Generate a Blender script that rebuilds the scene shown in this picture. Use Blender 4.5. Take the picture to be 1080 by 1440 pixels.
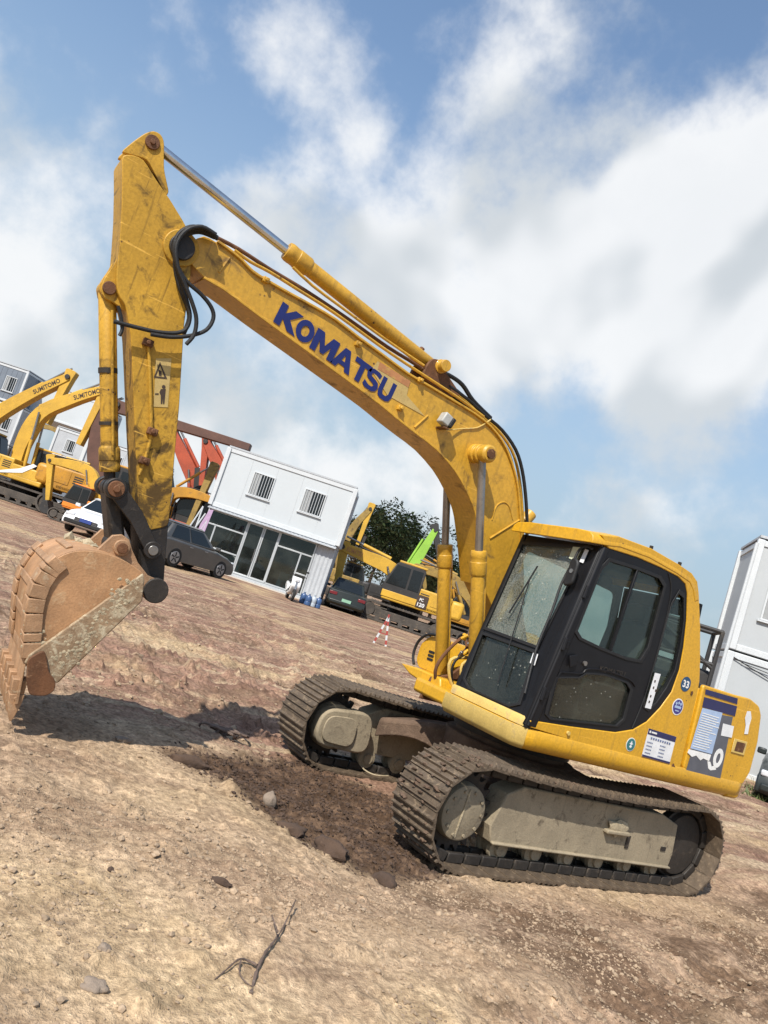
import bpy, bmesh, math, random
import numpy as np
from mathutils import Vector, Matrix
random.seed(7)
S = bpy.context.scene
C = S.collection
for o in list(bpy.data.objects):
    bpy.data.objects.remove(o)
PI = math.pi

# ------------------------------------------------------------------ camera
cam = bpy.data.cameras.new('camera')
cam.sensor_fit = 'HORIZONTAL'; cam.sensor_width = 36.0
cam.lens = 36.3181
cam.clip_start = 0.05; cam.clip_end = 3000
co = bpy.data.objects.new('camera', cam); C.objects.link(co)
_r, _u, _f = Vector((-0.80429, 0.50563, 0.31217)), Vector((0.31938, -0.07517, 0.94464)), Vector((-0.50111, -0.85947, 0.10104))
co.matrix_world = Matrix(((_r.x, _u.x, -_f.x, 5.3143), (_r.y, _u.y, -_f.y, 5.5237), (_r.z, _u.z, -_f.z, 1.7075), (0, 0, 0, 1)))
S.camera = co

# ------------------------------------------------------------------ light
SUN = Vector((0.80, 0.53, 1.0)).normalized()
sl = bpy.data.lights.new('sun', 'SUN'); sl.energy = 5.0; sl.angle = math.radians(0.53); sl.color = (1.0, 0.95, 0.87)
so = bpy.data.objects.new('sun', sl); C.objects.link(so)
so.rotation_euler = (-SUN).to_track_quat('-Z', 'Y').to_euler(); so.location = (6, 4, 30)
S.view_settings.view_transform = 'Standard'; S.view_settings.look = 'None'
S.view_settings.exposure = 0.3; S.view_settings.gamma = 1.0; S.view_settings.use_curve_mapping = False

W = bpy.data.worlds.new('World'); S.world = W; W.use_nodes = True
def N(nt, t, **kw):
    n = nt.nodes.new(t)
    for k, v in kw.items():
        if k == 'ins':
            for a, b in v.items(): n.inputs[a].default_value = b
        else: setattr(n, k, v)
    return n
def L(nt, a, b): nt.links.new(a, b)
def M(nt, op, a, b=None, c=None, clamp=False):
    n = nt.nodes.new('ShaderNodeMath'); n.operation = op; n.use_clamp = clamp
    for i, x in enumerate((a, b, c)):
        if x is None: continue
        if isinstance(x, (int, float)): n.inputs[i].default_value = x
        else: L(nt, x, n.inputs[i])
    return n.outputs[0]
def VM(nt, op, a, b=None):
    n = nt.nodes.new('ShaderNodeVectorMath'); n.operation = op
    for i, x in enumerate((a, b)):
        if x is None: continue
        if isinstance(x, (tuple, Vector)): n.inputs[i].default_value = x
        else: L(nt, x, n.inputs[i])
    return n
def MIXC(nt, fac, a, b, blend='MIX'):
    n = nt.nodes.new('ShaderNodeMix'); n.data_type = 'RGBA'; n.blend_type = blend
    for s, x in ((0, fac), (6, a), (7, b)):
        if isinstance(x, (int, float)): n.inputs[s].default_value = x
        elif isinstance(x, tuple): n.inputs[s].default_value = (*x[:3], 1)
        else: L(nt, x, n.inputs[s])
    return n.outputs[2]
def RAMP(nt, fac, lo, hi, smooth=True):
    if lo > hi: return M(nt, 'SUBTRACT', 1.0, RAMP(nt, fac, hi, lo, smooth))
    n = nt.nodes.new('ShaderNodeMapRange'); n.interpolation_type = 'SMOOTHSTEP' if smooth else 'LINEAR'
    L(nt, fac, n.inputs[0]); n.inputs[1].default_value = lo; n.inputs[2].default_value = hi
    return n.outputs[0]
def NOISE(nt, vec, scale, detail=5, rough=0.55, dist=0.0):
    n = N(nt, 'ShaderNodeTexNoise', ins={'Scale': scale, 'Detail': detail, 'Roughness': rough, 'Distortion': dist})
    if vec is not None: L(nt, vec, n.inputs['Vector'])
    return n.outputs[0]

def make_sky():
    nt = W.node_tree; nt.nodes.clear()
    out = N(nt, 'ShaderNodeOutputWorld'); bg = N(nt, 'ShaderNodeBackground', ins={'Strength': 0.10})
    L(nt, bg.outputs[0], out.inputs[0])
    sky = N(nt, 'ShaderNodeTexSky', sky_type='NISHITA', sun_disc=False)
    sky.sun_elevation = math.asin(SUN.z); sky.sun_rotation = math.atan2(SUN.x, SUN.y)
    sky.air_density = 1.1; sky.dust_density = 0.6; sky.ozone_density = 2.2
    tc = N(nt, 'ShaderNodeTexCoord'); d = VM(nt, 'NORMALIZE', tc.outputs['Generated']).outputs[0]
    # cloud banks: (direction, sharpness, weight)
    blobs = [((-0.643, -0.604, 0.471), 45, 0.52), ((-0.529, -0.732, 0.43), 70, 0.48), ((-0.649, -0.519, 0.556), 110, 0.52), ((-0.598, -0.58, 0.554), 260, 0.4), ((-0.401, -0.835, 0.376), 70, 0.38), ((-0.283, -0.884, 0.372), 150, 0.34), ((-0.498, -0.809, 0.313), 90, 0.32), ((-0.398, -0.886, 0.236), 22, 0.21), ((-0.082, -0.966, 0.247), 40, 0.2), ((-0.706, -0.625, 0.333), 60, 0.22), ((-0.193, -0.815, 0.547), 200, 0.22), ((-0.273, -0.815, 0.511), 380, 0.24), ((-0.092, -0.846, 0.526), 300, 0.12), ((-0.403, -0.72, 0.565), 260, 0.26), ((-0.3, -0.732, 0.611), 300, 0.12), ((-0.5, -0.648, 0.575), 500, 0.18), ((0.018, -0.946, 0.325), 220, 0.1), ((-0.056, -0.955, 0.293), 180, 0.12), ((-0.054, -0.983, 0.173), 70, 0.22), ((-0.297, -0.942, 0.158), 90, 0.32), ((-0.435, -0.889, 0.144), 160, 0.3), ((-0.528, -0.837, 0.141), 220, 0.34), ((-0.735, -0.656, 0.173), 130, 0.3), ((-0.801, -0.547, 0.245), 180, 0.2)]
    acc = None
    wob = N(nt, 'ShaderNodeTexNoise', ins={'Scale': 6.0, 'Detail': 5.0, 'Roughness': 0.6}); L(nt, d, wob.inputs['Vector'])
    wv = VM(nt, 'SUBTRACT', wob.outputs[1], (0.5, 0.5, 0.5)).outputs[0]
    wsc = VM(nt, 'SCALE', wv); wsc.inputs[3].default_value = 0.22
    dd = VM(nt, 'NORMALIZE', VM(nt, 'ADD', d, wsc.outputs[0]).outputs[0]).outputs[0]
    for bd, k, w in blobs:
        dot = VM(nt, 'DOT_PRODUCT', dd, bd).outputs['Value']
        e = M(nt, 'POWER', 2.718, M(nt, 'MULTIPLY', M(nt, 'SUBTRACT', dot, 1.0), float(k)))
        e = M(nt, 'MULTIPLY', e, w); acc = e if acc is None else M(nt, 'SMOOTH_MAX', acc, e, 0.08)
    def field(vec):
        a = NOISE(nt, vec, 3.4, 6, 0.56, 0.2)
        b = NOISE(nt, vec, 10.0, 8, 0.62, 0.0)
        return M(nt, 'MULTIPLY_ADD', b, 0.42, M(nt, 'MULTIPLY', a, 0.60))
    f0 = field(d)
    up = VM(nt, 'NORMALIZE', VM(nt, 'ADD', d, tuple(SUN * 0.05 + Vector((0, 0, 0.06)))).outputs[0]).outputs[0]
    g0 = NOISE(nt, d, 3.4, 3, 0.5, 0.2); g1 = NOISE(nt, up, 3.4, 3, 0.5, 0.2)
    cov = M(nt, 'ADD', f0, acc)
    alpha = RAMP(nt, cov, 0.58, 0.86)
    lit = RAMP(nt, M(nt, 'SUBTRACT', g0, g1), -0.10, 0.06)
    thick = RAMP(nt, cov, 0.78, 1.12)
    shade = M(nt, 'MULTIPLY_ADD', M(nt, 'SUBTRACT', 1.0, lit), 0.66, M(nt, 'MULTIPLY', thick, 0.12))
    ccol = MIXC(nt, shade, (7.8, 7.9, 8.0), (4.4, 4.85, 5.2))
    sz = N(nt, 'ShaderNodeSeparateXYZ'); L(nt, d, sz.inputs[0])
    hz = RAMP(nt, sz.outputs[2], 0.62, 0.02)
    skyc = MIXC(nt, M(nt, 'MULTIPLY', hz, 0.92), MIXC(nt, 1.0, sky.outputs[0], (1.70, 1.68, 1.60), 'MULTIPLY'), (3.1, 3.95, 4.7))
    fin = MIXC(nt, M(nt, 'MULTIPLY', alpha, 0.94), skyc, ccol)
    L(nt, fin, bg.inputs[0])
make_sky()

# ------------------------------------------------------------------ materials
MATS = {}
def newmat(name):
    m = bpy.data.materials.new(name); m.use_nodes = True; MATS[name] = m
    nt = m.node_tree; p = nt.nodes['Principled BSDF']
    return m, nt, p
def grimy(name, base, rough=0.5, metal=0.0, vary=0.75, dirt=(0.18, 0.13, 0.08), amt=0.3, scale=3.0, bump=0.15, streak=0.0, dirt2=None, amt2=0.0, spec=0.5, zdirt=None, coat=0.0, fine=1.0, scratch=0.0):
    m, nt, p = newmat(name)
    tc = N(nt, 'ShaderNodeTexCoord'); v = tc.outputs['Object']
    n1 = NOISE(nt, v, scale, 7, 0.6); n2 = NOISE(nt, v, scale * 2.7, 9, 0.68, 0.6); nf = NOISE(nt, v, scale * 22, 4, 0.6)
    c = MIXC(nt, RAMP(nt, n1, 0.3, 0.7), base, tuple(b * vary for b in base))
    mask = RAMP(nt, n2, 0.70 - 0.38 * amt, 0.82 - 0.24 * amt)
    if zdirt:
        sz = N(nt, 'ShaderNodeSeparateXYZ'); L(nt, v, sz.inputs[0])
        zz = RAMP(nt, M(nt, 'MULTIPLY_ADD', M(nt, 'SUBTRACT', n2, 0.5), zdirt[2], sz.outputs[2]), zdirt[1], zdirt[0])
        mask = M(nt, 'MAXIMUM', mask, zz)
    c = MIXC(nt, M(nt, 'MULTIPLY', mask, min(1, 0.45 + amt)), c, dirt)
    if streak:
        mp = N(nt, 'ShaderNodeMapping'); mp.inputs['Scale'].default_value = (9, 9, 0.7); L(nt, v, mp.inputs[0])
        ns = NOISE(nt, mp.outputs[0], 2.4, 6, 0.6)
        c = MIXC(nt, M(nt, 'MULTIPLY', RAMP(nt, ns, 0.56, 0.72), streak), c, dirt)
    if scratch:
        for rot, sc in ((0.5, (2.5, 2.5, 60)), (-0.9, (70, 3, 3))):
            mp = N(nt, 'ShaderNodeMapping'); mp.inputs['Scale'].default_value = sc; mp.inputs['Rotation'].default_value = (0.2, rot, 0.1); L(nt, v, mp.inputs[0])
            ns = NOISE(nt, mp.outputs[0], 1.0, 3, 0.5)
            c = MIXC(nt, M(nt, 'MULTIPLY', RAMP(nt, ns, 0.66, 0.72), scratch), c, tuple(min(1, b_ * 1.5 + 0.05) for b_ in base) if rot > 0 else dirt)
        vo = N(nt, 'ShaderNodeTexVoronoi', ins={'Scale': scale * 9}); L(nt, v, vo.inputs['Vector'])
        chip = M(nt, 'MULTIPLY', RAMP(nt, vo.outputs['Distance'], 0.16, 0.10), RAMP(nt, n1, 0.55, 0.62))
        c = MIXC(nt, chip, c, (0.06, 0.03, 0.018))
    if dirt2:
        n3 = NOISE(nt, v, scale * 1.3, 10, 0.72, 1.2)
        c = MIXC(nt, RAMP(nt, n3, 0.74 - 0.36 * amt2, 0.80 - 0.28 * amt2), c, dirt2)
    c = MIXC(nt, 1.0, c, MIXC(nt, RAMP(nt, nf, 0.3, 0.7), (1 - 0.12 * fine,) * 3, (1 + 0.08 * fine,) * 3), 'MULTIPLY')
    L(nt, c, p.inputs['Base Color'])
    L(nt, M(nt, 'ADD', M(nt, 'MULTIPLY', mask, 0.3), M(nt, 'MULTIPLY_ADD', n1, 0.25, rough - 0.12), clamp=True), p.inputs['Roughness'])
    p.inputs['Metallic'].default_value = metal
    p.inputs['Specular IOR Level'].default_value = spec
    p.inputs['Coat Weight'].default_value = coat
    if bump:
        b = N(nt, 'ShaderNodeBump', ins={'Strength': bump, 'Distance': 0.02})
        L(nt, M(nt, 'MULTIPLY_ADD', nf, 0.4, n2), b.inputs['Height']); L(nt, b.outputs[0], p.inputs['Normal'])
    return m
def flat(name, base, rough=0.5, metal=0.0, vary=0.85, scale=8.0, bump=0.0):
    return grimy(name, base, rough, metal, vary, tuple(b * 0.7 for b in base), 0.1, scale, bump)
def glass(name, tint, rough=0.04, dust=0.08, spots=0.0, dustcol=(0.42, 0.42, 0.36)):
    m, nt, p = newmat(name)
    out = nt.nodes['Material Output']; nt.nodes.remove(p)
    tr = N(nt, 'ShaderNodeBsdfTransparent', ins={0: (*tint, 1)}); gl = N(nt, 'ShaderNodeBsdfGlossy', ins={'Roughness': rough})
    gl.inputs[0].default_value = (0.9, 0.95, 0.95, 1)
    lw = N(nt, 'ShaderNodeLayerWeight', ins={'Blend': 0.5})
    mx = N(nt, 'ShaderNodeMixShader'); L(nt, M(nt, 'MULTIPLY_ADD', M(nt, 'POWER', lw.outputs['Facing'], 5.0), 0.9, 0.045, clamp=True), mx.inputs[0]); L(nt, tr.outputs[0], mx.inputs[1]); L(nt, gl.outputs[0], mx.inputs[2])
    tc = N(nt, 'ShaderNodeTexCoord'); v = tc.outputs['Object']
    df = N(nt, 'ShaderNodeBsdfDiffuse'); df.inputs[0].default_value = (*dustcol, 1)
    n = NOISE(nt, v, 1.6, 3, 0.5); n9 = NOISE(nt, v, 90, 3, 0.6)
    k = M(nt, 'MULTIPLY', M(nt, 'MULTIPLY_ADD', RAMP(nt, n, 0.3, 0.7), 0.7, M(nt, 'MULTIPLY', RAMP(nt, n9, 0.35, 0.65), 0.6)), dust)
    if spots:
        vo = N(nt, 'ShaderNodeTexVoronoi', ins={'Scale': 26.0}); L(nt, v, vo.inputs['Vector'])
        n2 = NOISE(nt, v, 7, 4)
        sp = M(nt, 'MULTIPLY', RAMP(nt, vo.outputs['Distance'], 0.22, 0.12), RAMP(nt, n2, 0.50, 0.58))
        k = M(nt, 'MAXIMUM', k, M(nt, 'MULTIPLY', sp, spots))
    m2 = N(nt, 'ShaderNodeMixShader'); L(nt, k, m2.inputs[0]); L(nt, mx.outputs[0], m2.inputs[1]); L(nt, df.outputs[0], m2.inputs[2])
    L(nt, m2.outputs[0], out.inputs[0])
    return m
YEL = (0.60, 0.322, 0.016)
RUST = (0.15, 0.062, 0.024)
grimy('yellow', YEL, 0.42, 0, 0.90, (0.20, 0.12, 0.04), 0.22, 2.2, 0.05, 0.3, (0.12, 0.06, 0.03), 0.05, coat=0.15, scratch=0.30)
grimy('yellow_boom', (0.56, 0.312, 0.030), 0.44, 0, 0.84, (0.11, 0.064, 0.025), 0.40, 1.5, 0.08, 0.30, (0.10, 0.05, 0.025), 0.16, coat=0.1, scratch=0.4)
grimy('yellow_arm', (0.53, 0.30, 0.035), 0.5, 0, 0.74, (0.040, 0.024, 0.012), 0.44, 2.2, 0.14, 0.55, (0.022, 0.014, 0.009), 0.30, zdirt=(1.55, 2.45, 5.0), scratch=0.5, spec=0.3)
grimy('yellow_pale', (0.62, 0.44, 0.13), 0.6, 0, 0.8, (0.36, 0.27, 0.15), 0.4, 4.0, 0.08, 0.2, (0.2, 0.1, 0.04), 0.1)
grimy('tip_steel', (0.030, 0.025, 0.022), 0.5, 0.2, 0.6, (0.10, 0.075, 0.05), 0.35, 6, 0.25)
grimy('rust', RUST, 0.75, 0.1, 0.55, (0.30, 0.17, 0.09), 0.4, 5, 0.3)
grimy('bucket', (0.46, 0.25, 0.118), 0.62, 0.0, 0.6, (0.50, 0.36, 0.21), 0.42, 3.0, 0.25, 0.15, (0.22, 0.075, 0.022), 0.36)
grimy('bucket_mud', (0.46, 0.38, 0.25), 0.85, 0, 0.7, (0.30, 0.22, 0.14), 0.45, 9, 0.6)
grimy('bucket_strip', (0.30, 0.20, 0.115), 0.7, 0.1, 0.7, (0.50, 0.43, 0.30), 0.62, 4.5, 0.4)
grimy('wear_steel', (0.42, 0.245, 0.13), 0.6, 0.1, 0.65, (0.45, 0.36, 0.24), 0.4, 6, 0.3)
grimy('chrome_rod', (0.62, 0.62, 0.62), 0.18, 0.95, 0.8, (0.25, 0.22, 0.2), 0.12, 8, 0.02)
grimy('dull_rod', (0.34, 0.32, 0.30), 0.32, 0.8, 0.7, (0.18, 0.13, 0.09), 0.3, 8, 0.05)
grimy('black_frame', (0.008, 0.008, 0.010), 0.48, 0, 0.8, (0.07, 0.063, 0.055), 0.14, 5, 0.04, 0.06, spec=0.28)
grimy('rubber', (0.009, 0.009, 0.010), 0.6, 0, 0.7, (0.06, 0.05, 0.04), 0.3, 12, 0.2)
grimy('track_steel', (0.135, 0.098, 0.065), 0.58, 0.15, 0.6, (0.25, 0.185, 0.12), 0.5, 7, 0.5, 0, (0.05, 0.036, 0.027), 0.3)
grimy('track_frame', (0.33, 0.27, 0.18), 0.85, 0, 0.75, (0.10, 0.075, 0.05), 0.42, 3.5, 0.35, 0.25)
grimy('dark_steel', (0.045, 0.038, 0.032), 0.6, 0.3, 0.6, (0.12, 0.09, 0.065), 0.4, 5, 0.25)
grimy('mud', (0.155, 0.10, 0.066), 0.95, 0, 0.6, (0.24, 0.17, 0.11), 0.4, 6, 0.8)
grimy('blue_letter', (0.010, 0.018, 0.13), 0.4, 0, 0.8, (0.05, 0.05, 0.09), 0.22, 6, 0.03)
flat('navy', (0.02, 0.022, 0.09), 0.45)
flat('grey_decal', (0.10, 0.105, 0.125), 0.5)
flat('paper', (0.74, 0.75, 0.76), 0.6); flat('paper_blue', (0.36, 0.47, 0.66), 0.55); flat('paper_line', (0.12, 0.16, 0.30), 0.6)
flat('lamp_body', (0.38, 0.38, 0.36), 0.5); flat('teal', (0.03, 0.16, 0.17), 0.5); flat('sticker_blue', (0.015, 0.07, 0.16), 0.5); flat('violet', (0.05, 0.04, 0.22), 0.5)
flat('white_mark', (0.78, 0.78, 0.76), 0.5); flat('seat', (0.075, 0.078, 0.08), 0.85); flat('cream', (0.55, 0.58, 0.42), 0.6)
grimy('worn_paper', (0.50, 0.36, 0.13), 0.6, 0, 0.85, (0.30, 0.18, 0.06), 0.35, 9, 0.0)
flat('ink', (0.05, 0.03, 0.02), 0.7); grimy('faded_red', (0.45, 0.20, 0.08), 0.6, 0, 0.8, (0.45, 0.28, 0.08), 0.5, 9, 0.0)
glass('cab_glass', (0.74, 0.80, 0.77), 0.01, 0.03)
glass('windshield_glass', (0.72, 0.77, 0.73), 0.01, 0.42, 0.85)
glass('low_glass', (0.50, 0.54, 0.51), 0.03, 0.07, 0.4)

# ------------------------------------------------------------------ mesh helpers
def V3(p): return Vector(p)
class MB:
    def __init__(s): s.v, s.f, s.m, s.k = [], [], [], 0
    def add(s, vs, fs):
        o = len(s.v); s.v += [tuple(x) for x in vs]; s.f += [tuple(i + o for i in f) for f in fs]; s.m += [s.k] * len(fs)
        return s
    def box(s, c, d, R=None):
        c = Vector(c); h = [x / 2 for x in d]; vs = []
        for a in (-1, 1):
            for b in (-1, 1):
                for e in (-1, 1):
                    q = Vector((a * h[0], b * h[1], e * h[2])); vs.append(c + (R @ q if R else q))
        return s.add(vs, [(0, 1, 3, 2), (4, 6, 7, 5), (0, 4, 5, 1), (2, 3, 7, 6), (0, 2, 6, 4), (1, 5, 7, 3)])
    def span(s, a, b): return s.box([(x + y) / 2 for x, y in zip(a, b)], [abs(y - x) for x, y in zip(a, b)])
    def bar(s, a, b, w, h, up=(0, 0, 1)):
        a, b = Vector(a), Vector(b); x = (b - a); l = x.length; x.normalize(); u = Vector(up)
        y = u.cross(x)
        if y.length < 1e-4: y = Vector((0, 1, 0)).cross(x)
        y.normalize(); z = x.cross(y)
        return s.box((a + b) / 2, (l, w, h), Matrix((x, y, z)).transposed())
    def cyl(s, a, b, r, r2=None, n=16, cap=True):
        a, b = Vector(a), Vector(b); r2 = r if r2 is None else r2; x = (b - a).normalized()
        y = x.orthogonal().normalized(); z = x.cross(y); vs = []
        for p, q in ((a, r), (b, r2)):
            for i in range(n):
                t = 2 * PI * i / n; vs.append(p + y * (q * math.cos(t)) + z * (q * math.sin(t)))
        fs = [(i, (i + 1) % n, n + (i + 1) % n, n + i) for i in range(n)]
        if cap: fs += [tuple(range(n - 1, -1, -1)), tuple(range(n, 2 * n))]
        return s.add(vs, fs)
    def lathe(s, a, b, prof, n=20):
        a, b = Vector(a), Vector(b); x = (b - a); y = x.orthogonal().normalized(); z = x.normalized().cross(y); vs, fs = [], []
        for t, r in prof:
            for i in range(n):
                g = 2 * PI * i / n; vs.append(a + x * t + y * (r * math.cos(g)) + z * (r * math.sin(g)))
        for j in range(len(prof) - 1):
            fs += [(j * n + i, j * n + (i + 1) % n, (j + 1) * n + (i + 1) % n, (j + 1) * n + i) for i in range(n)]
        fs += [tuple(range(n - 1, -1, -1)), tuple(range((len(prof) - 1) * n, len(prof) * n))]
        return s.add(vs, fs)
    def tube(s, pts, r, n=8, sm=3):
        P = [Vector(p) for p in pts]
        if sm and len(P) > 2:
            Q = []
            for i in range(len(P) - 1):
                p0, p1, p2, p3 = P[max(i - 1, 0)], P[i], P[i + 1], P[min(i + 2, len(P) - 1)]
                for k in range(sm):
                    t = k / sm
                    Q.append(0.5 * ((2 * p1) + (p2 - p0) * t + (2 * p0 - 5 * p1 + 4 * p2 - p3) * t * t + (3 * p1 - p0 - 3 * p2 + p3) * t ** 3))
            P = Q + [P[-1]]
        vs, fs = [], []; y = None
        for i, p in enumerate(P):
            x = (P[min(i + 1, len(P) - 1)] - P[max(i - 1, 0)]).normalized()
            y = x.orthogonal().normalized() if y is None else (y - x * y.dot(x)).normalized()
            z = x.cross(y); rr = r(i / (len(P) - 1)) if callable(r) else r
            for k in range(n):
                t = 2 * PI * k / n; vs.append(p + y * (rr * math.cos(t)) + z * (rr * math.sin(t)))
        for i in range(len(P) - 1):
            fs += [(i * n + k, i * n + (k + 1) % n, (i + 1) * n + (k + 1) % n, (i + 1) * n + k) for k in range(n)]
        fs += [tuple(range(n - 1, -1, -1)), tuple(range((len(P) - 1) * n, len(P) * n))]
        return s.add(vs, fs)
    def plate(s, pts, vec):
        P = [Vector(p) for p in pts]; v = Vector(vec); n = len(P)
        return s.add(P + [p + v for p in P], [tuple(range(n)), tuple(range(2 * n - 1, n - 1, -1))] + [(i, i + n, (i + 1) % n + n, (i + 1) % n) for i in range(n)])
    def loft(s, secs, cap=True, closed=True):
        n = len(secs[0]); vs = [p for q in secs for p in q]; fs = []
        for j in range(len(secs) - 1):
            for i in range(n if closed else n - 1): fs.append((j * n + i, j * n + (i + 1) % n, (j + 1) * n + (i + 1) % n, (j + 1) * n + i))
        if cap: fs += [tuple(range(n - 1, -1, -1)), tuple(range((len(secs) - 1) * n, len(secs) * n))]
        return s.add(vs, fs)
    def holed(s, outer, holes, vec):
        bm = bmesh.new(); es = []
        for loop in [outer] + holes:
            vv = [bm.verts.new(p) for p in loop]
            es += [bm.edges.new((vv[i], vv[(i + 1) % len(vv)])) for i in range(len(vv))]
        bmesh.ops.triangle_fill(bm, use_beauty=True, use_dissolve=False, edges=es)
        bm.verts.index_update()
        vs = [v.co.copy() for v in bm.verts]; fs = [tuple(v.index for v in f.verts) for f in bm.faces]
        bnd = [(e.verts[0].index, e.verts[1].index) for e in bm.edges if len(e.link_faces) == 1]; bm.free()
        n = len(vs); v = Vector(vec)
        return s.add(vs + [p + v for p in vs], fs + [tuple(i + n for i in reversed(f)) for f in fs] + [(a, b, b + n, a + n) for a, b in bnd])
    def build(s, name, mats, parent=None, bevel=0.0, smooth=35, seg=2):
        me = bpy.data.meshes.new(name)
        me.from_pydata(s.v, [], s.f); me.polygons.foreach_set('material_index', s.m)
        for m in ([mats] if isinstance(mats, str) else mats): me.materials.append(MATS[m])
        bm = bmesh.new(); bm.from_mesh(me); bmesh.ops.recalc_face_normals(bm, faces=bm.faces); bm.to_mesh(me); bm.free()
        if smooth:
            me.polygons.foreach_set('use_smooth', [True] * len(me.polygons)); me.set_sharp_from_angle(angle=math.radians(smooth))
        o = bpy.data.objects.new(name, me); C.objects.link(o); o.parent = parent
        if bevel:
            b = o.modifiers.new('bevel', 'BEVEL'); b.width = bevel; b.segments = seg; b.limit_method = 'ANGLE'; b.angle_limit = math.radians(40)
        return o
def fillet(pts, r, n=4):
    P = [Vector(p) for p in pts]; out = []
    for i, p in enumerate(P):
        a, b = P[i - 1], P[(i + 1) % len(P)]; u, w = (a - p), (b - p); k = min(r, u.length * 0.48, w.length * 0.48)
        p0, p1 = p + u.normalized() * k, p + w.normalized() * k
        for j in range(n + 1):
            t = j / n; out.append(p0 * (1 - t) ** 2 + p * 2 * t * (1 - t) + p1 * t * t)
    return out
def smoothpoly(pts, n=3):
    P = [Vector(p) for p in pts]; Q = []
    for i in range(len(P) - 1):
        p0, p1, p2, p3 = P[max(i - 1, 0)], P[i], P[i + 1], P[min(i + 2, len(P) - 1)]
        for k in range(n):
            t = k / n
            Q.append(0.5 * ((2 * p1) + (p2 - p0) * t + (2 * p0 - 5 * p1 + 4 * p2 - p3) * t * t + (3 * p1 - p0 - 3 * p2 + p3) * t ** 3))
    return Q + [P[-1]]
def circ(c, r, n=18, y=True, ry=None):
    c = Vector(c); return [c + Vector((r * math.cos(2 * PI * i / n), 0, (ry or r) * math.sin(2 * PI * i / n))) for i in range(n)]
def mapped(pts, O, EX, EY):
    O, EX, EY = Vector(O), Vector(EX), Vector(EY); return [O + EX * a + EY * b for a, b in pts]
def root(name, label, cat, loc=(0, 0, 0), rz=0.0, group=None):
    o = bpy.data.objects.new(name, None); C.objects.link(o); o.location = loc; o.rotation_euler = (0, 0, rz); o.empty_display_size = 0.3
    o['label'] = label; o['category'] = cat
    if group: o['group'] = group
    return o
def tag(o, label, cat, group=None):
    o['label'] = label; o['category'] = cat
    if group: o['group'] = group
    return o
def inst(o, parent, mw=None):
    c = o.copy(); C.objects.link(c); c.parent = parent
    if mw is not None: c.matrix_basis = mw
    return c
def text_mesh(txt, size, bold=0.0, ext=0.001, xs=1.0):
    cu = bpy.data.curves.new('t', 'FONT'); cu.body = txt; cu.size = size; cu.offset = bold; cu.extrude = ext; cu.resolution_u = 3
    to = bpy.data.objects.new('t', cu); C.objects.link(to); dg = bpy.context.evaluated_depsgraph_get(); dg.update()
    me = bpy.data.meshes.new_from_object(to.evaluated_get(dg)); bpy.data.objects.remove(to); bpy.data.curves.remove(cu)
    return me
def put_text(txt, name, O, X, Yv, mat, parent, height=None, width=None, bold=0.02, lift=0.003, slant=0.0):
    """text whose baseline starts at O and runs along X; letters rise along Yv"""
    me = text_mesh(txt, 1.0, bold, 0.0)
    co_ = [v.co for v in me.vertices]; x0 = min(c.x for c in co_); x1 = max(c.x for c in co_); y0 = min(c.y for c in co_); y1 = max(c.y for c in co_)
    O, X, Yv = Vector(O), Vector(X).normalized(), Vector(Yv).normalized(); n = X.cross(Yv).normalized()
    for v in me.vertices:
        s_ = (v.co.x - x0) / (x1 - x0); t_ = (v.co.y - y0) / (y1 - y0)
        v.co = O + X * (s_ * width + slant * t_ * height) + Yv * (t_ * height) + n * lift
    me.materials.clear(); me.materials.append(MATS[mat])
    o = bpy.data.objects.new(name, me); C.objects.link(o); o.parent = parent
    return o

# ------------------------------------------------------------------ ground
def vnoise(x, y, seed=0):
    xi, yi = np.floor(x).astype(np.int64), np.floor(y).astype(np.int64); fx, fy = x - xi, y - yi
    fx, fy = fx * fx * (3 - 2 * fx), fy * fy * (3 - 2 * fy)
    def h(a, b):
        n = (a * 374761393 + b * 668265263 + seed * 974711) & 0x7fffffff; n = ((n ^ (n >> 13)) * 1274126177) & 0x7fffffff
        return ((n ^ (n >> 16)) & 0xffff) / 65535.0
    return (h(xi, yi) * (1 - fx) + h(xi + 1, yi) * fx) * (1 - fy) + (h(xi, yi + 1) * (1 - fx) + h(xi + 1, yi + 1) * fx) * fy
def fbm(x, y, o=4, seed=0, g=0.5):
    s = 0; a = 1; t = 0
    for i in range(o):
        s = s + a * (vnoise(x * 2 ** i + 17.3 * i, y * 2 ** i - 9.1 * i, seed + i) - 0.5); t += a; a *= g
    return s / t
def sst(a, b, x):
    t = np.clip((x - a) / (b - a), 0, 1); return t * t * (3 - 2 * t)
def poly_dist(x, y, pts):
    """signed distance to a polygon (negative inside)"""
    d = np.full(x.shape, 1e9); ins = np.zeros(x.shape, bool); n = len(pts)
    for i in range(n):
        (x0, y0), (x1, y1) = pts[i], pts[(i + 1) % n]; dx, dy = x1 - x0, y1 - y0
        t = np.clip(((x - x0) * dx + (y - y0) * dy) / (dx * dx + dy * dy), 0, 1)
        d = np.minimum(d, np.hypot(x - x0 - t * dx, y - y0 - t * dy))
        c = ((y0 > y) != (y1 > y)) & (x < dx * (y - y0) / (dy if dy else 1e-9) + x0); ins ^= c
    return np.where(ins, -d, d)
CHURN = [(3.15, 0.05), (2.4, -0.45), (1.65, -0.9), (0.9, -0.3), (1.3, 0.7), (1.6, 1.45), (2.15, 1.6), (2.6, 1.1), (2.85, 0.75)]
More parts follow.
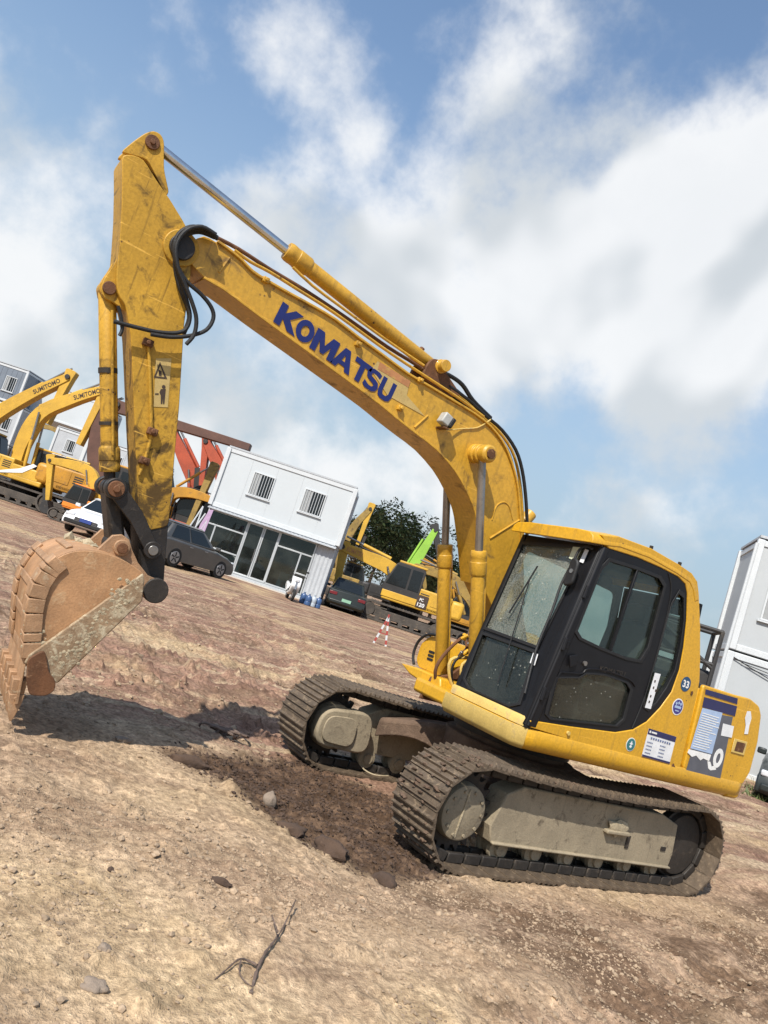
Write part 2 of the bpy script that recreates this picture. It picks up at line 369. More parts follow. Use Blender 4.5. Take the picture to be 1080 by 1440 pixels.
RUTS = [((-3.983, -19.8), (-11.64, -18.703), 0.55), ((-0.201, -11.793), (-5.072, -10.72), 0.5), ((2.274, -14.605), (-1.97, -9.169), 0.45), ((3.0, 3.3), (-3.5, 1.75), 0.33), ((-1.9, 1.3), (-9, 0.6), 0.35), ((2.0, -4.2), (-9, -1.5), 0.4), ((5.5, -8.5), (-12, -3.5), 0.5), ((6, -12), (-14, -8), 0.5), ((4.9, -3.0), (2.0, -6.5), 0.35)]
TRODDEN = [(2.311, 1.739), (1.57, 1.499), (-1.463, 1.397), (-3.237, 1.402), (-0.49, 3.487), (1.516, 3.275), (2.055, 2.84), (2.271, 2.21)]
def ground_fields(x, y):
    warp = fbm(x * 0.8, y * 0.8, 3, 5) * 0.9
    rect = np.hypot(np.maximum(np.abs(x + 0.0) - 1.6, 0), np.maximum(np.abs(y) - 1.15, 0))
    far = np.hypot(x - 1, y)
    dep = -(x - 5.31) * 0.5042 - (y - 5.52) * 0.8636
    h = 0.0125 * np.clip(dep - 8, 0, 52) + 0.13 * sst(0.25, 1.7, rect) * (1 - sst(9, 18, far)) + 0.06 * np.exp(-((x - 4.4) ** 2 + (y - 0.2) ** 2) / 1.1)
    ch = sst(0.22, -0.12, poly_dist(x + warp * 0.35, y + fbm(x * 1.1 + 40, y * 1.1, 3, 9) * 0.5, CHURN))
    rut = np.zeros(x.shape); edge = np.zeros(x.shape)
    for (a, b, w) in RUTS:
        ax, ay = a; bx, by = b; dx, dy = bx - ax, by - ay; l = math.hypot(dx, dy)
        t = np.clip(((x - ax) * dx + (y - ay) * dy) / l ** 2, 0, 1)
        dd = np.abs((x - ax - t * dx) * dy - (y - ay - t * dy) * dx) / l + np.where((t <= 0) | (t >= 1), np.hypot(x - ax - t * dx, y - ay - t * dy), 0) + fbm(x * 2, y * 2, 3, 31) * 0.25
        k = sst(w, w * 0.4, dd) * sst(0, 0.12, t) * sst(1, 0.8, t)
        s_ = t * l; edge += k * 0.012 * np.sign(np.sin(s_ * 2 * PI / 0.17)) * sst(0.45, 0.6, vnoise(x * 1.3, y * 1.3, 77) )
        rut = np.maximum(rut, k)
    brown = sst(0.5, -0.5, poly_dist(x + warp, y + fbm(x * 0.9 + 11, y * 0.9, 3, 71) * 0.9, TRODDEN))
    rough = 0.35 + 0.65 * sst(-0.1, 0.2, fbm(x * 0.45, y * 0.45, 3, 61))
    near = 1 - sst(10, 30, far)
    u_ = -0.85 * x + 0.53 * y; w_ = 0.53 * x + 0.85 * y
    yardz = sst(1.2, -0.8, y + 0.25 * x)
    ridge = (0.22 - np.abs(fbm(u_ * 0.45, w_ * 2.6, 4, 111, 0.6))) * (0.10 * yardz + 0.035) * sst(0.2, 0.8, rect) * near
    h = h + ridge + fbm(x * 17, y * 17, 3, 121, 0.6) * 0.030 * rough * (1 - sst(6, 11, far))
    h = h + fbm(x * 0.5, y * 0.5, 3, 1) * 0.10 * near + fbm(x * 2.1, y * 2.1, 4, 2) * 0.055 * rough * near
    h = h + np.abs(fbm(x * 6.5, y * 6.5, 4, 3, 0.6)) * 0.042 * rough * near - rut * 0.055 + edge + np.maximum(fbm(x * 8.5, y * 8.5, 3, 51, 0.6) - 0.06, 0) * 0.30 * rough * near + np.maximum(fbm(x * 3.2, y * 3.2, 4, 52, 0.6) - 0.12, 0) * 0.10 * near
    clod = np.maximum(fbm(x * 5.5, y * 5.5, 4, 21, 0.62), -0.05)
    h = h + ch * (clod * 0.14 - 0.03 + np.abs(fbm(x * 11, y * 11, 4, 23, 0.7)) * 0.08)
    # wheel mounds of soil pushed up beside the near track
    for (px, py, r, a) in ((1.95, 1.2, .22, .07), (1.55, 1.5, .2, .05), (2.25, .9, .25, .05), (2.75, .55, .2, .06)):
        h = h + a * np.exp(-((x - px) ** 2 + (y - py) ** 2) / r ** 2)
    und = sst(0.22, -0.05, np.maximum(np.abs(x) - 1.5, np.abs(np.abs(y) - 1.0) - 0.25))
    h = h * (1 - und) + und * np.minimum(h, 0.012)
    return h, ch, np.maximum(rut, brown), rough
def gh(x, y):
    return float(ground_fields(np.array([float(x)]), np.array([float(y)]))[0][0])
def axis(segs):
    out = [segs[0][0]]
    for a, b, s0, s1 in segs:
        x = a; n = max(2, int(abs(b - a) / ((s0 + s1) / 2))); w = np.linspace(s0, s1, n); w = w / w.sum() * (b - a); out += list(a + np.cumsum(w))
    return np.array(out)
def make_ground():
    xs = axis([(-420, -60, 60, 4), (-60, -14, 3.5, 0.35), (-14, -3, 0.3, 0.07), (-3, 0.2, 0.06, 0.026), (0.2, 4.9, 0.021, 0.021), (4.9, 9, 0.03, 0.4), (9, 60, 0.6, 8), (60, 420, 12, 60)])
    ys = axis([(-420, -70, 60, 4), (-70, -14, 3, 0.3), (-14, -3, 0.28, 0.06), (-3, -0.6, 0.055, 0.024), (-0.6, 3.6, 0.021, 0.021), (3.6, 8, 0.03, 0.4), (8, 60, 0.6, 8), (60, 420, 12, 60)])
    X, Yg = np.meshgrid(xs, ys, indexing='ij'); nx, ny = X.shape
    h, ch, rut, rough = ground_fields(X.ravel(), Yg.ravel())
    co_ = np.stack([X.ravel(), Yg.ravel(), h], 1)
    i = np.arange(nx * ny).reshape(nx, ny); q = np.stack([i[:-1, :-1], i[1:, :-1], i[1:, 1:], i[:-1, 1:]], -1).reshape(-1, 4)
    me = bpy.data.meshes.new('ground'); me.vertices.add(len(co_)); me.vertices.foreach_set('co', co_.ravel())
    me.loops.add(q.size); me.loops.foreach_set('vertex_index', q.ravel()); me.polygons.add(len(q)); me.polygons.foreach_set('loop_start', np.arange(0, q.size, 4)); me.update(calc_edges=True)
    me.polygons.foreach_set('use_smooth', [True] * len(q))
    at = me.attributes.new('soil', 'FLOAT_COLOR', 'POINT')
    at.data.foreach_set('color', np.stack([ch, rut, rough, np.ones_like(ch)], 1).ravel())
    m, nt, p = newmat('earth')
    a = N(nt, 'ShaderNodeAttribute', attribute_name='soil'); sp = N(nt, 'ShaderNodeSeparateColor'); L(nt, a.outputs[0], sp.inputs[0])
    geo = N(nt, 'ShaderNodeNewGeometry'); v = geo.outputs['Position']
    big = NOISE(nt, v, 0.35, 5, 0.6, 0.4); mid = NOISE(nt, v, 2.2, 7, 0.65, 0.2); fine = NOISE(nt, v, 26, 5, 0.62); grit = NOISE(nt, v, 120, 3, 0.6)
    mp = N(nt, 'ShaderNodeMapping'); mp.inputs['Rotation'].default_value = (0, 0, math.radians(32)); mp.inputs['Scale'].default_value = (0.22, 2.4, 1); L(nt, v, mp.inputs[0])
    strk = NOISE(nt, mp.outputs[0], 1.3, 7, 0.62, 0.3)
    sxyz = N(nt, 'ShaderNodeSeparateXYZ'); L(nt, v, sxyz.inputs[0])
    # dry tan spoil on the near side, older red-brown trodden yard beyond
    side = M(nt, 'ADD', sxyz.outputs[1], M(nt, 'MULTIPLY', sxyz.outputs[0], 0.25))
    yard = RAMP(nt, M(nt, 'MULTIPLY_ADD', M(nt, 'SUBTRACT', mid, 0.5), 1.6, side), 1.0, -0.6)
    tan = MIXC(nt, RAMP(nt, mid, 0.35, 0.68), (0.50, 0.365, 0.238), (0.41, 0.292, 0.188))
    tan = MIXC(nt, RAMP(nt, big, 0.45, 0.65), tan, (0.36, 0.25, 0.165))
    red = MIXC(nt, RAMP(nt, mid, 0.38, 0.62), (0.33, 0.20, 0.142), (0.20, 0.115, 0.083))
    red = MIXC(nt, RAMP(nt, strk, 0.50, 0.60), red, (0.43, 0.32, 0.215))
    red = MIXC(nt, RAMP(nt, big, 0.52, 0.72), red, (0.37, 0.265, 0.18))
    c = MIXC(nt, yard, tan, red)
    patch = NOISE(nt, v, 1.15, 9, 0.72, 0.15); pn = NOISE(nt, v, 5.5, 7, 0.7)
    c = MIXC(nt, M(nt, 'MULTIPLY', RAMP(nt, strk, 0.47, 0.36), 0.55), c, (0.22, 0.14, 0.092))
    c = MIXC(nt, M(nt, 'MULTIPLY', RAMP(nt, patch, 0.50, 0.62), 0.6), c, (0.29, 0.20, 0.13))
    c = MIXC(nt, M(nt, 'MULTIPLY', RAMP(nt, big, 0.50, 0.36), 0.6), c, (0.52, 0.385, 0.225))
    br = MIXC(nt, RAMP(nt, patch, 0.46, 0.54), (0.34, 0.235, 0.16), (0.15, 0.094, 0.06))
    c = MIXC(nt, M(nt, 'MULTIPLY', sp.outputs[1], 0.9), c, br)
    dk = MIXC(nt, RAMP(nt, pn, 0.40, 0.62), (0.068, 0.040, 0.025), (0.125, 0.078, 0.050))
    c = MIXC(nt, M(nt, 'MULTIPLY', sp.outputs[0], 0.97), c, dk)
    c = MIXC(nt, 1.0, c, MIXC(nt, RAMP(nt, fine, 0.30, 0.70), (0.62, 0.60, 0.58), (1.20, 1.20, 1.18)), 'MULTIPLY')
    c = MIXC(nt, 1.0, c, MIXC(nt, RAMP(nt, pn, 0.34, 0.66), (0.80, 0.79, 0.77), (1.14, 1.14, 1.14)), 'MULTIPLY')
    for sc, lo_, hi_ in ((34.0, 0.72, 1.22), (95.0, 0.70, 1.22)):
        vo = N(nt, 'ShaderNodeTexVoronoi', ins={'Scale': sc}); L(nt, v, vo.inputs['Vector']); vs_ = N(nt, 'ShaderNodeSeparateColor'); L(nt, vo.outputs['Color'], vs_.inputs[0])
        cell = RAMP(nt, vo.outputs['Distance'], 0.42, 0.30); dens = RAMP(nt, pn, 0.44, 0.60)
        k1 = M(nt, 'MULTIPLY', M(nt, 'MULTIPLY', cell, dens), M(nt, 'GREATER_THAN', vs_.outputs[0], 0.62)); k2 = M(nt, 'MULTIPLY', M(nt, 'MULTIPLY', cell, dens), M(nt, 'LESS_THAN', vs_.outputs[0], 0.26))
        c = MIXC(nt, k1, c, MIXC(nt, 1.0, c, (hi_,) * 3, 'MULTIPLY')); c = MIXC(nt, k2, c, MIXC(nt, 1.0, c, (lo_,) * 3, 'MULTIPLY'))
    L(nt, c, p.inputs['Base Color']); p.inputs['Roughness'].default_value = 0.95; p.inputs['Specular IOR Level'].default_value = 0.15
    b = N(nt, 'ShaderNodeBump', ins={'Strength': 0.9, 'Distance': 0.020}); L(nt, M(nt, 'MULTIPLY_ADD', grit, 0.4, fine), b.inputs['Height']); L(nt, b.outputs[0], p.inputs['Normal'])
    me.materials.append(m); o = bpy.data.objects.new('ground', me); C.objects.link(o); o['kind'] = 'structure'
    return o
make_ground()
def lump(r, seed, sq=(1, 1, 0.7), sub=1, amp=0.3):
    bm = bmesh.new(); bmesh.ops.create_icosphere(bm, subdivisions=sub, radius=1.0); rn = random.Random(seed)
    off = Vector((rn.random() * 50, rn.random() * 50, rn.random() * 50))
    from mathutils import noise
    for v in bm.verts:
        k = 1 + amp * noise.noise(v.co * 1.4 + off) * 1.6 + amp * 0.9 * noise.noise(v.co * 3.3 + off) + amp * 0.6 * noise.noise(v.co * 7.5 + off); v.co = Vector((v.co.x * sq[0], v.co.y * sq[1], v.co.z * sq[2])) * (r * k)
    vs = [tuple(v.co) for v in bm.verts]; fs = [tuple(v.index for v in f.verts) for f in bm.faces]; bm.free(); return vs, fs
def pebbles():
    rn = np.random.default_rng(5); base = [lump(1, k, (1, 0.8, 0.6), 1, 0.3) for k in range(8)]
    base = [(np.array(v), np.array(f)) for v, f in base]
    grimy('pebble', (0.40, 0.29, 0.19), 0.95, 0, 0.55, (0.48, 0.37, 0.26), 0.4, 3.5, 0.3); grimy('clod', (0.085, 0.052, 0.034), 0.98, 0, 0.65, (0.14, 0.09, 0.06), 0.3, 5, 0.6)
    for name, n, mat_, lo, hi, region in (('gravel', 11000, 'pebble', 0.005, 0.024, 0), ('crumbs', 15000, 'pebble', 0.003, 0.010, 3), ('clods', 7000, 'clod', 0.004, 0.020, 1), ('far_gravel', 2600, 'pebble', 0.010, 0.045, 2)):
        if region == 0: x = rn.uniform(-2.5, 5.2, n); y = rn.uniform(1.35, 4.0, n); y = np.where(rn.random(n) < 0.35, rn.uniform(-2.5, 1.4, n), y)
        elif region == 3: x = rn.uniform(-1.5, 4.9, n * 2); y = 1.2 + 2.2 * rn.random(n * 2)
        elif region == 1: x = rn.uniform(0.9, 3.4, n * 3); y = rn.uniform(-1.2, 1.9, n * 3)
        else: x = rn.uniform(-10, 4.8, n); y = -0.5 - 10 * rn.random(n) ** 1.4
        h, ch, rut, rough = ground_fields(x, y)
        if region == 1:
            k = np.nonzero(ch > rn.random(len(ch)) * 0.9 + 0.02)[0][:n]
        else:
            cl = fbm(x * 1.4, y * 1.4, 4, 90, 0.7); k = np.nonzero((cl * (1.6 if region == 3 else 1) + rn.random(len(cl)) * 0.35 > (0.16 if region == 3 else 0.08)) & (ch < 0.5) & ~((np.abs(x) < 1.8) & (np.abs(y) < 1.3)))[0][:n]
        x, y, h = x[k], y[k], h[k]; vs, fs = [], []; off = 0
        for i in range(len(x)):
            bv, bf = base[i % 8]; s_ = lo * (hi / lo) ** (rn.random() ** 2.2); a = rn.random() * 6.28; ca, sa = math.cos(a), math.sin(a)
            w = bv * s_; w = np.stack([w[:, 0] * ca - w[:, 1] * sa + x[i], w[:, 0] * sa + w[:, 1] * ca + y[i], w[:, 2] + h[i] + s_ * 0.15], 1)
            vs.append(w); fs.append(bf + off); off += len(bv)
        vs, fs = np.concatenate(vs), np.concatenate(fs)
        me = bpy.data.meshes.new(name); me.from_pydata(vs.tolist(), [], fs.tolist()); me.materials.append(MATS[mat_])
        o = bpy.data.objects.new(name, me); C.objects.link(o); o['kind'] = 'stuff'
        o['label'] = {'gravel': 'small pale stones and grit strewn over the dry tan soil', 'clods': 'loose dark brown clods of churned damp soil', 'crumbs': 'fine crumbs of dry soil and grit over the foreground', 'far_gravel': 'stones scattered over the red-brown yard behind the bucket'}[name]; o['category'] = 'gravel' if region != 1 else 'soil'
pebbles()

# ------------------------------------------------------------------ the yellow excavator
B0 = -0.08
def main_excavator():
    ex = root('excavator', 'large yellow excavator with blue lettered boom, black framed cab and bucket on the dirt', 'excavator')
    # ---------------- undercarriage (slewed a little under the house)
    SL = 0.0352; RT = Matrix.Rotation(SL, 4, 'Z')
    CX, CZ, RS = 1.375, 0.392, 0.335
    path = []
    def stadium():
        pts = []; n = 400
        for i in range(60): pts.append((CX * (1 - 2 * i / 60), CZ + RS - 0.045 * math.sin(PI * i / 60) ** 1.0 * (1 if 1 else 0)))
        for i in range(60): a = PI / 2 + PI * i / 60; pts.append((-CX + RS * math.cos(a), CZ + RS * math.sin(a)))
        for i in range(60): pts.append((-CX + 2 * CX * i / 60, CZ - RS))
        for i in range(60): a = -PI / 2 + PI * i / 60; pts.append((CX + RS * math.cos(a), CZ + RS * math.sin(a)))
        return np.array(pts)
    st = stadium(); seg = np.hypot(*(np.roll(st, -1, 0) - st).T); cum = np.concatenate([[0], np.cumsum(seg)]); per = cum[-1]; NS = 44
    def at(s_):
        s_ %= per; i = int(np.searchsorted(cum, s_, 'right') - 1); t = (s_ - cum[i]) / seg[i]; a, b = st[i], st[(i + 1) % len(st)]
        return a + (b - a) * t
    p0 = per / NS
    shoe0 = MB()
    prof = [(-0.086, 0.004), (-0.086, 0.016), (-0.070, 0.018), (-0.062, 0.040), (-0.052, 0.040), (-0.046, 0.018), (-0.012, 0.018), (-0.006, 0.038), (0.004, 0.038), (0.010, 0.018), (0.046, 0.018), (0.052, 0.038), (0.062, 0.038), (0.070, 0.016), (0.084, 0.010), (0.104, 0.003), (0.104, -0.006), (0.06, -0.004)]
    shoe0.plate([(a, -0.25, b) for a, b in prof], (0, 0.5, 0))
    shoe_mesh = None
    for side in (1, -1):
        yc = 0.995 * side
        chains = []
        for yy in (-0.07, 0.07):
            tr = MB(); chains.append(tr)
            for i in range(NS):
                a, b = at(i * p0 + 0.01), at((i + 1) * p0 - 0.01)
                tr.bar((a[0], yc + yy, a[1]), (b[0], yc + yy, b[1]), 0.045, 0.085, (0, 1, 0)) if False else tr.box(((a[0] + b[0]) / 2, yc + yy, (a[1] + b[1]) / 2), (0.155, 0.045, 0.075), Matrix.Rotation(-math.atan2(b[1] - a[1], b[0] - a[0]), 3, 'Y'))
        track = chains[0].build('track', 'dark_steel', ex, 0.008); track.matrix_basis = RT
        chains[1].build('link_chain', 'dark_steel', track, 0.008)
        for i in range(NS):
            a, b = at(i * p0), at((i + 1) * p0); m_ = (a + b) / 2; ang = math.atan2(b[1] - a[1], b[0] - a[0])
            # outward = left of travel reversed
            R_ = Matrix.Rotation(-ang, 4, 'Y') @ Matrix.Rotation(PI, 4, 'Y') if False else Matrix.Rotation(-ang, 4, 'Y')
            # path runs rearwards along the top, so local z already points outwards after a half turn about x
            R_ = R_ @ Matrix.Rotation(PI, 4, 'X')
            jig = Matrix.Rotation(random.uniform(-0.02, 0.02), 4, 'Y')
            mw = Matrix.Translation((m_[0], yc, m_[1])) @ R_ @ jig @ Matrix.Translation((0, 0, 0.038))
            if shoe_mesh is None:
                o = shoe0.build('track_shoe', 'track_steel', track, 0.0, 30); shoe_mesh = o; o.matrix_basis = mw
            else: inst(shoe_mesh, track, mw)
        s = side; yo = lambda y: y * s
        if side == 1:
            rr = random.Random(77); mm = MB()
            for k in range(420):
                q_ = rr.uniform(-0.25, 0.24) * per; a_, b2 = at(q_), at(q_ + 0.01); t_ = math.atan2(b2[1] - a_[1], b2[0] - a_[0]); n_ = Vector((math.sin(t_), 0, -math.cos(t_)))
                vs, fs = lump(rr.uniform(0.006, 0.024), k, (1, 1.5, 0.7), 1, 0.4); c_ = Vector((a_[0], yc + rr.uniform(-0.23, 0.23), a_[1])) + n_ * 0.060; mm.add([Vector(v_) + c_ for v_ in vs], fs)
            o_ = mm.build('packed_mud', 'mud', track); o_['kind'] = 'stuff'
        fr = MB()   # side frame
        sec = [(1.03, 0.205), (1.08, 0.33), (1.0, 0.58), (0.84, 0.655), (-0.95, 0.64), (-1.2, 0.57), (-1.24, 0.30), (-1.22, 0.185)]
        fr.plate([(x, yo(0.90), z) for x, z in sec], (0, yo(0.205), 0))
        fr.plate([(1.03, yo(1.095), 0.200), (-1.22, yo(1.095), 0.178), (-1.22, yo(1.095), 0.20), (1.03, yo(1.095), 0.224)], (0, yo(0.04), 0))
        fr.box((-0.35, yo(1.125), 0.43), (0.30, 0.06, 0.035))
        fo = fr.build('track_frame', 'track_frame', track, 0.012)
        gd = MB(); gd.box((-0.55, yo(1.107), 0.36), (0.045, 0.012, 0.105)); gd.build('frame_slot', 'dark_steel', track); gd = MB(); gd.box((-1.07, yo(1.107), 0.345), (0.07, 0.012, 0.035)); gd.build('frame_slot', 'dark_steel', track)
        pile = MB(); vs, fs = lump(0.07, 31 + s, (1.7, 0.3, 1.0), 2, 0.35); pile.add([(x - 0.35, y + yo(1.125), z + 0.475) for x, y, z in vs], fs); pile.build('caked_mud', 'bucket_mud', track)
        # carrier roller
        mb = MB(); mb.cyl((0.1, yo(0.90), 0.63), (0.1, yo(1.045), 0.63), 0.055); mb.build('carrier_roller', 'dark_steel', track)
        for i in range(6):
            x = 0.87 - i * 0.385
            mb = MB(); mb.lathe((x, yo(0.87), 0.150), (x, yo(1.08), 0.150), [(0, 0.05), (0.1, 0.05), (0.12, 0.095), (0.3, 0.095), (0.32, 0.07), (0.68, 0.07), (0.7, 0.095), (0.88, 0.095), (0.9, 0.05), (1, 0.045)], 18); mb.build('roller', 'track_frame', track)
        # sprocket with final drive at the front, idler at the rear
        mb = MB(); teeth = 21; pr = []
        for i in range(teeth):
            for k, r in ((0, 0.265), (0.3, 0.265), (0.5, 0.315), (0.7, 0.315)):
                a = 2 * PI * (i + k) / teeth; pr.append((CX + r * math.cos(a), yo(0.965), CZ + r * math.sin(a)))
        mb.plate(pr, (0, yo(0.06), 0)); mb.build('sprocket', 'dark_steel', track)
        mb = MB(); mb.lathe((CX, yo(0.86), CZ), (CX, yo(1.11), CZ), [(0, 0.21), (0.45, 0.215), (0.85, 0.208), (0.97, 0.200), (1.0, 0.188), (1.0, 0.02)], 40); mb.build('final_drive', 'track_frame', track); 
        for k in range(10):
            a = 2 * PI * k / 10; bc_ = (CX + 0.165 * math.cos(a), yo(1.108), CZ + 0.165 * math.sin(a)); mb = MB(); mb.cyl(bc_, (bc_[0], yo(1.122), bc_[2]), 0.013, n=6); mb.build('bolt', 'track_frame', track)
        mb = MB(); mb.bar((CX + 0.03, yo(1.112), CZ - 0.175), (CX + 0.01, yo(1.112), CZ + 0.175), 0.012, 0.012, (1, 0, 0)); mb.build('light_sliver_bar', 'bucket_mud', track)  # pale bar stands in for the sliver of sunlight across the drive disc
        mb = MB(); mb.lathe((-CX, yo(0.90), CZ), (-CX, yo(1.09), CZ), [(0, 0.10), (0.1, 0.27), (0.3, 0.29), (0.33, 0.31), (0.67, 0.31), (0.7, 0.29), (0.9, 0.27), (1, 0.10)], 32); mb.build('idler', 'dark_steel', track)
        mb = MB(); mb.box((-1.16, yo(0.995), CZ), (0.28, 0.16, 0.12)); mb.build('idler_yoke', 'track_frame', track, 0.01)
        if side == -1:   # inner face of the far frame: motor cover and guard
            mb = MB(); cv = fillet([(1.60, -0.775, 0.22), (1.60, -0.775, 0.56), (1.02, -0.775, 0.60), (0.96, -0.775, 0.20)], 0.16, 6)
            mb.plate(cv, (0, -0.14, 0)); mb.build('motor_cover', 'track_frame', track, 0.02)
            mb = MB(); mb.plate(fillet([(1.55, -0.768, 0.27), (1.55, -0.768, 0.51), (1.20, -0.768, 0.53), (1.18, -0.768, 0.25)], 0.11, 6), (0, 0.02, 0)); mb.build('cover_plate', 'track_frame', track, 0.006)
        else:
            mb = MB(); mb.plate(fillet([(1.60, 0.775, 0.22), (1.60, 0.775, 0.56), (1.02, 0.775, 0.60), (0.96, 0.775, 0.20)], 0.16, 6), (0, 0.10, 0)); mb.build('motor_cover', 'track_frame', track, 0.02)
    # carbody with arched legs
    cb = MB(); cb.lathe((0, 0, 0.42), (0, 0, 0.80), [(0, 0.55), (0.3, 0.62), (0.85, 0.62), (0.86, 0.52), (1, 0.52)], 40)
    carb = cb.build('carbody', 'mud', ex, 0.01); carb.matrix_basis = RT
    for sx in (1, -1):
        for sy in (1, -1):
            lg = MB(); secs = []
            for t in np.linspace(0, 1, 9):
                x = sx * (0.30 + 0.52 * t); y = sy * (0.30 + 0.60 * t); top = 0.74 - 0.16 * t ** 1.5; bot = 0.42 - 0.02 * t + 0.10 * math.sin(PI * t); w = 0.20 - 0.02 * t
                d = Vector((-sy * 0.6, sx * 0.52, 0)).normalized() * w * (1 if sx * sy > 0 else -1)
                c0 = Vector((x, y, 0))
                secs.append([c0 + d + Vector((0, 0, bot)), c0 - d + Vector((0, 0, bot)), c0 - d + Vector((0, 0, top - 0.03)), c0 - d * 0.8 + Vector((0, 0, top)), c0 + d * 0.8 + Vector((0, 0, top)), c0 + d + Vector((0, 0, top - 0.03))])
            lg.loft(secs); lg.build('leg', 'mud', carb, 0.012)
    hs = MB(); hs.tube([(0.879, -1.044, 0.08), (0.939, -0.799, 0.06), (0.853, -0.711, 0.05), (0.691, -0.731, 0.06)], 0.007, 6, 4); hs.build('grease_line', 'bucket_mud', ex)
    # ---------------- revolving house
    h = MB(); h.plate([(-1.72, -1.16, 0.955), (0.42, -1.16, 0.955), (0.42, -0.52, 0.955), (0.98, -0.40, 0.955), (0.98, 1.16, 0.955), (-1.72, 1.16, 0.955)], (0, 0, 0.135))
    house = h.build('house', 'yellow', ex, 0.03)
    sw = MB(); sw.cyl((0, 0, 0.79), (0, 0, 0.97), 0.56, n=40); sw.build('swing_ring', 'dark_steel', house)
    # lower skirt: rounded sill along the door side and round the front of the cab
    def sill(pts, prof):
        secs = []; P = [Vector(p) for p in pts]
        for i, p in enumerate(P):
            x = (P[min(i + 1, len(P) - 1)] - P[max(i - 1, 0)]).normalized(); n_ = Vector((x.y, -x.x, 0))
            secs.append([p + n_ * a + Vector((0, 0, b)) for a, b in prof])
        return secs
    rp = [(-0.18, 0.10), (-0.01, 0.10), (0.0, 0.085), (0.0, 0.02), (-0.012, -0.025), (-0.05, -0.058), (-0.10, -0.07), (-0.18, -0.07)]
    plan = [(-1.80, 1.16, 1.0), (-1.76, 1.215, 1.0), (-1.70, 1.225, 1.0), (0.86, 1.225, 1.0), (1.02, 1.205, 1.0), (1.10, 1.14, 1.0), (1.115, 1.05, 1.0), (1.115, 0.26, 1.0)]
    sk = MB(); sk.loft(sill([(x, y, z) for x, y, z in reversed(plan)], rp)) ; sk_o = sk.build('skirt', 'yellow', house, 0.0, 50)
    pf = MB(); pf.loft(sill([(x, y, z) for x, y, z in reversed(plan[4:])], [(-0.14, 0.098), (0.003, 0.098), (0.003, -0.02), (-0.04, -0.062), (-0.14, -0.073)])); pf.build('front_skirt', 'yellow_pale', house, 0.0, 50)
    # toe board of the cab front above the skirt
    tb = MB(); tb.loft(sill([(1.035, 1.20, 1.135), (1.07, 1.15, 1.135), (1.075, 1.05, 1.135), (1.075, 0.27, 1.135)][::-1], [(-0.1, 0.042), (-0.012, 0.042), (0.0, 0.03), (0.002, -0.03), (-0.1, -0.03)])); tb.build('toe_board', 'yellow_pale', house, 0.0, 50)
    # engine hood body, rear counterweight
    eb = MB(); eb.span((-1.66, -1.17, 1.08), (-0.80, 1.185, 1.80)); eb.build('engine_hood', 'yellow', house, 0.05, seg=3)
    lid = MB(); lid.span((-1.60, -0.55, 1.79), (-0.75, 0.75, 1.86)); lid.build('hood_lid', 'dark_steel', house, 0.03)
    cw = MB(); secs = []
    for z, k in ((0.93, 0.03), (0.96, 0.0), (1.2, -0.01), (1.66, 0.0), (1.76, 0.03), (1.80, 0.08)):
        ring = []
        for i in range(21):
            a = -1 + 2 * i / 20; ring.append((-1.78 - 0.34 * (1 - abs(a) ** 2.6) + k, a * (1.205 - k * 0.6), z))
        ring += [(-1.60, 1.205 - k * 0.6, z), (-1.60, -1.205 + k * 0.6, z)]
        secs.append(ring)
    cw.loft(secs); cwo = cw.build('counterweight', 'yellow', house, 0.02)
    # left side doors: plates standing a little proud of the body
    ed = MB(); edp = [(-0.83, 1.218, 1.838), (-1.325, 1.218, 1.845), (-1.547, 1.218, 1.857), (-1.705, 1.218, 1.82), (-1.775, 1.218, 1.745), (-1.833, 1.218, 1.496), (-1.837, 1.218, 1.21), (-1.77, 1.218, 1.079), (-0.868, 1.218, 1.092)]
    ed.plate(fillet(edp, 0.03, 3), (0, -0.04, 0)); door = ed.build('engine_door', 'yellow', house, 0.012)
    # decals on the engine door
    def decal(name, pts, mat, par, lift=0.003, t=0.002):
        b = MB(); b.plate([(x, y + lift, z) for x, y, z in pts], (0, t, 0)); return b.build(name, mat, par)
    decal('decal_panel', [(-0.919, 1.218, 1.618), (-1.348, 1.218, 1.649), (-1.411, 1.218, 1.079), (-0.904, 1.218, 1.079)], 'grey_decal', door)
    decal('decal_stripe', [(-0.865, 1.218, 1.807), (-1.346, 1.218, 1.822), (-1.359, 1.218, 1.771), (-0.874, 1.218, 1.764)], 'navy', door)
    decal('decal_stripe', [(-0.875, 1.218, 1.738), (-1.367, 1.218, 1.753), (-1.376, 1.218, 1.661), (-0.884, 1.218, 1.65)], 'navy', door)
    decal('notice_sheet', [(-0.887, 1.218, 1.644), (-1.179, 1.218, 1.656), (-1.19, 1.218, 1.279), (-0.876, 1.218, 1.278)], 'paper_blue', door, 0.006)
    O_, A_, B_ = ((-0.876, 1.218, 1.278), (-1.19, 1.218, 1.279), (-0.887, 1.218, 1.644))
    ln = MB(); OV, AX, AY = Vector(O_), Vector(A_) - Vector(O_), Vector(B_) - Vector(O_)
    rr = random.Random(3)
    for i in range(15):
        t_ = 0.06 + i * 0.058; w_ = rr.uniform(0.55, 0.9)
        ln.plate([q + Vector((0, 0.0095, 0)) for q in mapped([(0.06, t_), (0.06 + w_, t_), (0.06 + w_, t_ + 0.022), (0.06, t_ + 0.022)], OV, AX, AY)], (0, 0.0008, 0))
    ln.build('printed_line', 'white_mark', door)
    decal('torn_strip', [(-0.86, 1.218, 1.268), (-1.182, 1.218, 1.271), (-1.177, 1.218, 1.212), (-1.087, 1.218, 1.223), (-1.056, 1.218, 1.199), (-0.979, 1.218, 1.231), (-0.927, 1.218, 1.21), (-0.854, 1.218, 1.236)], 'white_mark', door, 0.006)
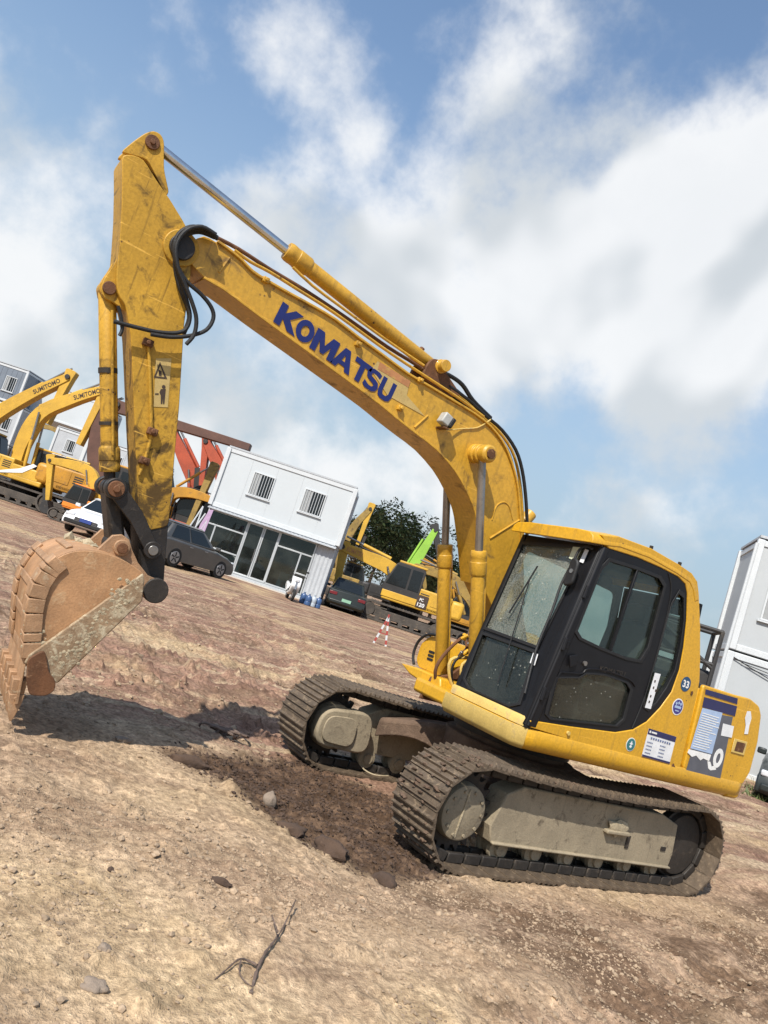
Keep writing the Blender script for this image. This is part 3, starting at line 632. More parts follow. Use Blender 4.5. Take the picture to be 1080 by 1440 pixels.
    decal('small_label', [(-1.231, 1.218, 1.568), (-1.395, 1.218, 1.572), (-1.409, 1.218, 1.468), (-1.248, 1.218, 1.459)], 'paper', door, 0.006)
    # the digit 0 and the peeled remains next to it
    zc = (-1.296, 1.218, 1.258); zr = MB(); out_ = []; inn = []
    for i in range(24):
        a = 2 * PI * i / 24; out_.append(Vector(zc) + Vector((0.068 * math.cos(a), 0.006, 0.088 * math.sin(a)))); inn.append(Vector(zc) + Vector((0.028 * math.cos(a), 0.006, 0.046 * math.sin(a))))
    zr.holed(out_, [inn], (0, 0.002, 0)); zr.build('digit', 'white_mark', door)
    decal('digit', [(-1.157, 1.218, 1.209), (-1.2, 1.218, 1.209), (-1.239, 1.218, 1.17), (-1.284, 1.218, 1.19), (-1.311, 1.218, 1.155), (-1.233, 1.218, 1.137), (-1.195, 1.218, 1.15)], 'white_mark', door, 0.005)
    latch = MB(); lp = [(-1.453, 1.218, 1.469), (-1.657, 1.218, 1.472), (-1.659, 1.218, 1.344), (-1.455, 1.218, 1.343)]; latch.plate([(x, y + 0.004, z) for x, y, z in lp], (0, 0.006, 0)); latch.build('latch_frame', 'yellow_pale', door, 0.003)
    decal('latch_recess', [(-1.496, 1.218, 1.45), (-1.631, 1.218, 1.454), (-1.626, 1.218, 1.365), (-1.491, 1.218, 1.363)], 'rust', door, 0.0105)
    decal('chipped_decal', [(-1.533, 1.218, 1.739), (-1.586, 1.218, 1.749), (-1.625, 1.218, 1.689), (-1.622, 1.218, 1.621), (-1.636, 1.218, 1.542), (-1.583, 1.218, 1.533), (-1.569, 1.218, 1.611), (-1.53, 1.218, 1.671)], 'paper', door, 0.004)
    hg = MB(); hg.box((-1.68, 1.10, 1.83), (0.10, 0.05, 0.03)); hg.build('hinge', 'dark_steel', house, 0.006)
    # ---------------- cab
    YL, YR = 1.217, 0.26
    side_out = [(0.88, 1.217, 2.677), (0.68, 1.217, 2.723), (0.299, 1.217, 2.747), (-0.071, 1.217, 2.724), (-0.269, 1.217, 2.701), (-0.37, 1.217, 2.654), (-0.429, 1.217, 2.568), (-0.572, 1.217, 2.299), (-0.694, 1.217, 2.027), (-0.761, 1.217, 1.856), (-0.775, 1.217, 1.756), (-0.825, 1.217, 1.079), (-0.003, 1.217, 1.08), (0.586, 1.217, 1.095), (1.013, 1.217, 1.112)]
    blk = [(1.034, 1.217, 1.163), (0.604, 1.217, 1.194), (0.093, 1.217, 1.241), (-0.105, 1.217, 1.301), (-0.24, 1.217, 1.393), (-0.356, 1.217, 1.538), (-0.442, 1.217, 1.692), (-0.462, 1.217, 1.891), (-0.434, 1.217, 2.086), (-0.374, 1.217, 2.311), (-0.286, 1.217, 2.528), (-0.227, 1.217, 2.594), (-0.115, 1.217, 2.625), (0.128, 1.217, 2.634), (0.42, 1.217, 2.631), (0.765, 1.217, 2.602)]
    cb = MB()
    cb.plate([(x, YL, z) for x, y, z in side_out[:1] + side_out[1:]] + [(x, YL, z) for x, y, z in blk], (0, -0.05, 0))
    cabo = cb.build('cab', 'yellow', house, 0.006)
    # roof, swept across the cab
    top = [Vector(p) for p in [(0.907, 1.217, 2.662), (0.77, 1.217, 2.694), (0.645, 1.217, 2.723), (0.296, 1.217, 2.742), (-0.073, 1.217, 2.719), (-0.271, 1.217, 2.695), (-0.384, 1.217, 2.645), (-0.443, 1.217, 2.559)]]
    rf = MB(); secs = []
    for y, dz, dx in ((YL + 0.004, -0.05, 0.0), (YL - 0.012, -0.012, 0.0), (YL - 0.05, 0.012, 0), (YL - 0.2, 0.024, 0), (YR + 0.2, 0.024, 0), (YR + 0.05, 0.012, 0), (YR + 0.012, -0.012, 0), (YR - 0.004, -0.05, 0)):
        secs.append([(p.x + (0.05 if i == 0 else 0), y, p.z + dz) for i, p in enumerate(top)] + [(p.x + (0.05 if i == 0 else (0.04 if i > 5 else 0)), y, p.z - 0.075) for i, p in reversed(list(enumerate(top)))])
    rf.loft(secs); rf.build('roof', 'yellow', cabo, 0.006, 50)
    # back wall and right wall
    xb = -0.72
    bw = MB()
    o1 = [(-0.60, YL - 0.06, 2.50), (-0.60, YR + 0.03, 2.50), (-0.76, YR + 0.03, 1.12), (-0.76, YL - 0.06, 1.12)]
    bw.holed(o1, [fillet([(-0.62, YL - 0.16, 2.36), (-0.62, YR + 0.14, 2.36), (-0.69, YR + 0.14, 1.72), (-0.69, YL - 0.16, 1.72)], 0.05)], (0.03, 0, 0)); bw.build('back_wall', 'black_frame', cabo)
    bg_ = MB(); bg_.plate([(-0.605, YL - 0.14, 2.38), (-0.605, YR + 0.12, 2.38), (-0.675, YR + 0.12, 1.70), (-0.675, YL - 0.14, 1.70)], (0.006, 0, 0)); bg_.build('rear_window', 'cab_glass', cabo)
    rw = MB(); rs = [(1.02, YR, 1.14), (0.80, YR, 2.60), (-0.55, YR, 2.55), (-0.72, YR, 1.14)]
    rw.holed(rs, [fillet([(0.90, YR, 1.42), (0.74, YR, 2.48), (-0.48, YR, 2.42), (-0.60, YR, 1.55)], 0.06)], (0, 0.035, 0)); rw.build('right_wall', 'black_frame', cabo)
    rg = MB(); rg.plate([(0.91, YR + 0.016, 1.41), (0.75, YR + 0.016, 2.49), (-0.49, YR + 0.016, 2.43), (-0.61, YR + 0.016, 1.54)], (0, 0.005, 0)); rg.build('right_window', 'cab_glass', cabo)
    fl = MB(); fl.span((-0.74, YR + 0.02, 1.10), (0.98, YL - 0.06, 1.135)); fl.build('floor', 'black_frame', cabo)
    # door (black) with glazing
    up_w = [(0.718, 1.214, 2.522), (0.39, 1.214, 2.549), (0.099, 1.214, 2.556), (0.011, 1.214, 2.507), (-0.009, 1.214, 1.971), (0.039, 1.214, 1.85), (0.221, 1.214, 1.832), (0.528, 1.214, 1.842), (0.777, 1.214, 1.862), (0.843, 1.214, 1.903), (0.779, 1.214, 2.428)]
    lo_w = [(0.912, 1.214, 1.519), (0.664, 1.214, 1.574), (0.609, 1.214, 1.62), (0.406, 1.214, 1.654), (0.124, 1.214, 1.65), (0.051, 1.214, 1.606), (0.042, 1.214, 1.357), (0.102, 1.214, 1.292), (0.485, 1.214, 1.249), (0.83, 1.214, 1.212), (0.897, 1.214, 1.244)]
    re_w = [(-0.18, 1.214, 2.511), (-0.256, 1.214, 2.494), (-0.337, 1.214, 2.314), (-0.389, 1.214, 2.087), (-0.408, 1.214, 1.866), (-0.362, 1.214, 1.706), (-0.286, 1.214, 1.554), (-0.219, 1.214, 1.492), (-0.144, 1.214, 1.514), (-0.128, 1.214, 1.614), (-0.139, 1.214, 1.953), (-0.129, 1.214, 2.384)]
    dr = MB(); DY = 1.210
    dr.holed([(x, DY, z) for x, y, z in blk], [fillet([(x, DY, z) for x, y, z in w], 0.02, 2) for w in (up_w, lo_w, re_w)], (0, -0.04, 0))
    dro = dr.build('door', 'black_frame', cabo, 0.003)
    def grow(w, k):
        c = sum((Vector(p) for p in w), Vector()) / len(w); return [c + (Vector(p) - c) * k for p in w]
    def rim(name, w, k0, k1, y, t, par, mat):
        b = MB(); b.holed([(p.x, y, p.z) for p in grow(w, k1)], [[(p.x, y, p.z) for p in grow(w, k0)]], (0, t, 0)); return b.build(name, mat, par, 0.002)
    for w, nm, mt in ((up_w, 'upper_window', 'cab_glass'), (lo_w, 'lower_window', 'low_glass'), (re_w, 'rear_side_window', 'cab_glass')):
        b = MB(); b.plate([(p.x, DY - 0.02, p.z) for p in grow(w, 1.03)], (0, -0.005, 0)); b.build(nm, mt, dro)
        rim('window_seal', w, 0.965, 1.035, DY + 0.001, 0.007, dro, 'rubber')
    b = MB(); a0, a1 = ((0.375, 1.205, 2.54), (0.411, 1.205, 1.85)); b.bar(a0, a1, 0.025, 0.022); b.build('window_divider', 'black_frame', dro, 0.004)
    b = MB(); b.plate([(-0.162, 1.219, 1.799), (-0.236, 1.219, 1.804), (-0.236, 1.219, 1.503), (-0.162, 1.219, 1.5)], (0, 0.001, 0)); b.build('paper_strip', 'paper', dro)
    mk = MB()
    for (u0, v0) in [(-0.192, 1.219, 1.732), (-0.194, 1.219, 1.684), (-0.232, 1.219, 1.661), (-0.193, 1.219, 1.622), (-0.195, 1.219, 1.574), (-0.172, 1.219, 1.691)] if False else [(-0.192, 1.219, 1.732), (-0.194, 1.219, 1.684), (-0.232, 1.219, 1.661), (-0.193, 1.219, 1.622), (-0.195, 1.219, 1.574), (-0.172, 1.219, 1.691)] and []: pass
    for p in [(-0.19, 1.221, 1.732), (-0.195, 1.221, 1.678), (-0.23, 1.221, 1.661), (-0.19, 1.221, 1.604), (-0.192, 1.221, 1.556)]: mk.box(p, (0.016, 0.001, 0.02))
    mk.build('printed_mark', 'ink', dro)
    for p in [(1.0, 1.215, 1.378), (0.937, 1.215, 1.783), (0.879, 1.215, 2.214)]:
        b = MB(); b.cyl((p[0], 1.226, p[2] - 0.05), (p[0] - 0.008, 1.226, p[2] + 0.05), 0.014, n=10); b.box((p[0] - 0.03, 1.216, p[2]), (0.06, 0.012, 0.06)); b.build('hinge', 'black_frame', dro, 0.003)
    b = MB(); b.tube([(-0.089, 1.212, 1.309), (-0.13, 1.212, 1.553), (-0.132, 1.212, 1.889), (-0.121, 1.212, 2.257), (-0.082, 1.212, 2.495), (0.01, 1.212, 2.618)], 0.006, 6, 3); b.build('door_seal', 'rubber', dro)
    # handle, lock and door ribs
    hd = MB(); hp = [(0.85, 1.222, 1.71), (0.767, 1.222, 1.741), (0.756, 1.222, 1.658), (0.815, 1.222, 1.627)]; hd.plate(hp, (0, 0.012, 0)); hd.build('door_handle', 'black_frame', dro, 0.004)
    lk = MB(); lp_ = (0.657, 1.222, 1.692); lk.cyl((lp_[0], 1.212, lp_[2]), (lp_[0], 1.228, lp_[2]), 0.018); lk.build('lock', 'dull_rod', dro)
    # raised rib that follows the lower window
    rb = MB(); rb.tube([(0.877, 1.214, 1.231), (0.887, 1.214, 1.536), (0.826, 1.214, 1.578), (0.654, 1.214, 1.61), (0.608, 1.214, 1.655), (0.419, 1.214, 1.686), (0.12, 1.214, 1.681), (0.022, 1.214, 1.642)], 0.007, 6, 3); rb.build('door_rib', 'black_frame', dro)
    sm = MB(); sp0 = [(0.478, 1.216, 1.72), (0.048, 1.216, 1.74)]
    put_text('KOMATSU', 'embossed_name', (sp0[0][0], 1.214, sp0[0][2] - 0.05), Vector(sp0[1]) - Vector(sp0[0]), (0, 0, 1), 'dark_steel', dro, 0.045, 0.30, 0.02)
    # front: pillars, windshield frame and glass.
    fo_ = [(1.049, 0.166, 1.126), (1.046, 1.196, 1.149), (0.811, 1.139, 2.661), (0.813, 0.254, 2.65)]; fn = Vector((1, 0, 0.155)).normalized()
    BL, BR_, TR_, TL = [Vector(p) for p in fo_]
    fo2 = [Vector((1.053, YR, 1.10)), Vector((1.053, YL - 0.012, 1.10)), Vector((0.822, YL - 0.012, 2.60)), Vector((0.822, YR, 2.60))]
    wu = [Vector(p) for p in [(0.834, 0.308, 2.516), (0.825, 1.057, 2.57), (0.961, 0.999, 1.693), (0.959, 0.234, 1.706)]]
    wl = [Vector(p) for p in [(0.966, 0.265, 1.66), (0.967, 0.989, 1.654), (1.031, 1.057, 1.242), (1.038, 0.96, 1.195), (1.039, 0.446, 1.194), (1.03, 0.339, 1.246)]]
    def cl(v): v = v.copy(); v.y = min(max(v.y, YR + 0.05), YL - 0.07); return v
    wu = [cl(v) for v in wu]; wl = [cl(v) for v in wl]
    ff = MB(); ff.holed(fo2, [fillet(wu, 0.03, 3), fillet(wl, 0.04, 3)], fn * -0.05); ffo = ff.build('front_frame', 'black_frame', cabo, 0.004)
    b = MB(); b.plate([p - fn * 0.02 for p in grow(wu, 1.03)], fn * -0.006); b.build('windshield', 'windshield_glass', cabo)
    b = MB(); b.plate([p - fn * 0.02 for p in grow(wl, 1.03)], fn * -0.006); b.build('lower_windshield', 'low_glass', cabo)
    b = MB(); b.holed([p + fn * 0.001 for p in grow(wu, 1.03)], [[p + fn * 0.001 for p in grow(wu, 0.97)]], fn * 0.01); b.build('window_seal', 'rubber', cabo, 0.002)
    b = MB(); b.holed([p + fn * 0.001 for p in grow(wl, 1.04)], [[p + fn * 0.001 for p in grow(wl, 0.96)]], fn * 0.01); b.build('window_seal', 'rubber', cabo, 0.002)
    # left corner pillar
    pl = MB(); pl.loft([[(1.055, YL - 0.10, 1.115), (1.06, YL - 0.03, 1.115), (1.03, YL + 0.002, 1.115), (0.96, YL + 0.002, 1.115)], [(0.828, YL - 0.10, 2.60), (0.832, YL - 0.03, 2.60), (0.80, YL + 0.002, 2.60), (0.755, YL + 0.002, 2.60)]]); pl.build('corner_pillar', 'black_frame', cabo, 0.008)
    pl = MB(); pl.loft([[(1.055, YR + 0.06, 1.115), (1.06, YR + 0.02, 1.115), (1.03, YR - 0.004, 1.115), (0.96, YR - 0.004, 1.115)], [(0.828, YR + 0.06, 2.60), (0.832, YR + 0.02, 2.60), (0.80, YR - 0.004, 2.60), (0.755, YR - 0.004, 2.60)]]); pl.build('corner_pillar', 'black_frame', cabo, 0.008)
    # grab rail, mirror, wiper, sticker on the windshield header
    gr = MB(); gr.tube([(0.878, 1.165, 2.555), (0.876, 1.103, 2.571), (0.882, 1.039, 2.532), (0.898, 1.027, 2.424), (0.928, 1.005, 2.235), (0.965, 1.029, 1.995), (1.007, 1.033, 1.724), (1.033, 1.061, 1.554), (1.067, 1.112, 1.335)], 0.011, 8, 3); gr.build('grab_rail', 'rubber', cabo)
    mr = MB(); mc = Vector((0.923, 1.087, 2.331)); mr.plate(fillet([mc + Vector((0.0, a, b)) for a, b in ((-0.05, -0.12), (0.05, -0.10), (0.055, 0.10), (-0.03, 0.13))], 0.045, 4), (0.035, 0, 0)); mro = mr.build('mirror', 'rubber', cabo, 0.012)
    b = MB(); b.cyl(mc + Vector((0.035, 0.01, 0.01)), mc + Vector((0.04, 0.01, 0.01)), 0.018); b.build('mirror_bolt', 'dull_rod', mro)
    b = MB(); b.plate([(0.84, 0.918, 2.555), (0.839, 1.018, 2.561), (0.857, 1.013, 2.441), (0.855, 0.926, 2.454)], tuple(fn * 0.002)); b.build('inspection_sticker', 'cream', cabo)
    b = MB(); b.plate([(0.84, 1.054, 2.553), (0.841, 1.096, 2.546), (0.858, 1.095, 2.434), (0.858, 1.052, 2.44)], tuple(fn * 0.002)); b.build('inspection_sticker', 'paper', cabo)
    b = MB(); b.plate([(0.981, 0.983, 1.644), (0.981, 1.039, 1.646), (0.995, 1.053, 1.555), (0.994, 0.991, 1.562)], tuple(fn * 0.002)); b.build('inspection_sticker', 'paper', cabo)
    wp = MB(); wp.tube([(1.048, 0.768, 1.329), (0.974, 0.689, 1.805), (0.912, 0.62, 2.208)], 0.006, 6, 2); wp.tube([(0.956, 0.547, 1.891), (0.887, 0.635, 2.337)], 0.008, 6, 0); wp.build('wiper', 'rubber', cabo)
    # inside: seat, console, levers
    st_ = MB(); st_.box((-0.02, 0.74, 1.50), (0.50, 0.50, 0.14)); st_.box((-0.02, 0.74, 1.30), (0.36, 0.36, 0.3)); st_.box((-0.27, 0.74, 1.85), (0.14, 0.48, 0.66), Matrix.Rotation(-0.15, 3, 'Y')); st_.box((-0.34, 0.74, 2.26), (0.09, 0.28, 0.18)); st_.build('seat', 'seat', cabo, 0.04)
    cn = MB(); cn.box((0.12, 0.40, 1.46), (0.62, 0.16, 0.30)); cn.box((0.12, 1.06, 1.44), (0.5, 0.14, 0.26)); cn.box((0.80, 0.36, 1.55), (0.14, 0.14, 0.5)); cn.build('console', 'seat', cabo, 0.03)
    for y in (0.40, 1.06):
        b = MB(); b.tube([(0.32, y, 1.58), (0.36, y, 1.70), (0.35, y, 1.80)], 0.014, 8, 3); vs, fs = lump(0.03, 4, (1, 1, 1.4), 2, 0.0); b.add([(x + 0.35, yy + y, z + 1.82) for x, yy, z in vs], fs); b.build('lever', 'rubber', cabo)
    for y in (0.66, 0.80):
        b = MB(); b.tube([(0.62, y, 1.13), (0.60, y, 1.34), (0.66, y, 1.44)], 0.012, 8, 3); b.box((0.70, y, 1.17), (0.22, 0.09, 0.02)); b.build('travel_pedal', 'rubber', cabo)
    hl = MB(); hl.box((0.1, 0.74, 2.56), (1.2, 0.84, 0.03)); hl.build('headliner', 'seat', cabo)
    bl = MB(); pa = [(0.796, 0.265, 2.563), (0.794, 1.119, 2.575), (0.804, 1.114, 2.512), (0.807, 0.261, 2.493)]; bl.plate(pa, tuple(fn * -0.008)); bl.build('sun_blind', 'seat', cabo)
    # stickers on the yellow sheet
    def disc(name, c, r, mat, par, lift, ry=None):
        b = MB(); b.plate(circ((c[0], YL + lift, c[2]), r, 24, True, ry), (0, 0.0015, 0)); return b.build(name, mat, par)
    c33 = (-0.587, 1.22, 1.793)
    disc('number_sticker', c33, 0.064, 'sticker_blue', cabo, 0.002)
    put_text('33', 'sticker_number', (c33[0] + 0.042, YL + 0.002, c33[2] - 0.031), (-1, 0, -0.03), (0.06, 0, 1), 'white_mark', cabo, 0.064, 0.084, 0.03, 0.004)
    cr_ = (-0.564, 1.22, 1.587)
    disc('round_sticker', cr_, 0.072, 'white_mark', cabo, 0.002); disc('round_sticker', cr_, 0.062, 'violet', cabo, 0.004)
    b = MB()
    for dx, dz in ((-0.03, 0.028), (0.0, 0.034), (0.03, 0.026)): b.box((cr_[0] + dx, YL + 0.0065, cr_[2] + dz), (0.022, 0.001, 0.022), Matrix.Rotation(0.78, 3, 'Y'))
    b.box((cr_[0], YL + 0.0065, cr_[2] - 0.002), (0.085, 0.001, 0.022)); b.box((cr_[0], YL + 0.0065, cr_[2] - 0.034), (0.05, 0.001, 0.010)); b.build('sticker_print', 'paper_blue', cabo)
    ct = (-0.118, 1.22, 1.179)
    disc('green_seal', ct, 0.056, 'white_mark', cabo, 0.002); disc('green_seal', ct, 0.050, 'teal', cabo, 0.004)
    b = MB(); b.box((ct[0], YL + 0.0065, ct[2]), (0.012, 0.001, 0.055)); b.box((ct[0], YL + 0.0068, ct[2] + 0.008), (0.04, 0.001, 0.009)); b.box((ct[0], YL + 0.0066, ct[2] - 0.016), (0.03, 0.001, 0.009)); b.build('seal_print', 'paper', cabo)
    # registration card: white with blue head and foot bands and printed lines
    q = [Vector(p) for p in [(-0.287, 1.219, 1.11), (-0.662, 1.219, 1.104), (-0.657, 1.219, 1.359), (-0.277, 1.219, 1.346)]]
    O_, AX, AY = q[0], q[1] - q[0], q[3] - q[0]
    def card(name, s0, s1, t0, t1, mat, lift):
        b = MB(); b.plate([p + Vector((0, lift, 0)) for p in mapped([(s0, t0), (s1, t0), (s1, t1), (s0, t1)], O_, AX, AY)], (0, 0.0012, 0)); return b.build(name, mat, cabo)
    card('information_card', 0, 1, 0, 1, 'paper', 0.002); card('card_band', 0, 1, 0.80, 1, 'navy', 0.004); card('card_band', 0, 1, 0, 0.07, 'navy', 0.004)
    b = MB()
    for i in range(9): b.plate([p + Vector((0, 0.005, 0)) for p in mapped([(0.14 + i * 0.082, 0.66), (0.19 + i * 0.082, 0.66), (0.19 + i * 0.082, 0.73), (0.14 + i * 0.082, 0.73)], O_, AX, AY)], (0, 0.001, 0))
    for c_ in (0.06, 0.52):
        for i in range(4):
            for k in range(4): b.plate([p + Vector((0, 0.005, 0)) for p in mapped([(c_ + k * 0.05, 0.14 + i * 0.125), (c_ + 0.036 + k * 0.05, 0.14 + i * 0.125), (c_ + 0.036 + k * 0.05, 0.175 + i * 0.125), (c_ + k * 0.05, 0.175 + i * 0.125)], O_, AX, AY)], (0, 0.001, 0))
    b.build('card_print', 'paper_line', cabo)
    b = MB()
    for (s0, t0, s1, t1) in ((0.04, 0.86, 0.09, 0.94), (0.12, 0.87, 0.3, 0.93)): b.plate([p + Vector((0, 0.0065, 0)) for p in mapped([(s0, t0), (s1, t0), (s1, t1), (s0, t1)], O_, AX, AY)], (0, 0.001, 0))
    b.build('card_print', 'white_mark', cabo)
    for p in [(-0.696, 1.222, 1.734), (-0.711, 1.222, 1.094), (-0.735, 1.222, 1.085), (-0.478, 1.222, 2.512), (-0.387, 1.222, 2.602), (-0.167, 1.222, 2.735)][:3]:
        b = MB(); vs, fs = lump(0.016, int(p[0] * 100), (1.2, 0.15, 1.3), 1, 0.4); b.add([(x + p[0], y + p[1], z + p[2]) for x, y, z in vs], fs); b.build('rust_spot', 'rust', cabo)
    for p in [(0.619, 1.222, 1.142)]:
        b = MB(); b.cyl((p[0], 1.215, p[2]), (p[0], 1.232, p[2]), 0.016); b.build('bolt', 'yellow_pale', cabo)
    for p in [(-0.402, 1.2, 2.615), (-0.126, 1.2, 2.739), (0.265, 1.2, 2.762)]:
        b = MB(); b.box((p[0], 1.185, p[2] - 0.012), (0.022, 0.022, 0.05)); b.build('roof_clip', 'dark_steel', cabo)
    # ---------------- right front: tank and tool box
    tx = [(0.8, -0.624, 1.473), (0.8, -0.441, 1.492), (0.8, -0.261, 1.156), (0.8, -0.657, 1.15), (0.8, -0.73, 1.21), (0.8, -0.731, 1.369)]
    t_ = MB(); t_.plate(fillet(tx, 0.04, 3), (-0.9, 0, 0)); tbx = t_.build('tool_box', 'yellow', house, 0.02)
    ps = [(0.803, -0.565, 1.35), (0.803, -0.469, 1.352), (0.803, -0.461, 1.248), (0.803, -0.557, 1.245)]; PO = Vector(ps[3]); PX = Vector(ps[2]) - PO; PY = Vector(ps[0]) - PO
    for i in range(3):
        b = MB(); b.plate(fillet(mapped([(0.0, 0.05 + i * 0.33), (1, 0.05 + i * 0.33), (1, 0.27 + i * 0.33), (0, 0.27 + i * 0.33)], PO, PX, PY), 0.012, 2), (0.003, 0, 0)); b.build('louver', 'rubber', tbx)
    b = MB(); b.tube([(0.83, -0.697, 1.161), (0.83, -0.752, 1.234), (0.83, -0.757, 1.334), (0.83, -0.714, 1.417), (0.83, -0.602, 1.485), (0.83, -0.397, 1.509)], 0.014, 8, 3); b.build('handrail', 'rubber', tbx)
    s_ = MB(); sp_ = [(0.92, -0.794, 1.131), (0.92, -0.5, 1.155), (0.92, -0.124, 1.159), (0.92, -0.062, 1.044), (0.92, -0.328, 1.043), (0.92, -0.6, 1.067)]; s_.plate(sp_, (-0.28, 0, 0)); s_.build('step', 'yellow', house, 0.015)
    b = MB(); b.span((-1.6, -1.15, 1.08), (-0.1, -0.3, 1.62)); b.build('fuel_tank', 'yellow', house, 0.04)
    # centre bay: swing motor, valve lump, hoses behind the cylinders
    cv = MB(); cv.box((0.25, -0.08, 1.22), (0.7, 0.34, 0.26)); cv.box((-0.3, -0.1, 1.35), (0.5, 0.5, 0.45)); cv.cyl((0.35, -0.08, 1.3), (0.35, -0.08, 1.6), 0.12); cv.build('swing_motor', 'dark_steel', house, 0.02)
    for y in (B0 - 0.19, B0 + 0.19):
        b = MB(); b.plate([(0.72, y, 0.92), (0.98, y, 0.92), (0.92, y, 1.14), (0.72, y, 1.2), (0.3, y, 1.66), (0.05, y, 1.68), (-0.1, y, 1.1)], (0, 0.03, 0)); b.build('boom_bracket', 'rust', house, 0.01)
    rr = random.Random(8)
    for k in range(9):
        x0 = rr.uniform(0.62, 0.95); y0 = rr.uniform(-0.24, 0.12)
        b = MB(); b.tube([(x0 - 0.15, y0, 1.0), (x0 + rr.uniform(-.03, .09), y0 + rr.uniform(-.05, .05), 1.15), (x0 + rr.uniform(-.02, .12), y0 + rr.uniform(-.05, .05), 1.34), (x0 - 0.12, y0 + rr.uniform(-.06, .06), 1.52 + rr.uniform(-.1, .1)), (x0 - 0.4, y0, 1.62)], rr.choice((0.012, 0.016, 0.02)), 8, 4)
        b.build('hydraulic_hose', rr.choice(('rubber', 'rust', 'rubber', 'yellow_pale')), house)
    for k in range(12):
        b = MB(); c_ = Vector((rr.uniform(0.70, 0.98), rr.uniform(-0.15, 0.14), rr.uniform(1.38, 1.66))); b.cyl(c_, c_ + Vector((rr.uniform(-.05, .05), rr.uniform(-.05, .05), 0.05)), 0.018, n=6); b.build('pipe_fitting', rr.choice(('rust', 'yellow', 'dull_rod')), house, 0.003)
    # ---------------- boom
    yl = B0 + 0.17
    tp = [(4.285, 0.09, 3.619), (4.225, 0.09, 3.69), (4.129, 0.09, 3.694), (4.023, 0.09, 3.679), (3.925, 0.09, 3.658), (3.825, 0.09, 3.621), (3.692, 0.09, 3.61), (3.498, 0.09, 3.605), (3.304, 0.09, 3.603), (3.094, 0.09, 3.593), (2.872, 0.09, 3.554), (2.638, 0.09, 3.522), (2.339, 0.09, 3.476), (2.078, 0.09, 3.463), (1.813, 0.09, 3.447), (1.579, 0.09, 3.432), (1.388, 0.09, 3.396), (1.223, 0.09, 3.327), (1.1, 0.09, 3.239), (0.978, 0.09, 3.115), (0.878, 0.09, 2.98), (0.798, 0.09, 2.83), (0.718, 0.09, 2.678)]
    bt = [(4.261, 0.09, 3.48), (4.129, 0.09, 3.425), (3.983, 0.09, 3.417), (3.788, 0.09, 3.381), (3.587, 0.09, 3.344), (3.18, 0.09, 3.275), (2.844, 0.09, 3.217), (2.495, 0.09, 3.154), (2.305, 0.09, 3.109), (2.079, 0.09, 3.062), (1.845, 0.09, 3.014), (1.599, 0.09, 2.913), (1.433, 0.09, 2.803), (1.31, 0.09, 2.702), (1.214, 0.09, 2.589), (1.075, 0.09, 2.349)]
    T_ = smoothpoly([(x, 0, z) for x, y, z in tp], 2); B_ = smoothpoly([(x, 0, z) for x, y, z in bt], 2)
    foot = [(0.42, 0, 2.02), (0.20, 0, 1.68), (0.06, 0, 1.63), (0.03, 0, 1.52), (0.10, 0, 1.43), (0.22, 0, 1.43), (0.34, 0, 1.52), (0.62, 0, 1.80), (0.92, 0, 2.06)]
    prof = [tuple(p) for p in T_] + foot + [tuple(p) for p in reversed(B_)]
    nose = [(4.315, 0.09, 3.511), (4.321, 0.09, 3.573)]
    prof = prof + [(x, 0, z) for x, y, z in nose]
    bm_ = MB(); bm_.plate([(x, B0 + 0.15, z) for x, y, z in prof], (0, -0.30, 0))
    def strip(line, w, t, inward):
        P = [Vector(p) for p in line]; a, b = [], []
        for i, p in enumerate(P):
            x = (P[min(i + 1, len(P) - 1)] - P[max(i - 1, 0)]).normalized(); n_ = Vector((x.z, 0, -x.x)) * inward
            a.append(p + n_ * 0.003 * -1); b.append(p + n_ * t)
        return [(q.x, B0 + w, q.z) for q in a + b[::-1]]
    tl = [Vector(p) for p in T_][4:] + [Vector(p) for p in foot[:1]]; bl_ = [Vector(p) for p in B_][2:] + [Vector(foot[-1])]
    bm_.plate(strip(tl, 0.172, 0.016, 1), (0, -0.344, 0)); bm_.plate(strip(bl_, 0.172, 0.016, -1), (0, -0.344, 0))
    # foot boss, lug for arm cylinder, weld seams
    bm_.cyl((0.141, B0 - 0.2, 1.545), (0.141, B0 + 0.2, 1.545), 0.10, n=24)
    boom = bm_.build('boom', 'yellow_boom', ex, 0.004)
    ys = B0 + 0.152
    for a in [[(2.112, 0.073, 3.1), (2.025, 0.073, 3.243)], [(1.011, 0.073, 2.48), (0.747, 0.073, 2.743)], [(4.043, 0.073, 3.506), (4.008, 0.073, 3.64)]]:
        sm_ = MB(); sm_.tube([(p[0], ys, p[2]) for p in a], 0.009, 6, 0); sm_.build('weld_seam', 'yellow_boom', boom)
    b = MB(); arc = [(1.051, 0.073, 2.641), (1.05, 0.073, 2.769), (0.988, 0.073, 2.831), (0.912, 0.073, 2.817), (0.828, 0.073, 2.722)]; b.tube([(p[0], ys, p[2]) for p in arc], 0.006, 6, 4); b.build('weld_seam', 'yellow_boom', boom)
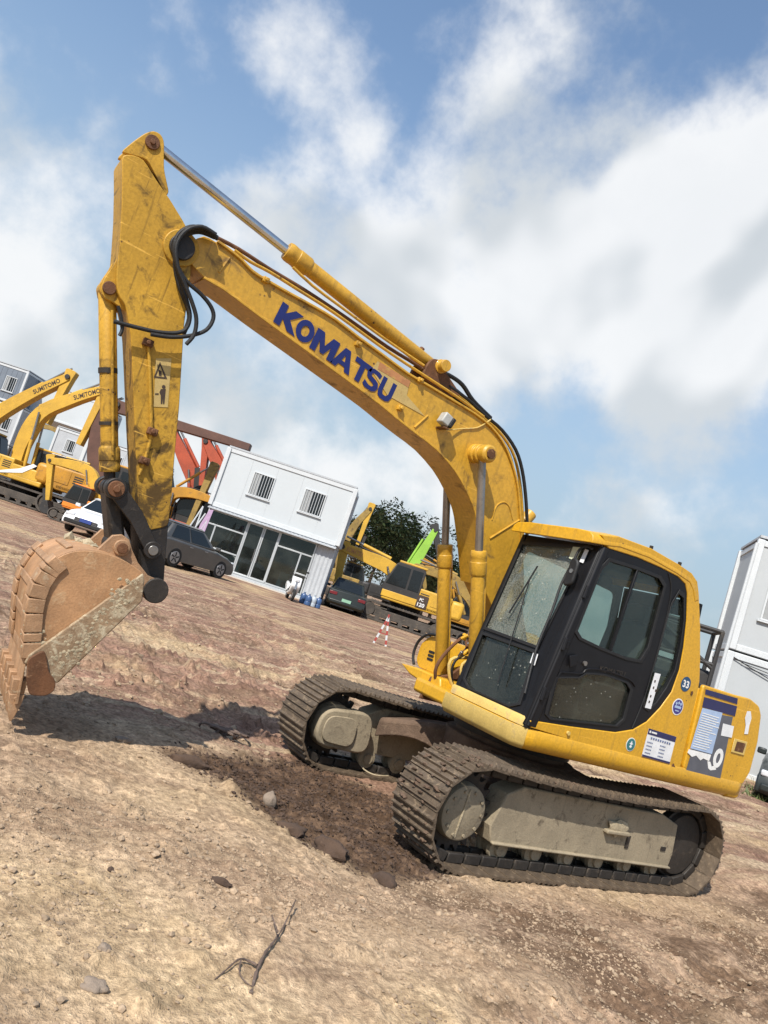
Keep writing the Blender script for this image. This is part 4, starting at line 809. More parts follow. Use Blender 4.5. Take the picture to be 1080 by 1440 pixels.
    # letters
    GL = {'K': [[(0, 0), (.28, 0), (.28, .36), (.62, 0), (1, 0), (.56, .5), (.98, 1), (.62, 1), (.28, .62), (.28, 1), (0, 1)]],
          'M': [[(0, 0), (.24, 0), (.24, .58), (.42, .1), (.58, .1), (.76, .58), (.76, 0), (1, 0), (1, 1), (.70, 1), (.5, .46), (.30, 1), (0, 1)]],
          'A': [[(0, 0), (.27, 0), (.34, .2), (.66, .2), (.73, 0), (1, 0), (.64, 1), (.36, 1)], [(.41, .40), (.59, .40), (.5, .72)]],
          'T': [[(.36, 0), (.64, 0), (.64, .76), (1, .76), (1, 1), (0, 1), (0, .76), (.36, .76)]],
          'U': [[(0, 1), (0, .3), (.1, .08), (.3, 0), (.7, 0), (.9, .08), (1, .3), (1, 1), (.72, 1), (.72, .34), (.6, .22), (.4, .22), (.28, .34), (.28, 1)]],
          'O': [[(.5 + .5 * math.cos(a * PI / 12), .5 + .5 * math.sin(a * PI / 12)) for a in range(24)], [(.5 + .22 * math.cos(a * PI / 12), .5 + .25 * math.sin(a * PI / 12)) for a in range(24)]],
          'S': [[(0, .10), (.2, 0), (.7, 0), (.92, .1), (1, .30), (.9, .5), (.7, .58), (.36, .64), (.30, .72), (.38, .80), (.6, .80), (.9, .72), (.94, .93), (.7, 1), (.3, 1), (.08, .9), (0, .7), (.08, .52), (.28, .43), (.62, .36), (.68, .28), (.6, .2), (.36, .2), (.04, .32)]]}
    LO, LX, LY = [Vector(p) for p in [(3.552, 0.075, 3.363), (2.426, 0.075, 3.184), (3.531, 0.075, 3.534)]]
    for ch_, s0, w_ in zip('KOMATSU', (0.0, .155, .295, .475, .635, .755, .885), (.175, .135, .19, .165, .145, .125, .125)):
        b = MB(); loops = [[Vector((p.x, ys + 0.002, p.z)) for p in mapped([(s0 + w_ * a, c_) for a, c_ in lp], LO, LX - LO, LY - LO)] for lp in GL[ch_]]
        b.holed(loops[0], loops[1:], (0, 0.0015, 0)); b.build('letter', 'blue_letter', boom)
    dcl = MB(); dcl.plate([(p[0], ys + 0.001, p[2]) for p in [(2.631, 0.073, 3.459), (2.294, 0.073, 3.428), (2.279, 0.073, 3.315), (2.055, 0.073, 3.224), (2.448, 0.073, 3.243), (2.661, 0.073, 3.372)]], (0, 0.001, 0)); dcl.build('scraped_decal', 'worn_paper', boom)
    dcl = MB(); dcl.plate([(p[0], ys + 0.0025, p[2]) for p in [(2.611, 0.073, 3.462), (2.289, 0.073, 3.436), (2.289, 0.073, 3.38), (2.609, 0.073, 3.402)]], (0, 0.001, 0)); dcl.build('faded_decal', 'faded_red', boom)
    # work light
    wl_ = [Vector(p) for p in [(1.891, 0.15, 3.251)]][0]
    b = MB(); b.box((wl_.x + 0.015, B0 + 0.235, wl_.z), (0.085, 0.09, 0.10), Matrix.Rotation(-0.3, 3, 'Y')); wlo = b.build('work_light', 'lamp_body', boom, 0.012)
    b = MB(); b.box((wl_.x - 0.045, B0 + 0.235, wl_.z - 0.01), (0.04, 0.085, 0.095), Matrix.Rotation(-0.3, 3, 'Y')); b.build('lamp_housing', 'rubber', wlo, 0.012)
    b = MB(); b.bar((wl_.x, B0 + 0.15, wl_.z - 0.07), (wl_.x, B0 + 0.28, wl_.z - 0.07), 0.05, 0.012); b.build('lamp_bracket', 'rust', wlo)
    b = MB(); b.tube([(wl_.x - 0.05, B0 + 0.2, wl_.z - 0.07)] + [(1.661, 0.08, 3.268), (1.509, 0.08, 3.341), (1.405, 0.08, 3.457)], 0.006, 6, 3); b.build('lamp_cable', 'yellow_pale', wlo)
    # boom cylinder pin boss, both sides
    pb = (1.446, 0.22, 3.122); px_, pz_ = pb[0], pb[2]
    b = MB(); b.lathe((px_, B0 + 0.14, pz_), (px_, B0 + 0.37, pz_), [(0, 0.085), (0.25, 0.085), (0.27, 0.07), (0.36, 0.07), (0.38, 0.082), (0.5, 0.082), (0.52, 0.065), (0.62, 0.065), (0.64, 0.078), (0.92, 0.078), (1, 0.06)], 24); b.build('cylinder_pin', 'yellow_boom', boom, 0.003); b = MB(); b.lathe((px_, B0 - 0.14, pz_), (px_, B0 - 0.37, pz_), [(0, 0.085), (0.25, 0.085), (0.27, 0.07), (0.36, 0.07), (0.38, 0.082), (1, 0.078)], 24)
    b.build('cylinder_pin', 'yellow_boom', boom, 0.003)
    b = MB(); b.cyl((px_, B0 + 0.365, pz_), (px_, B0 + 0.385, pz_), 0.045, n=8); b.build('pin_bolt', 'rust', boom, 0.003)
    # small clamps and bolts on the boom
    for (u0, u1) in [(3.711, 3.615), (2.845, 3.508), (2.305, 3.191), (2.21, 3.477)]:
        b = MB(); b.box((u0, B0 + 0.165, u1), (0.05, 0.035, 0.04)); b.cyl((u0, B0 + 0.16, u1), (u0, B0 + 0.20, u1), 0.014, n=8); b.build('pipe_clamp', 'yellow_boom', boom, 0.004)
    b = MB(); pt = [(p[0], B0 + 0.14, p[2]) for p in [(3.989, 0.06, 3.709), (3.856, 0.06, 3.69), (3.692, 0.06, 3.691), (3.441, 0.06, 3.674), (3.112, 0.06, 3.649), (2.644, 0.06, 3.585), (2.341, 0.06, 3.553), (2.051, 0.06, 3.528), (1.779, 0.06, 3.502), (1.472, 0.06, 3.457)]]
    b.tube(pt, 0.013, 8, 3); b.build('steel_pipe', 'yellow_boom', boom)
    b = MB(); b.tube([(p[0], B0 + 0.06, p[2]) for p in [(4.146, -0.02, 3.756), (3.949, -0.02, 3.761), (3.675, -0.02, 3.739), (3.359, -0.02, 3.725), (2.948, -0.02, 3.686), (2.541, -0.02, 3.635), (2.197, -0.02, 3.613), (1.78, -0.02, 3.559)]], 0.016, 8, 3); b.build('steel_pipe', 'rust', boom)
    for off, mt, r in ((0.11, 'rubber', 0.016), (0.05, 'yellow_boom', 0.014), (-0.02, 'rubber', 0.02), (-0.09, 'yellow_boom', 0.014)):
        b = MB(); b.tube([(p[0], B0 + off, p[2]) for p in [(1.896, -0.0, 3.567), (1.665, 0.0, 3.54), (1.432, 0.0, 3.482), (1.214, 0.0, 3.434), (1.003, 0.0, 3.33), (0.863, 0.0, 3.189), (0.736, 0.0, 2.99), (0.631, 0.0, 2.781), (0.555, 0.0, 2.596)]], r, 8, 3); b.build('hydraulic_hose', mt, boom)
    b = MB(); b.tube([(p[0], B0 + 0.02, p[2]) for p in [(2.019, -0.06, 3.669), (1.865, -0.06, 3.684), (1.71, -0.06, 3.665), (1.552, -0.06, 3.584), (1.309, -0.06, 3.514)]], 0.02, 8, 4); b.build('hydraulic_hose', 'rubber', boom)
    b = MB(); b.tube([(p[0], B0 - 0.08, p[2]) for p in [(1.962, -0.16, 3.67), (1.827, -0.16, 3.655), (1.7, -0.16, 3.629), (1.565, -0.16, 3.604)]], 0.018, 8, 4); b.build('hydraulic_hose', 'rubber', boom)
    ctop = [(0.55, -0.08, 2.766), (0.467, -0.08, 2.886)]
    b = MB(); b.cyl((ctop[0][0] - 0.02, B0 - 0.05, ctop[0][2]), (ctop[1][0], B0 - 0.05, ctop[1][2]), 0.06, n=14); b.cyl((ctop[1][0] - 0.03, B0 - 0.05, ctop[1][2] - 0.1), (ctop[1][0] - 0.12, B0 - 0.05, ctop[1][2] - 0.16), 0.035, n=12); b.build('pipe_fitting', 'yellow_boom', boom, 0.01)
    # ---------------- arm
    yl_ = B0 + 0.14
    ap = [(4.894, 0.06, 3.922), (4.824, 0.06, 3.96), (4.762, 0.06, 3.966), (4.642, 0.06, 3.883), (4.519, 0.06, 3.811), (4.365, 0.06, 3.703), (4.29, 0.06, 3.614), (4.211, 0.06, 3.383), (4.139, 0.06, 3.05), (4.07, 0.06, 2.817), (3.976, 0.06, 2.498), (3.897, 0.06, 2.192), (3.814, 0.06, 1.886), (3.764, 0.06, 1.69), (3.924, 0.06, 1.596), (3.964, 0.06, 1.651), (4.031, 0.06, 1.81), (4.087, 0.06, 1.952), (4.204, 0.06, 2.236), (4.375, 0.06, 2.659), (4.449, 0.06, 2.839), (4.504, 0.06, 2.938), (4.549, 0.06, 3.01), (4.598, 0.06, 3.037), (4.635, 0.06, 3.086), (4.666, 0.06, 3.174), (4.712, 0.06, 3.358), (4.77, 0.06, 3.561), (4.835, 0.06, 3.758)]
    am = MB(); am.plate(fillet([(x, yl_, z) for x, y, z in ap], 0.03, 2), (0, -0.28, 0)); arm = am.build('arm', 'yellow_arm', ex, 0.006)
    # top lug
    lg_ = [(4.904, -0.03, 3.953), (4.855, -0.03, 4.064), (4.804, -0.03, 4.16), (4.763, -0.03, 4.202), (4.715, -0.03, 4.211), (4.678, -0.03, 4.18), (4.614, -0.03, 4.0), (4.532, -0.03, 3.874), (4.539, -0.03, 3.837), (4.737, -0.03, 4.002)]
    for y in (B0 + 0.05, B0 - 0.085):
        b = MB(); b.plate(fillet([(x, y, z) for x, _, z in lg_], 0.03, 2), (0, 0.035, 0)); b.build('cylinder_lug', 'yellow_arm', arm, 0.005)
    pc = (4.743, 0.0, 4.123)
    b = MB(); b.cyl((pc[0], B0 - 0.10, pc[2]), (pc[0], B0 + 0.10, pc[2]), 0.05, n=20); b.cyl((pc[0], B0 + 0.10, pc[2]), (pc[0], B0 + 0.112, pc[2]), 0.02, n=8); b.build('cylinder_pin', 'rust', arm, 0.004)
    # boom-arm pivot boss
    bp = (4.34, 0.09, 3.536)
    b = MB(); b.cyl((bp[0], B0 - 0.2, bp[2]), (bp[0], B0 + 0.16, bp[2]), 0.125, n=28); b.build('pivot_boss', 'yellow_arm', arm, 0.006); b = MB(); b.cyl((bp[0], B0 + 0.155, bp[2]), (bp[0], B0 + 0.19, bp[2]), 0.088, n=24); b.build('pivot_pin', 'tip_steel', arm, 0.006)
    # bucket cylinder lug
    bc = (4.672, 0.02, 3.075)
    for y in (B0 + 0.055, B0 - 0.09):
        b = MB(); b.plate(fillet([(x, y, z) for x, _, z in [(4.689, 0.0, 3.385), (4.696, 0.0, 3.239), (4.722, 0.0, 3.121), (4.719, 0.0, 3.045), (4.679, 0.0, 2.998), (4.623, 0.0, 3.004), (4.513, 0.0, 2.974)]], 0.03, 2), (0, 0.035, 0)); b.build('cylinder_lug', 'yellow_arm', arm, 0.004)
    b = MB(); b.cyl((bc[0], B0 - 0.11, bc[2]), (bc[0], B0 + 0.11, bc[2]), 0.045, n=18); b.build('cylinder_pin', 'rust', arm, 0.004)
    # cast tip of the arm
    tpp = [(3.765, 0.05, 1.7), (3.691, 0.05, 1.421), (3.644, 0.05, 1.26), (3.647, 0.05, 1.196), (3.692, 0.05, 1.157), (3.752, 0.05, 1.167), (3.792, 0.05, 1.218), (3.839, 0.05, 1.35), (3.903, 0.05, 1.487), (3.959, 0.05, 1.615)]
    b = MB(); b.plate([(x, B0 + 0.132, z) for x, _, z in tpp], (0, -0.264, 0)); tipo = b.build('arm_tip', 'tip_steel', arm, 0.008)
    tpn = (3.719, 0.06, 1.24)
    b = MB(); b.lathe((tpn[0], B0 - 0.17, tpn[2]), (tpn[0], B0 + 0.17, tpn[2]), [(0, 0.07), (0.08, 0.075), (0.1, 0.085), (0.9, 0.085), (0.92, 0.075), (1, 0.07)], 24); b.cyl((tpn[0], B0 + 0.17, tpn[2]), (tpn[0], B0 + 0.178, tpn[2]), 0.03, n=16); b.build('bucket_pin', 'dark_steel', tipo, 0.004)
    lkp = (3.827, 0.08, 1.499)
    # warning sticker with triangle and figure
    sq = [Vector(p) for p in [(4.144, 0.062, 2.439), (4.052, 0.062, 2.472), (4.144, 0.062, 2.8), (4.242, 0.062, 2.755)]]
    ysf = B0 + 0.142
    b = MB(); b.plate([(p.x, ysf, p.z) for p in sq], (0, 0.001, 0)); b.build('warning_sticker', 'worn_paper', arm)
    def onarm(pts): return [(x, ysf + 0.002, z) for x, _, z in pts]
    b = MB(); tri_o = onarm([(4.212, 0.062, 2.626), (4.123, 0.062, 2.654), (4.208, 0.062, 2.745)]); tri_i = onarm([(4.201, 0.062, 2.641), (4.145, 0.062, 2.658), (4.199, 0.062, 2.722)]); b.holed([Vector(p) for p in tri_o], [[Vector(p) for p in tri_i]], (0, 0.001, 0)); b.plate(onarm([(4.198, 0.062, 2.69), (4.177, 0.062, 2.689), (4.166, 0.062, 2.657), (4.185, 0.062, 2.654)]), (0, 0.001, 0)); b.build('warning_triangle', 'ink', arm)
    b = MB(); b.plate(onarm([(4.14, 0.062, 2.572), (4.109, 0.062, 2.586), (4.098, 0.062, 2.543), (4.083, 0.062, 2.485), (4.092, 0.062, 2.481), (4.109, 0.062, 2.528), (4.097, 0.062, 2.479), (4.106, 0.062, 2.476), (4.126, 0.062, 2.531), (4.141, 0.062, 2.546)]), (0, 0.001, 0)); hc = (4.127, 0.062, 2.594); b.plate(circ((hc[0], ysf + 0.002, hc[2]), 0.013, 10), (0, 0.001, 0)); b.plate(onarm([(4.166, 0.062, 2.529), (4.144, 0.062, 2.539), (4.141, 0.062, 2.53), (4.163, 0.062, 2.52)]), (0, 0.001, 0)); b.build('warning_figure', 'ink', arm)
    # small pipe run down the arm with clamps
    b = MB(); b.tube([(p[0], ysf + 0.012, p[2]) for p in [(4.328, 0.08, 2.825), (4.292, 0.08, 2.752), (4.185, 0.08, 2.483), (4.112, 0.08, 2.293), (4.088, 0.08, 2.182), (4.078, 0.08, 2.055), (4.08, 0.08, 1.961)]], 0.012, 8, 2); b.build('steel_pipe', 'yellow_arm', arm)
    for p in [(4.33, 0.08, 2.829), (4.099, 0.08, 2.272), (4.081, 0.08, 2.064)]:
        b = MB(); b.box((p[0], ysf + 0.02, p[2]), (0.07, 0.045, 0.05)); b.cyl((p[0], ysf + 0.04, p[2]), (p[0], ysf + 0.06, p[2]), 0.018, n=8); b.build('pipe_clamp', 'rust', arm, 0.006)
    # hoses looping from boom to arm
    for k, (pts, off, r) in enumerate((
        ([(4.19, 0.14, 3.724), (4.289, 0.14, 3.702), (4.361, 0.14, 3.641), (4.395, 0.14, 3.547), (4.369, 0.14, 3.433), (4.301, 0.14, 3.331), (4.169, 0.14, 3.227), (4.095, 0.14, 3.318), (4.017, 0.14, 3.238), (4.002, 0.14, 3.12), (4.041, 0.14, 3.021), (4.149, 0.14, 2.954), (4.285, 0.14, 2.901), (4.376, 0.14, 2.873)], 0, .0),
    )): pass
    H = [([(4.154, 0.16, 3.695), (4.254, 0.16, 3.705), (4.347, 0.16, 3.67), (4.404, 0.16, 3.585), (4.4, 0.16, 3.487), (4.344, 0.16, 3.389), (4.25, 0.16, 3.316), (4.125, 0.16, 3.278), (4.031, 0.16, 3.227), (3.991, 0.16, 3.161), (4.01, 0.16, 3.065), (4.097, 0.16, 2.981), (4.218, 0.16, 2.914), (4.346, 0.16, 2.874)], 0.0145),
         ([(4.144, 0.13, 3.697), (4.254, 0.13, 3.702), (4.349, 0.13, 3.644), (4.39, 0.13, 3.542), (4.363, 0.13, 3.423), (4.279, 0.13, 3.307), (4.19, 0.13, 3.192), (4.139, 0.13, 3.109), (4.134, 0.13, 3.021), (4.186, 0.13, 2.964), (4.302, 0.13, 2.915), (4.428, 0.13, 2.886), (4.588, 0.13, 2.856)], 0.0145),
         ([(4.176, 0.19, 3.697), (4.283, 0.19, 3.698), (4.37, 0.19, 3.623), (4.397, 0.19, 3.497), (4.34, 0.19, 3.369), (4.256, 0.19, 3.28), (4.172, 0.19, 3.19), (4.107, 0.19, 3.1), (4.084, 0.19, 2.994), (4.111, 0.19, 2.907)], 0.0145),
         ([(4.159, 0.1, 3.708), (4.271, 0.1, 3.69), (4.35, 0.1, 3.614), (4.37, 0.1, 3.496), (4.329, 0.1, 3.368), (4.252, 0.1, 3.257), (4.176, 0.1, 3.177), (4.132, 0.1, 3.101), (4.132, 0.1, 2.983)], 0.016)]
    for pts, r in H:
        b = MB(); b.tube(pts, r, 10, 4); b.build('hydraulic_hose', 'rubber', arm)
    b = MB(); b.tube([(4.596, 0.12, 2.966), (4.556, 0.12, 2.909), (4.521, 0.12, 2.838), (4.522, 0.12, 2.786)], 0.012, 8, 3); b.build('hydraulic_hose', 'rubber', arm)
    # ---------------- cylinders
    def cylinder(name, a, b_, d_tube, d_rod, split, mat, par, rodmat, head=0.16, hexa=False):
        a, b_ = Vector(a), Vector(b_); L_ = (b_ - a).length; ax = (b_ - a) / L_; r = d_tube / 2
        m = MB(); hl_ = head / (split * L_)
        m.lathe(a, a + ax * (split * L_), [(0.0, r * 0.75), (0.02, r), (1 - hl_ * 1.12, r), (1 - hl_ * 1.1, r * 1.06), (1 - hl_, r * 1.22), (1 - hl_ * 0.5, r * 1.22), (1 - hl_ * 0.48, r * 1.17), (1 - hl_ * 0.3, r * 1.17), (1 - hl_ * 0.28, r * 1.2), (0.985, r * 1.2), (1, r * 1.1)], 28)
        m.cyl(a - Vector((0, r * 1.0, 0)), a + Vector((0, r * 1.0, 0)), r * 1.05, n=20)
        o = m.build(name, mat, par, 0.002)
        k = MB(); k.cyl(a + ax * (split * L_ - 0.05), b_, d_rod / 2, n=20); k.cyl(b_ - Vector((0, d_rod * 0.62, 0)), b_ + Vector((0, d_rod * 0.62, 0)), d_rod * 0.85, n=20); k.build('rod', rodmat, o)
        return o
    # arm cylinder on top of the boom
    ca = (2.034, -0.08, 3.684); cbv = (4.734, -0.08, 4.158); ch = (3.595, -0.08, 3.925)
    Lc = (Vector(cbv) - Vector(ca)).length; spl = (Vector(ch) - Vector(ca)).length / Lc
    acyl = cylinder('arm_cylinder', (ca[0], B0, ca[2]), (cbv[0], B0, cbv[2]), 0.125, 0.075, spl, 'yellow_boom', ex, 'chrome_rod', 0.20)
    b = MB(); b.tube([(p[0], B0 + 0.1, p[2]) for p in [(3.529, 0.02, 3.825), (3.333, 0.02, 3.772), (3.055, 0.02, 3.731), (2.616, 0.02, 3.671), (2.184, 0.02, 3.627)]], 0.012, 8, 2); b.build('steel_pipe', 'yellow_boom', acyl)
    for y in (B0 - 0.12, B0 + 0.085):
        b = MB(); b.plate(fillet([(x, y, z) for x, _, z in [(2.178, -0.0, 3.529), (2.164, 0.0, 3.651), (2.129, 0.0, 3.719), (2.054, 0.0, 3.727), (1.983, 0.0, 3.667), (1.749, 0.0, 3.544), (1.878, 0.0, 3.463)]], 0.03, 2), (0, 0.035, 0)); b.build('cylinder_lug', 'rust', acyl, 0.004)
    b = MB(); b.lathe((ca[0], B0 - 0.16, ca[2]), (ca[0], B0 + 0.20, ca[2]), [(0, 0.045), (0.7, 0.045), (0.72, 0.06), (0.8, 0.06), (0.81, 0.045), (0.86, 0.045), (0.87, 0.055), (1, 0.05)], 16); b.build('cylinder_pin', 'yellow_boom', acyl, 0.003)
    b = MB(); c_ = (2.213, -0.08, 3.722); b.cyl((c_[0], B0, c_[2]), (c_[0] - 0.02, B0, c_[2] + 0.07), 0.022, n=10); b.build('pipe_fitting', 'rust', acyl)
    # boom cylinders
    for sgn in (1, -1):
        y = B0 + sgn * 0.255
        base = Vector((0.72, y, 1.06)); topv = Vector((px_, y, pz_)); hd_ = (1.138, 0.175, 2.353)
        spl = 0.615
        bcy = cylinder('boom_cylinder', base, topv, 0.122, 0.07, spl, 'yellow_boom', ex, 'dull_rod', 0.2)
        b = MB(); d_ = (topv - base).normalized(); b.tube([base + d_ * 0.25 + Vector((-0.085, 0, 0)), base + d_ * 0.6 + Vector((-0.085, 0, 0)), base + d_ * 1.2 + Vector((-0.085, 0, 0))], 0.011, 8, 0); b.build('steel_pipe', 'yellow_boom', bcy)
        b = MB(); b.cyl(base - Vector((0, 0.10, 0)), base + Vector((0, 0.10, 0)), 0.05); b.build('cylinder_pin', 'rust', bcy, 0.003)
    # bucket cylinder
    lp0 = (4.202, 0.0, 1.819); ct_ = (4.669, 0.0, 3.08); cbm = (4.238, 0.0, 1.921)
    spl = (Vector(cbm) - Vector(ct_)).length / (Vector(lp0) - Vector(ct_)).length
    bcyl = cylinder('bucket_cylinder', (ct_[0], B0, ct_[2]), (lp0[0], B0, lp0[2]), 0.118, 0.075, spl, 'yellow_arm', ex, 'tip_steel', 0.16)
    for p, h_ in (((4.483, 0.0, 2.569), 0.018), ((4.359, 0.0, 2.232), 0.012)):
        b = MB(); d_ = (Vector(lp0) - Vector(ct_)).normalized(); c_ = Vector((p[0], B0, p[2])); b.cyl(c_ - d_ * h_, c_ + d_ * h_, 0.064, n=24); b.build('clamp_band', 'dark_steel', bcyl)
    b = MB(); b.tube([(p[0], B0 + 0.075, p[2]) for p in [(4.604, 0.0, 2.951), (4.55, 0.0, 2.799), (4.47, 0.0, 2.575), (4.354, 0.0, 2.26), (4.273, 0.0, 2.032)]], 0.010, 8, 2); b.build('steel_pipe', 'yellow_arm', bcyl)
    # linkage: two side links to the arm, one H link down to the bucket
    be = (4.039, 0.05, 1.455)
    for sgn in (1, -1):
        lkm = MB()
        y = B0 + sgn * 0.155
        d_ = (Vector((lkp[0], 0, lkp[2])) - Vector((lp0[0], 0, lp0[2]))); n_ = Vector((d_.z, 0, -d_.x)).normalized()
        P_ = [Vector((lp0[0], y, lp0[2])) + n_ * 0.06, Vector((lp0[0], y, lp0[2])) + d_ * 0.45 + n_ * 0.075, Vector((lkp[0], y, lkp[2])) + n_ * 0.05, Vector((lkp[0], y, lkp[2])) - n_ * 0.05, Vector((lp0[0], y, lp0[2])) + d_ * 0.5 - n_ * 0.03, Vector((lp0[0], y, lp0[2])) - n_ * 0.055]
        lkm.plate(P_, (0, 0.035 * sgn, 0))
        lkm.cyl((lkp[0], y, lkp[2]), (lkp[0], y + 0.05 * sgn, lkp[2]), 0.062, n=22); lkm.cyl((lp0[0], y - 0.03 * sgn, lp0[2]), (lp0[0], y + 0.05 * sgn, lp0[2]), 0.072, n=22)
        lko = lkm.build('side_link', 'tip_steel', ex, 0.006)
    b = MB(); b.cyl((lp0[0], B0 - 0.21, lp0[2]), (lp0[0], B0 + 0.225, lp0[2]), 0.055, n=22); b.cyl((lp0[0], B0 + 0.225, lp0[2]), (lp0[0], B0 + 0.24, lp0[2]), 0.025, n=10); b.build('link_pin', 'rust', lko, 0.004)
    b = MB(); b.cyl((lkp[0], B0 + 0.205, lkp[2]), (lkp[0], B0 + 0.216, lkp[2]), 0.035, n=20); b.build('link_pin', 'dull_rod', lko, 0.003)
    b = MB(); q0, q1 = Vector((lp0[0], B0, lp0[2])), Vector((be[0], B0, be[2])); b.bar(q0, q1, 0.22, 0.105, (1, 0, 0.2)); b.cyl(q1 - Vector((0, 0.11, 0)), q1 + Vector((0, 0.11, 0)), 0.075, n=20); b.build('bucket_link', 'tip_steel', ex, 0.02)
    # ---------------- bucket
    HW = 0.43
    so_ = [(3.901, 0.35, 1.346), (4.027, 0.35, 1.387), (4.164, 0.35, 1.399), (4.261, 0.35, 1.388), (4.343, 0.35, 1.363), (4.408, 0.35, 1.319), (4.454, 0.35, 1.263), (4.484, 0.35, 1.189), (4.502, 0.35, 1.105), (4.5, 0.35, 1.013), (4.484, 0.35, 0.917), (4.451, 0.35, 0.797), (4.422, 0.35, 0.69), (4.401, 0.35, 0.603)]
    lip = [(3.843, 0.35, 1.17), (4.17, 0.35, 0.54)]
    bk = MB(); outer = smoothpoly([(x, 0, z) for x, y, z in so_], 2)
    # shell: sweep the outline across the width with thickness
    th_ = 0.022; inn = []
    for i, p in enumerate(outer):
        x = (outer[min(i + 1, len(outer) - 1)] - outer[max(i - 1, 0)]).normalized(); inn.append(p + Vector((-x.z, 0, x.x)) * -th_ if False else p + Vector((x.z, 0, -x.x)) * -th_)
    cen = sum(outer, Vector()) / len(outer)
    inn = [p + (cen - p).normalized() * th_ for p in outer]
    bk.plate([(p.x, B0 + HW - 0.004, p.z) for p in outer + inn[::-1]], (0, -2 * HW + 0.008, 0))
    sidep = outer + [Vector((x, 0, z)) for x, y, z in lip[::-1]]
    for y, t in ((B0 + HW - 0.03, 0.03), (B0 - HW, 0.03)): bk.plate([(p.x, y, p.z) for p in sidep], (0, t, 0))
    bucket = bk.build('bucket', 'bucket', ex, 0.004)
    # side strip along the opening on each side, caked with dried soil
    sp1 = [(3.907, 0.37, 1.347), (3.884, 0.37, 1.31), (3.849, 0.37, 1.172), (4.181, 0.37, 0.538), (4.409, 0.37, 0.62), (4.401, 0.37, 0.672)]
    for y, t, nm in ((B0 + HW + 0.001, 0.028, 1), (B0 - HW - 0.001, -0.028, -1)):
        b = MB(); b.plate([(x, y, z) for x, _, z in sp1], (0, t, 0)); b.build('side_strip', 'bucket_strip', bucket, 0.008)
    # floor lip plate
    lpz = MB(); l0 = Vector((outer[-1].x, 0, outer[-1].z)); lb = [(4.374, 0.3, 0.367)][0]
    lipv = [outer[-1], outer[-1] + (cen - outer[-1]).normalized() * 0.03, Vector((lb[0] - 0.02, 0, lb[2])), Vector((lb[0] + 0.0, 0, lb[2] - 0.01))]
    lpz.plate([(p.x, B0 + HW + 0.012, p.z) for p in lipv], (0, -2 * HW - 0.024, 0)); lpz.build('cutting_lip', 'wear_steel', bucket, 0.006)
    # heel wear blocks wrapping the near and far corners
    for sgn in (1, -1):
        idx = [int(round(v)) for v in np.linspace(11, len(outer) - 2, 9)]
        for a, bq in zip(idx[:-1], idx[1:]):
            p, q = outer[a], outer[bq]; d_ = (q - p); n_ = (cen - (p + q) / 2); n_ = (n_ - d_ * n_.dot(d_) / d_.length_squared).normalized()
            b = MB(); w = 0.12; g = d_ * 0.04
            pp = [p + g - n_ * 0.022, q - g - n_ * 0.022, q - g + n_ * 0.085, p + g + n_ * 0.085]
            b.plate([(v.x, B0 + sgn * (HW - 0.002), v.z) for v in pp], (0, sgn * 0.022, 0)); pp2 = [p + g - n_ * 0.022, q - g - n_ * 0.022, q - g - n_ * 0.001, p + g - n_ * 0.001]
            b.plate([(v.x, B0 + sgn * (HW - 0.16), v.z) for v in pp2], (0, sgn * 0.159, 0)); b.build('wear_plate', 'wear_steel', bucket, 0.006)
    # belly wear straps across the shell
    for a in range(8, len(outer) - 2, 4):
        p, q = outer[a], outer[a + 1]; n_ = ((p + q) / 2 - cen).normalized()
        b = MB(); b.plate([(v.x, B0 + HW - 0.18, v.z) for v in (p + n_ * 0.003, q + n_ * 0.003, q + n_ * 0.016, p + n_ * 0.016)], (0, -2 * HW + 0.36, 0)); b.build('wear_strap', 'wear_steel', bucket, 0.003)
    # side cutters
    for sgn in (1, -1):
        b = MB(); b.plate(fillet([(x, B0 + sgn * (HW + 0.031), z) for x, _, z in [(4.403, 0.37, 0.653), (4.327, 0.37, 0.731), (4.285, 0.37, 0.658), (4.254, 0.37, 0.596), (4.199, 0.37, 0.562), (4.184, 0.37, 0.496), (4.223, 0.37, 0.455), (4.321, 0.37, 0.44), (4.367, 0.37, 0.525)]], 0.03, 3), (0, sgn * 0.022, 0)); b.build('side_cutter', 'rust', bucket, 0.005)
    # teeth with adapters
    td = (Vector((lb[0], 0, lb[2])) - outer[-1]).normalized()
    for i in range(5):
        y = B0 + HW - 0.055 - i * (2 * HW - 0.11) / 4; p = Vector((lb[0], y, lb[2] + 0.015)) - td * 0.10
        up_ = Vector((-td.z, 0, td.x))
        def sect(c, hw, hh): return [c + Vector((0, hw, 0)) + up_ * hh, c + Vector((0, -hw, 0)) + up_ * hh, c + Vector((0, -hw, 0)) - up_ * hh, c + Vector((0, hw, 0)) - up_ * hh]
        b = MB(); b.loft([sect(p - td * 0.03, 0.045, 0.045), sect(p + td * 0.06, 0.045, 0.04), sect(p + td * 0.08, 0.04, 0.03)]); ad = b.build('tooth_adapter', 'wear_steel', bucket, 0.006)
        b = MB(); b.loft([sect(p + td * 0.065, 0.05, 0.045), sect(p + td * 0.12, 0.05, 0.038), sect(p + td * 0.20, 0.046, 0.018), sect(p + td * 0.235, 0.042, 0.006)]); b.cyl(p + td * 0.09 + Vector((0, 0.048, 0)), p + td * 0.09 + Vector((0, 0.056, 0)), 0.014, n=10); b.build('tooth', 'wear_steel', bucket, 0.005)
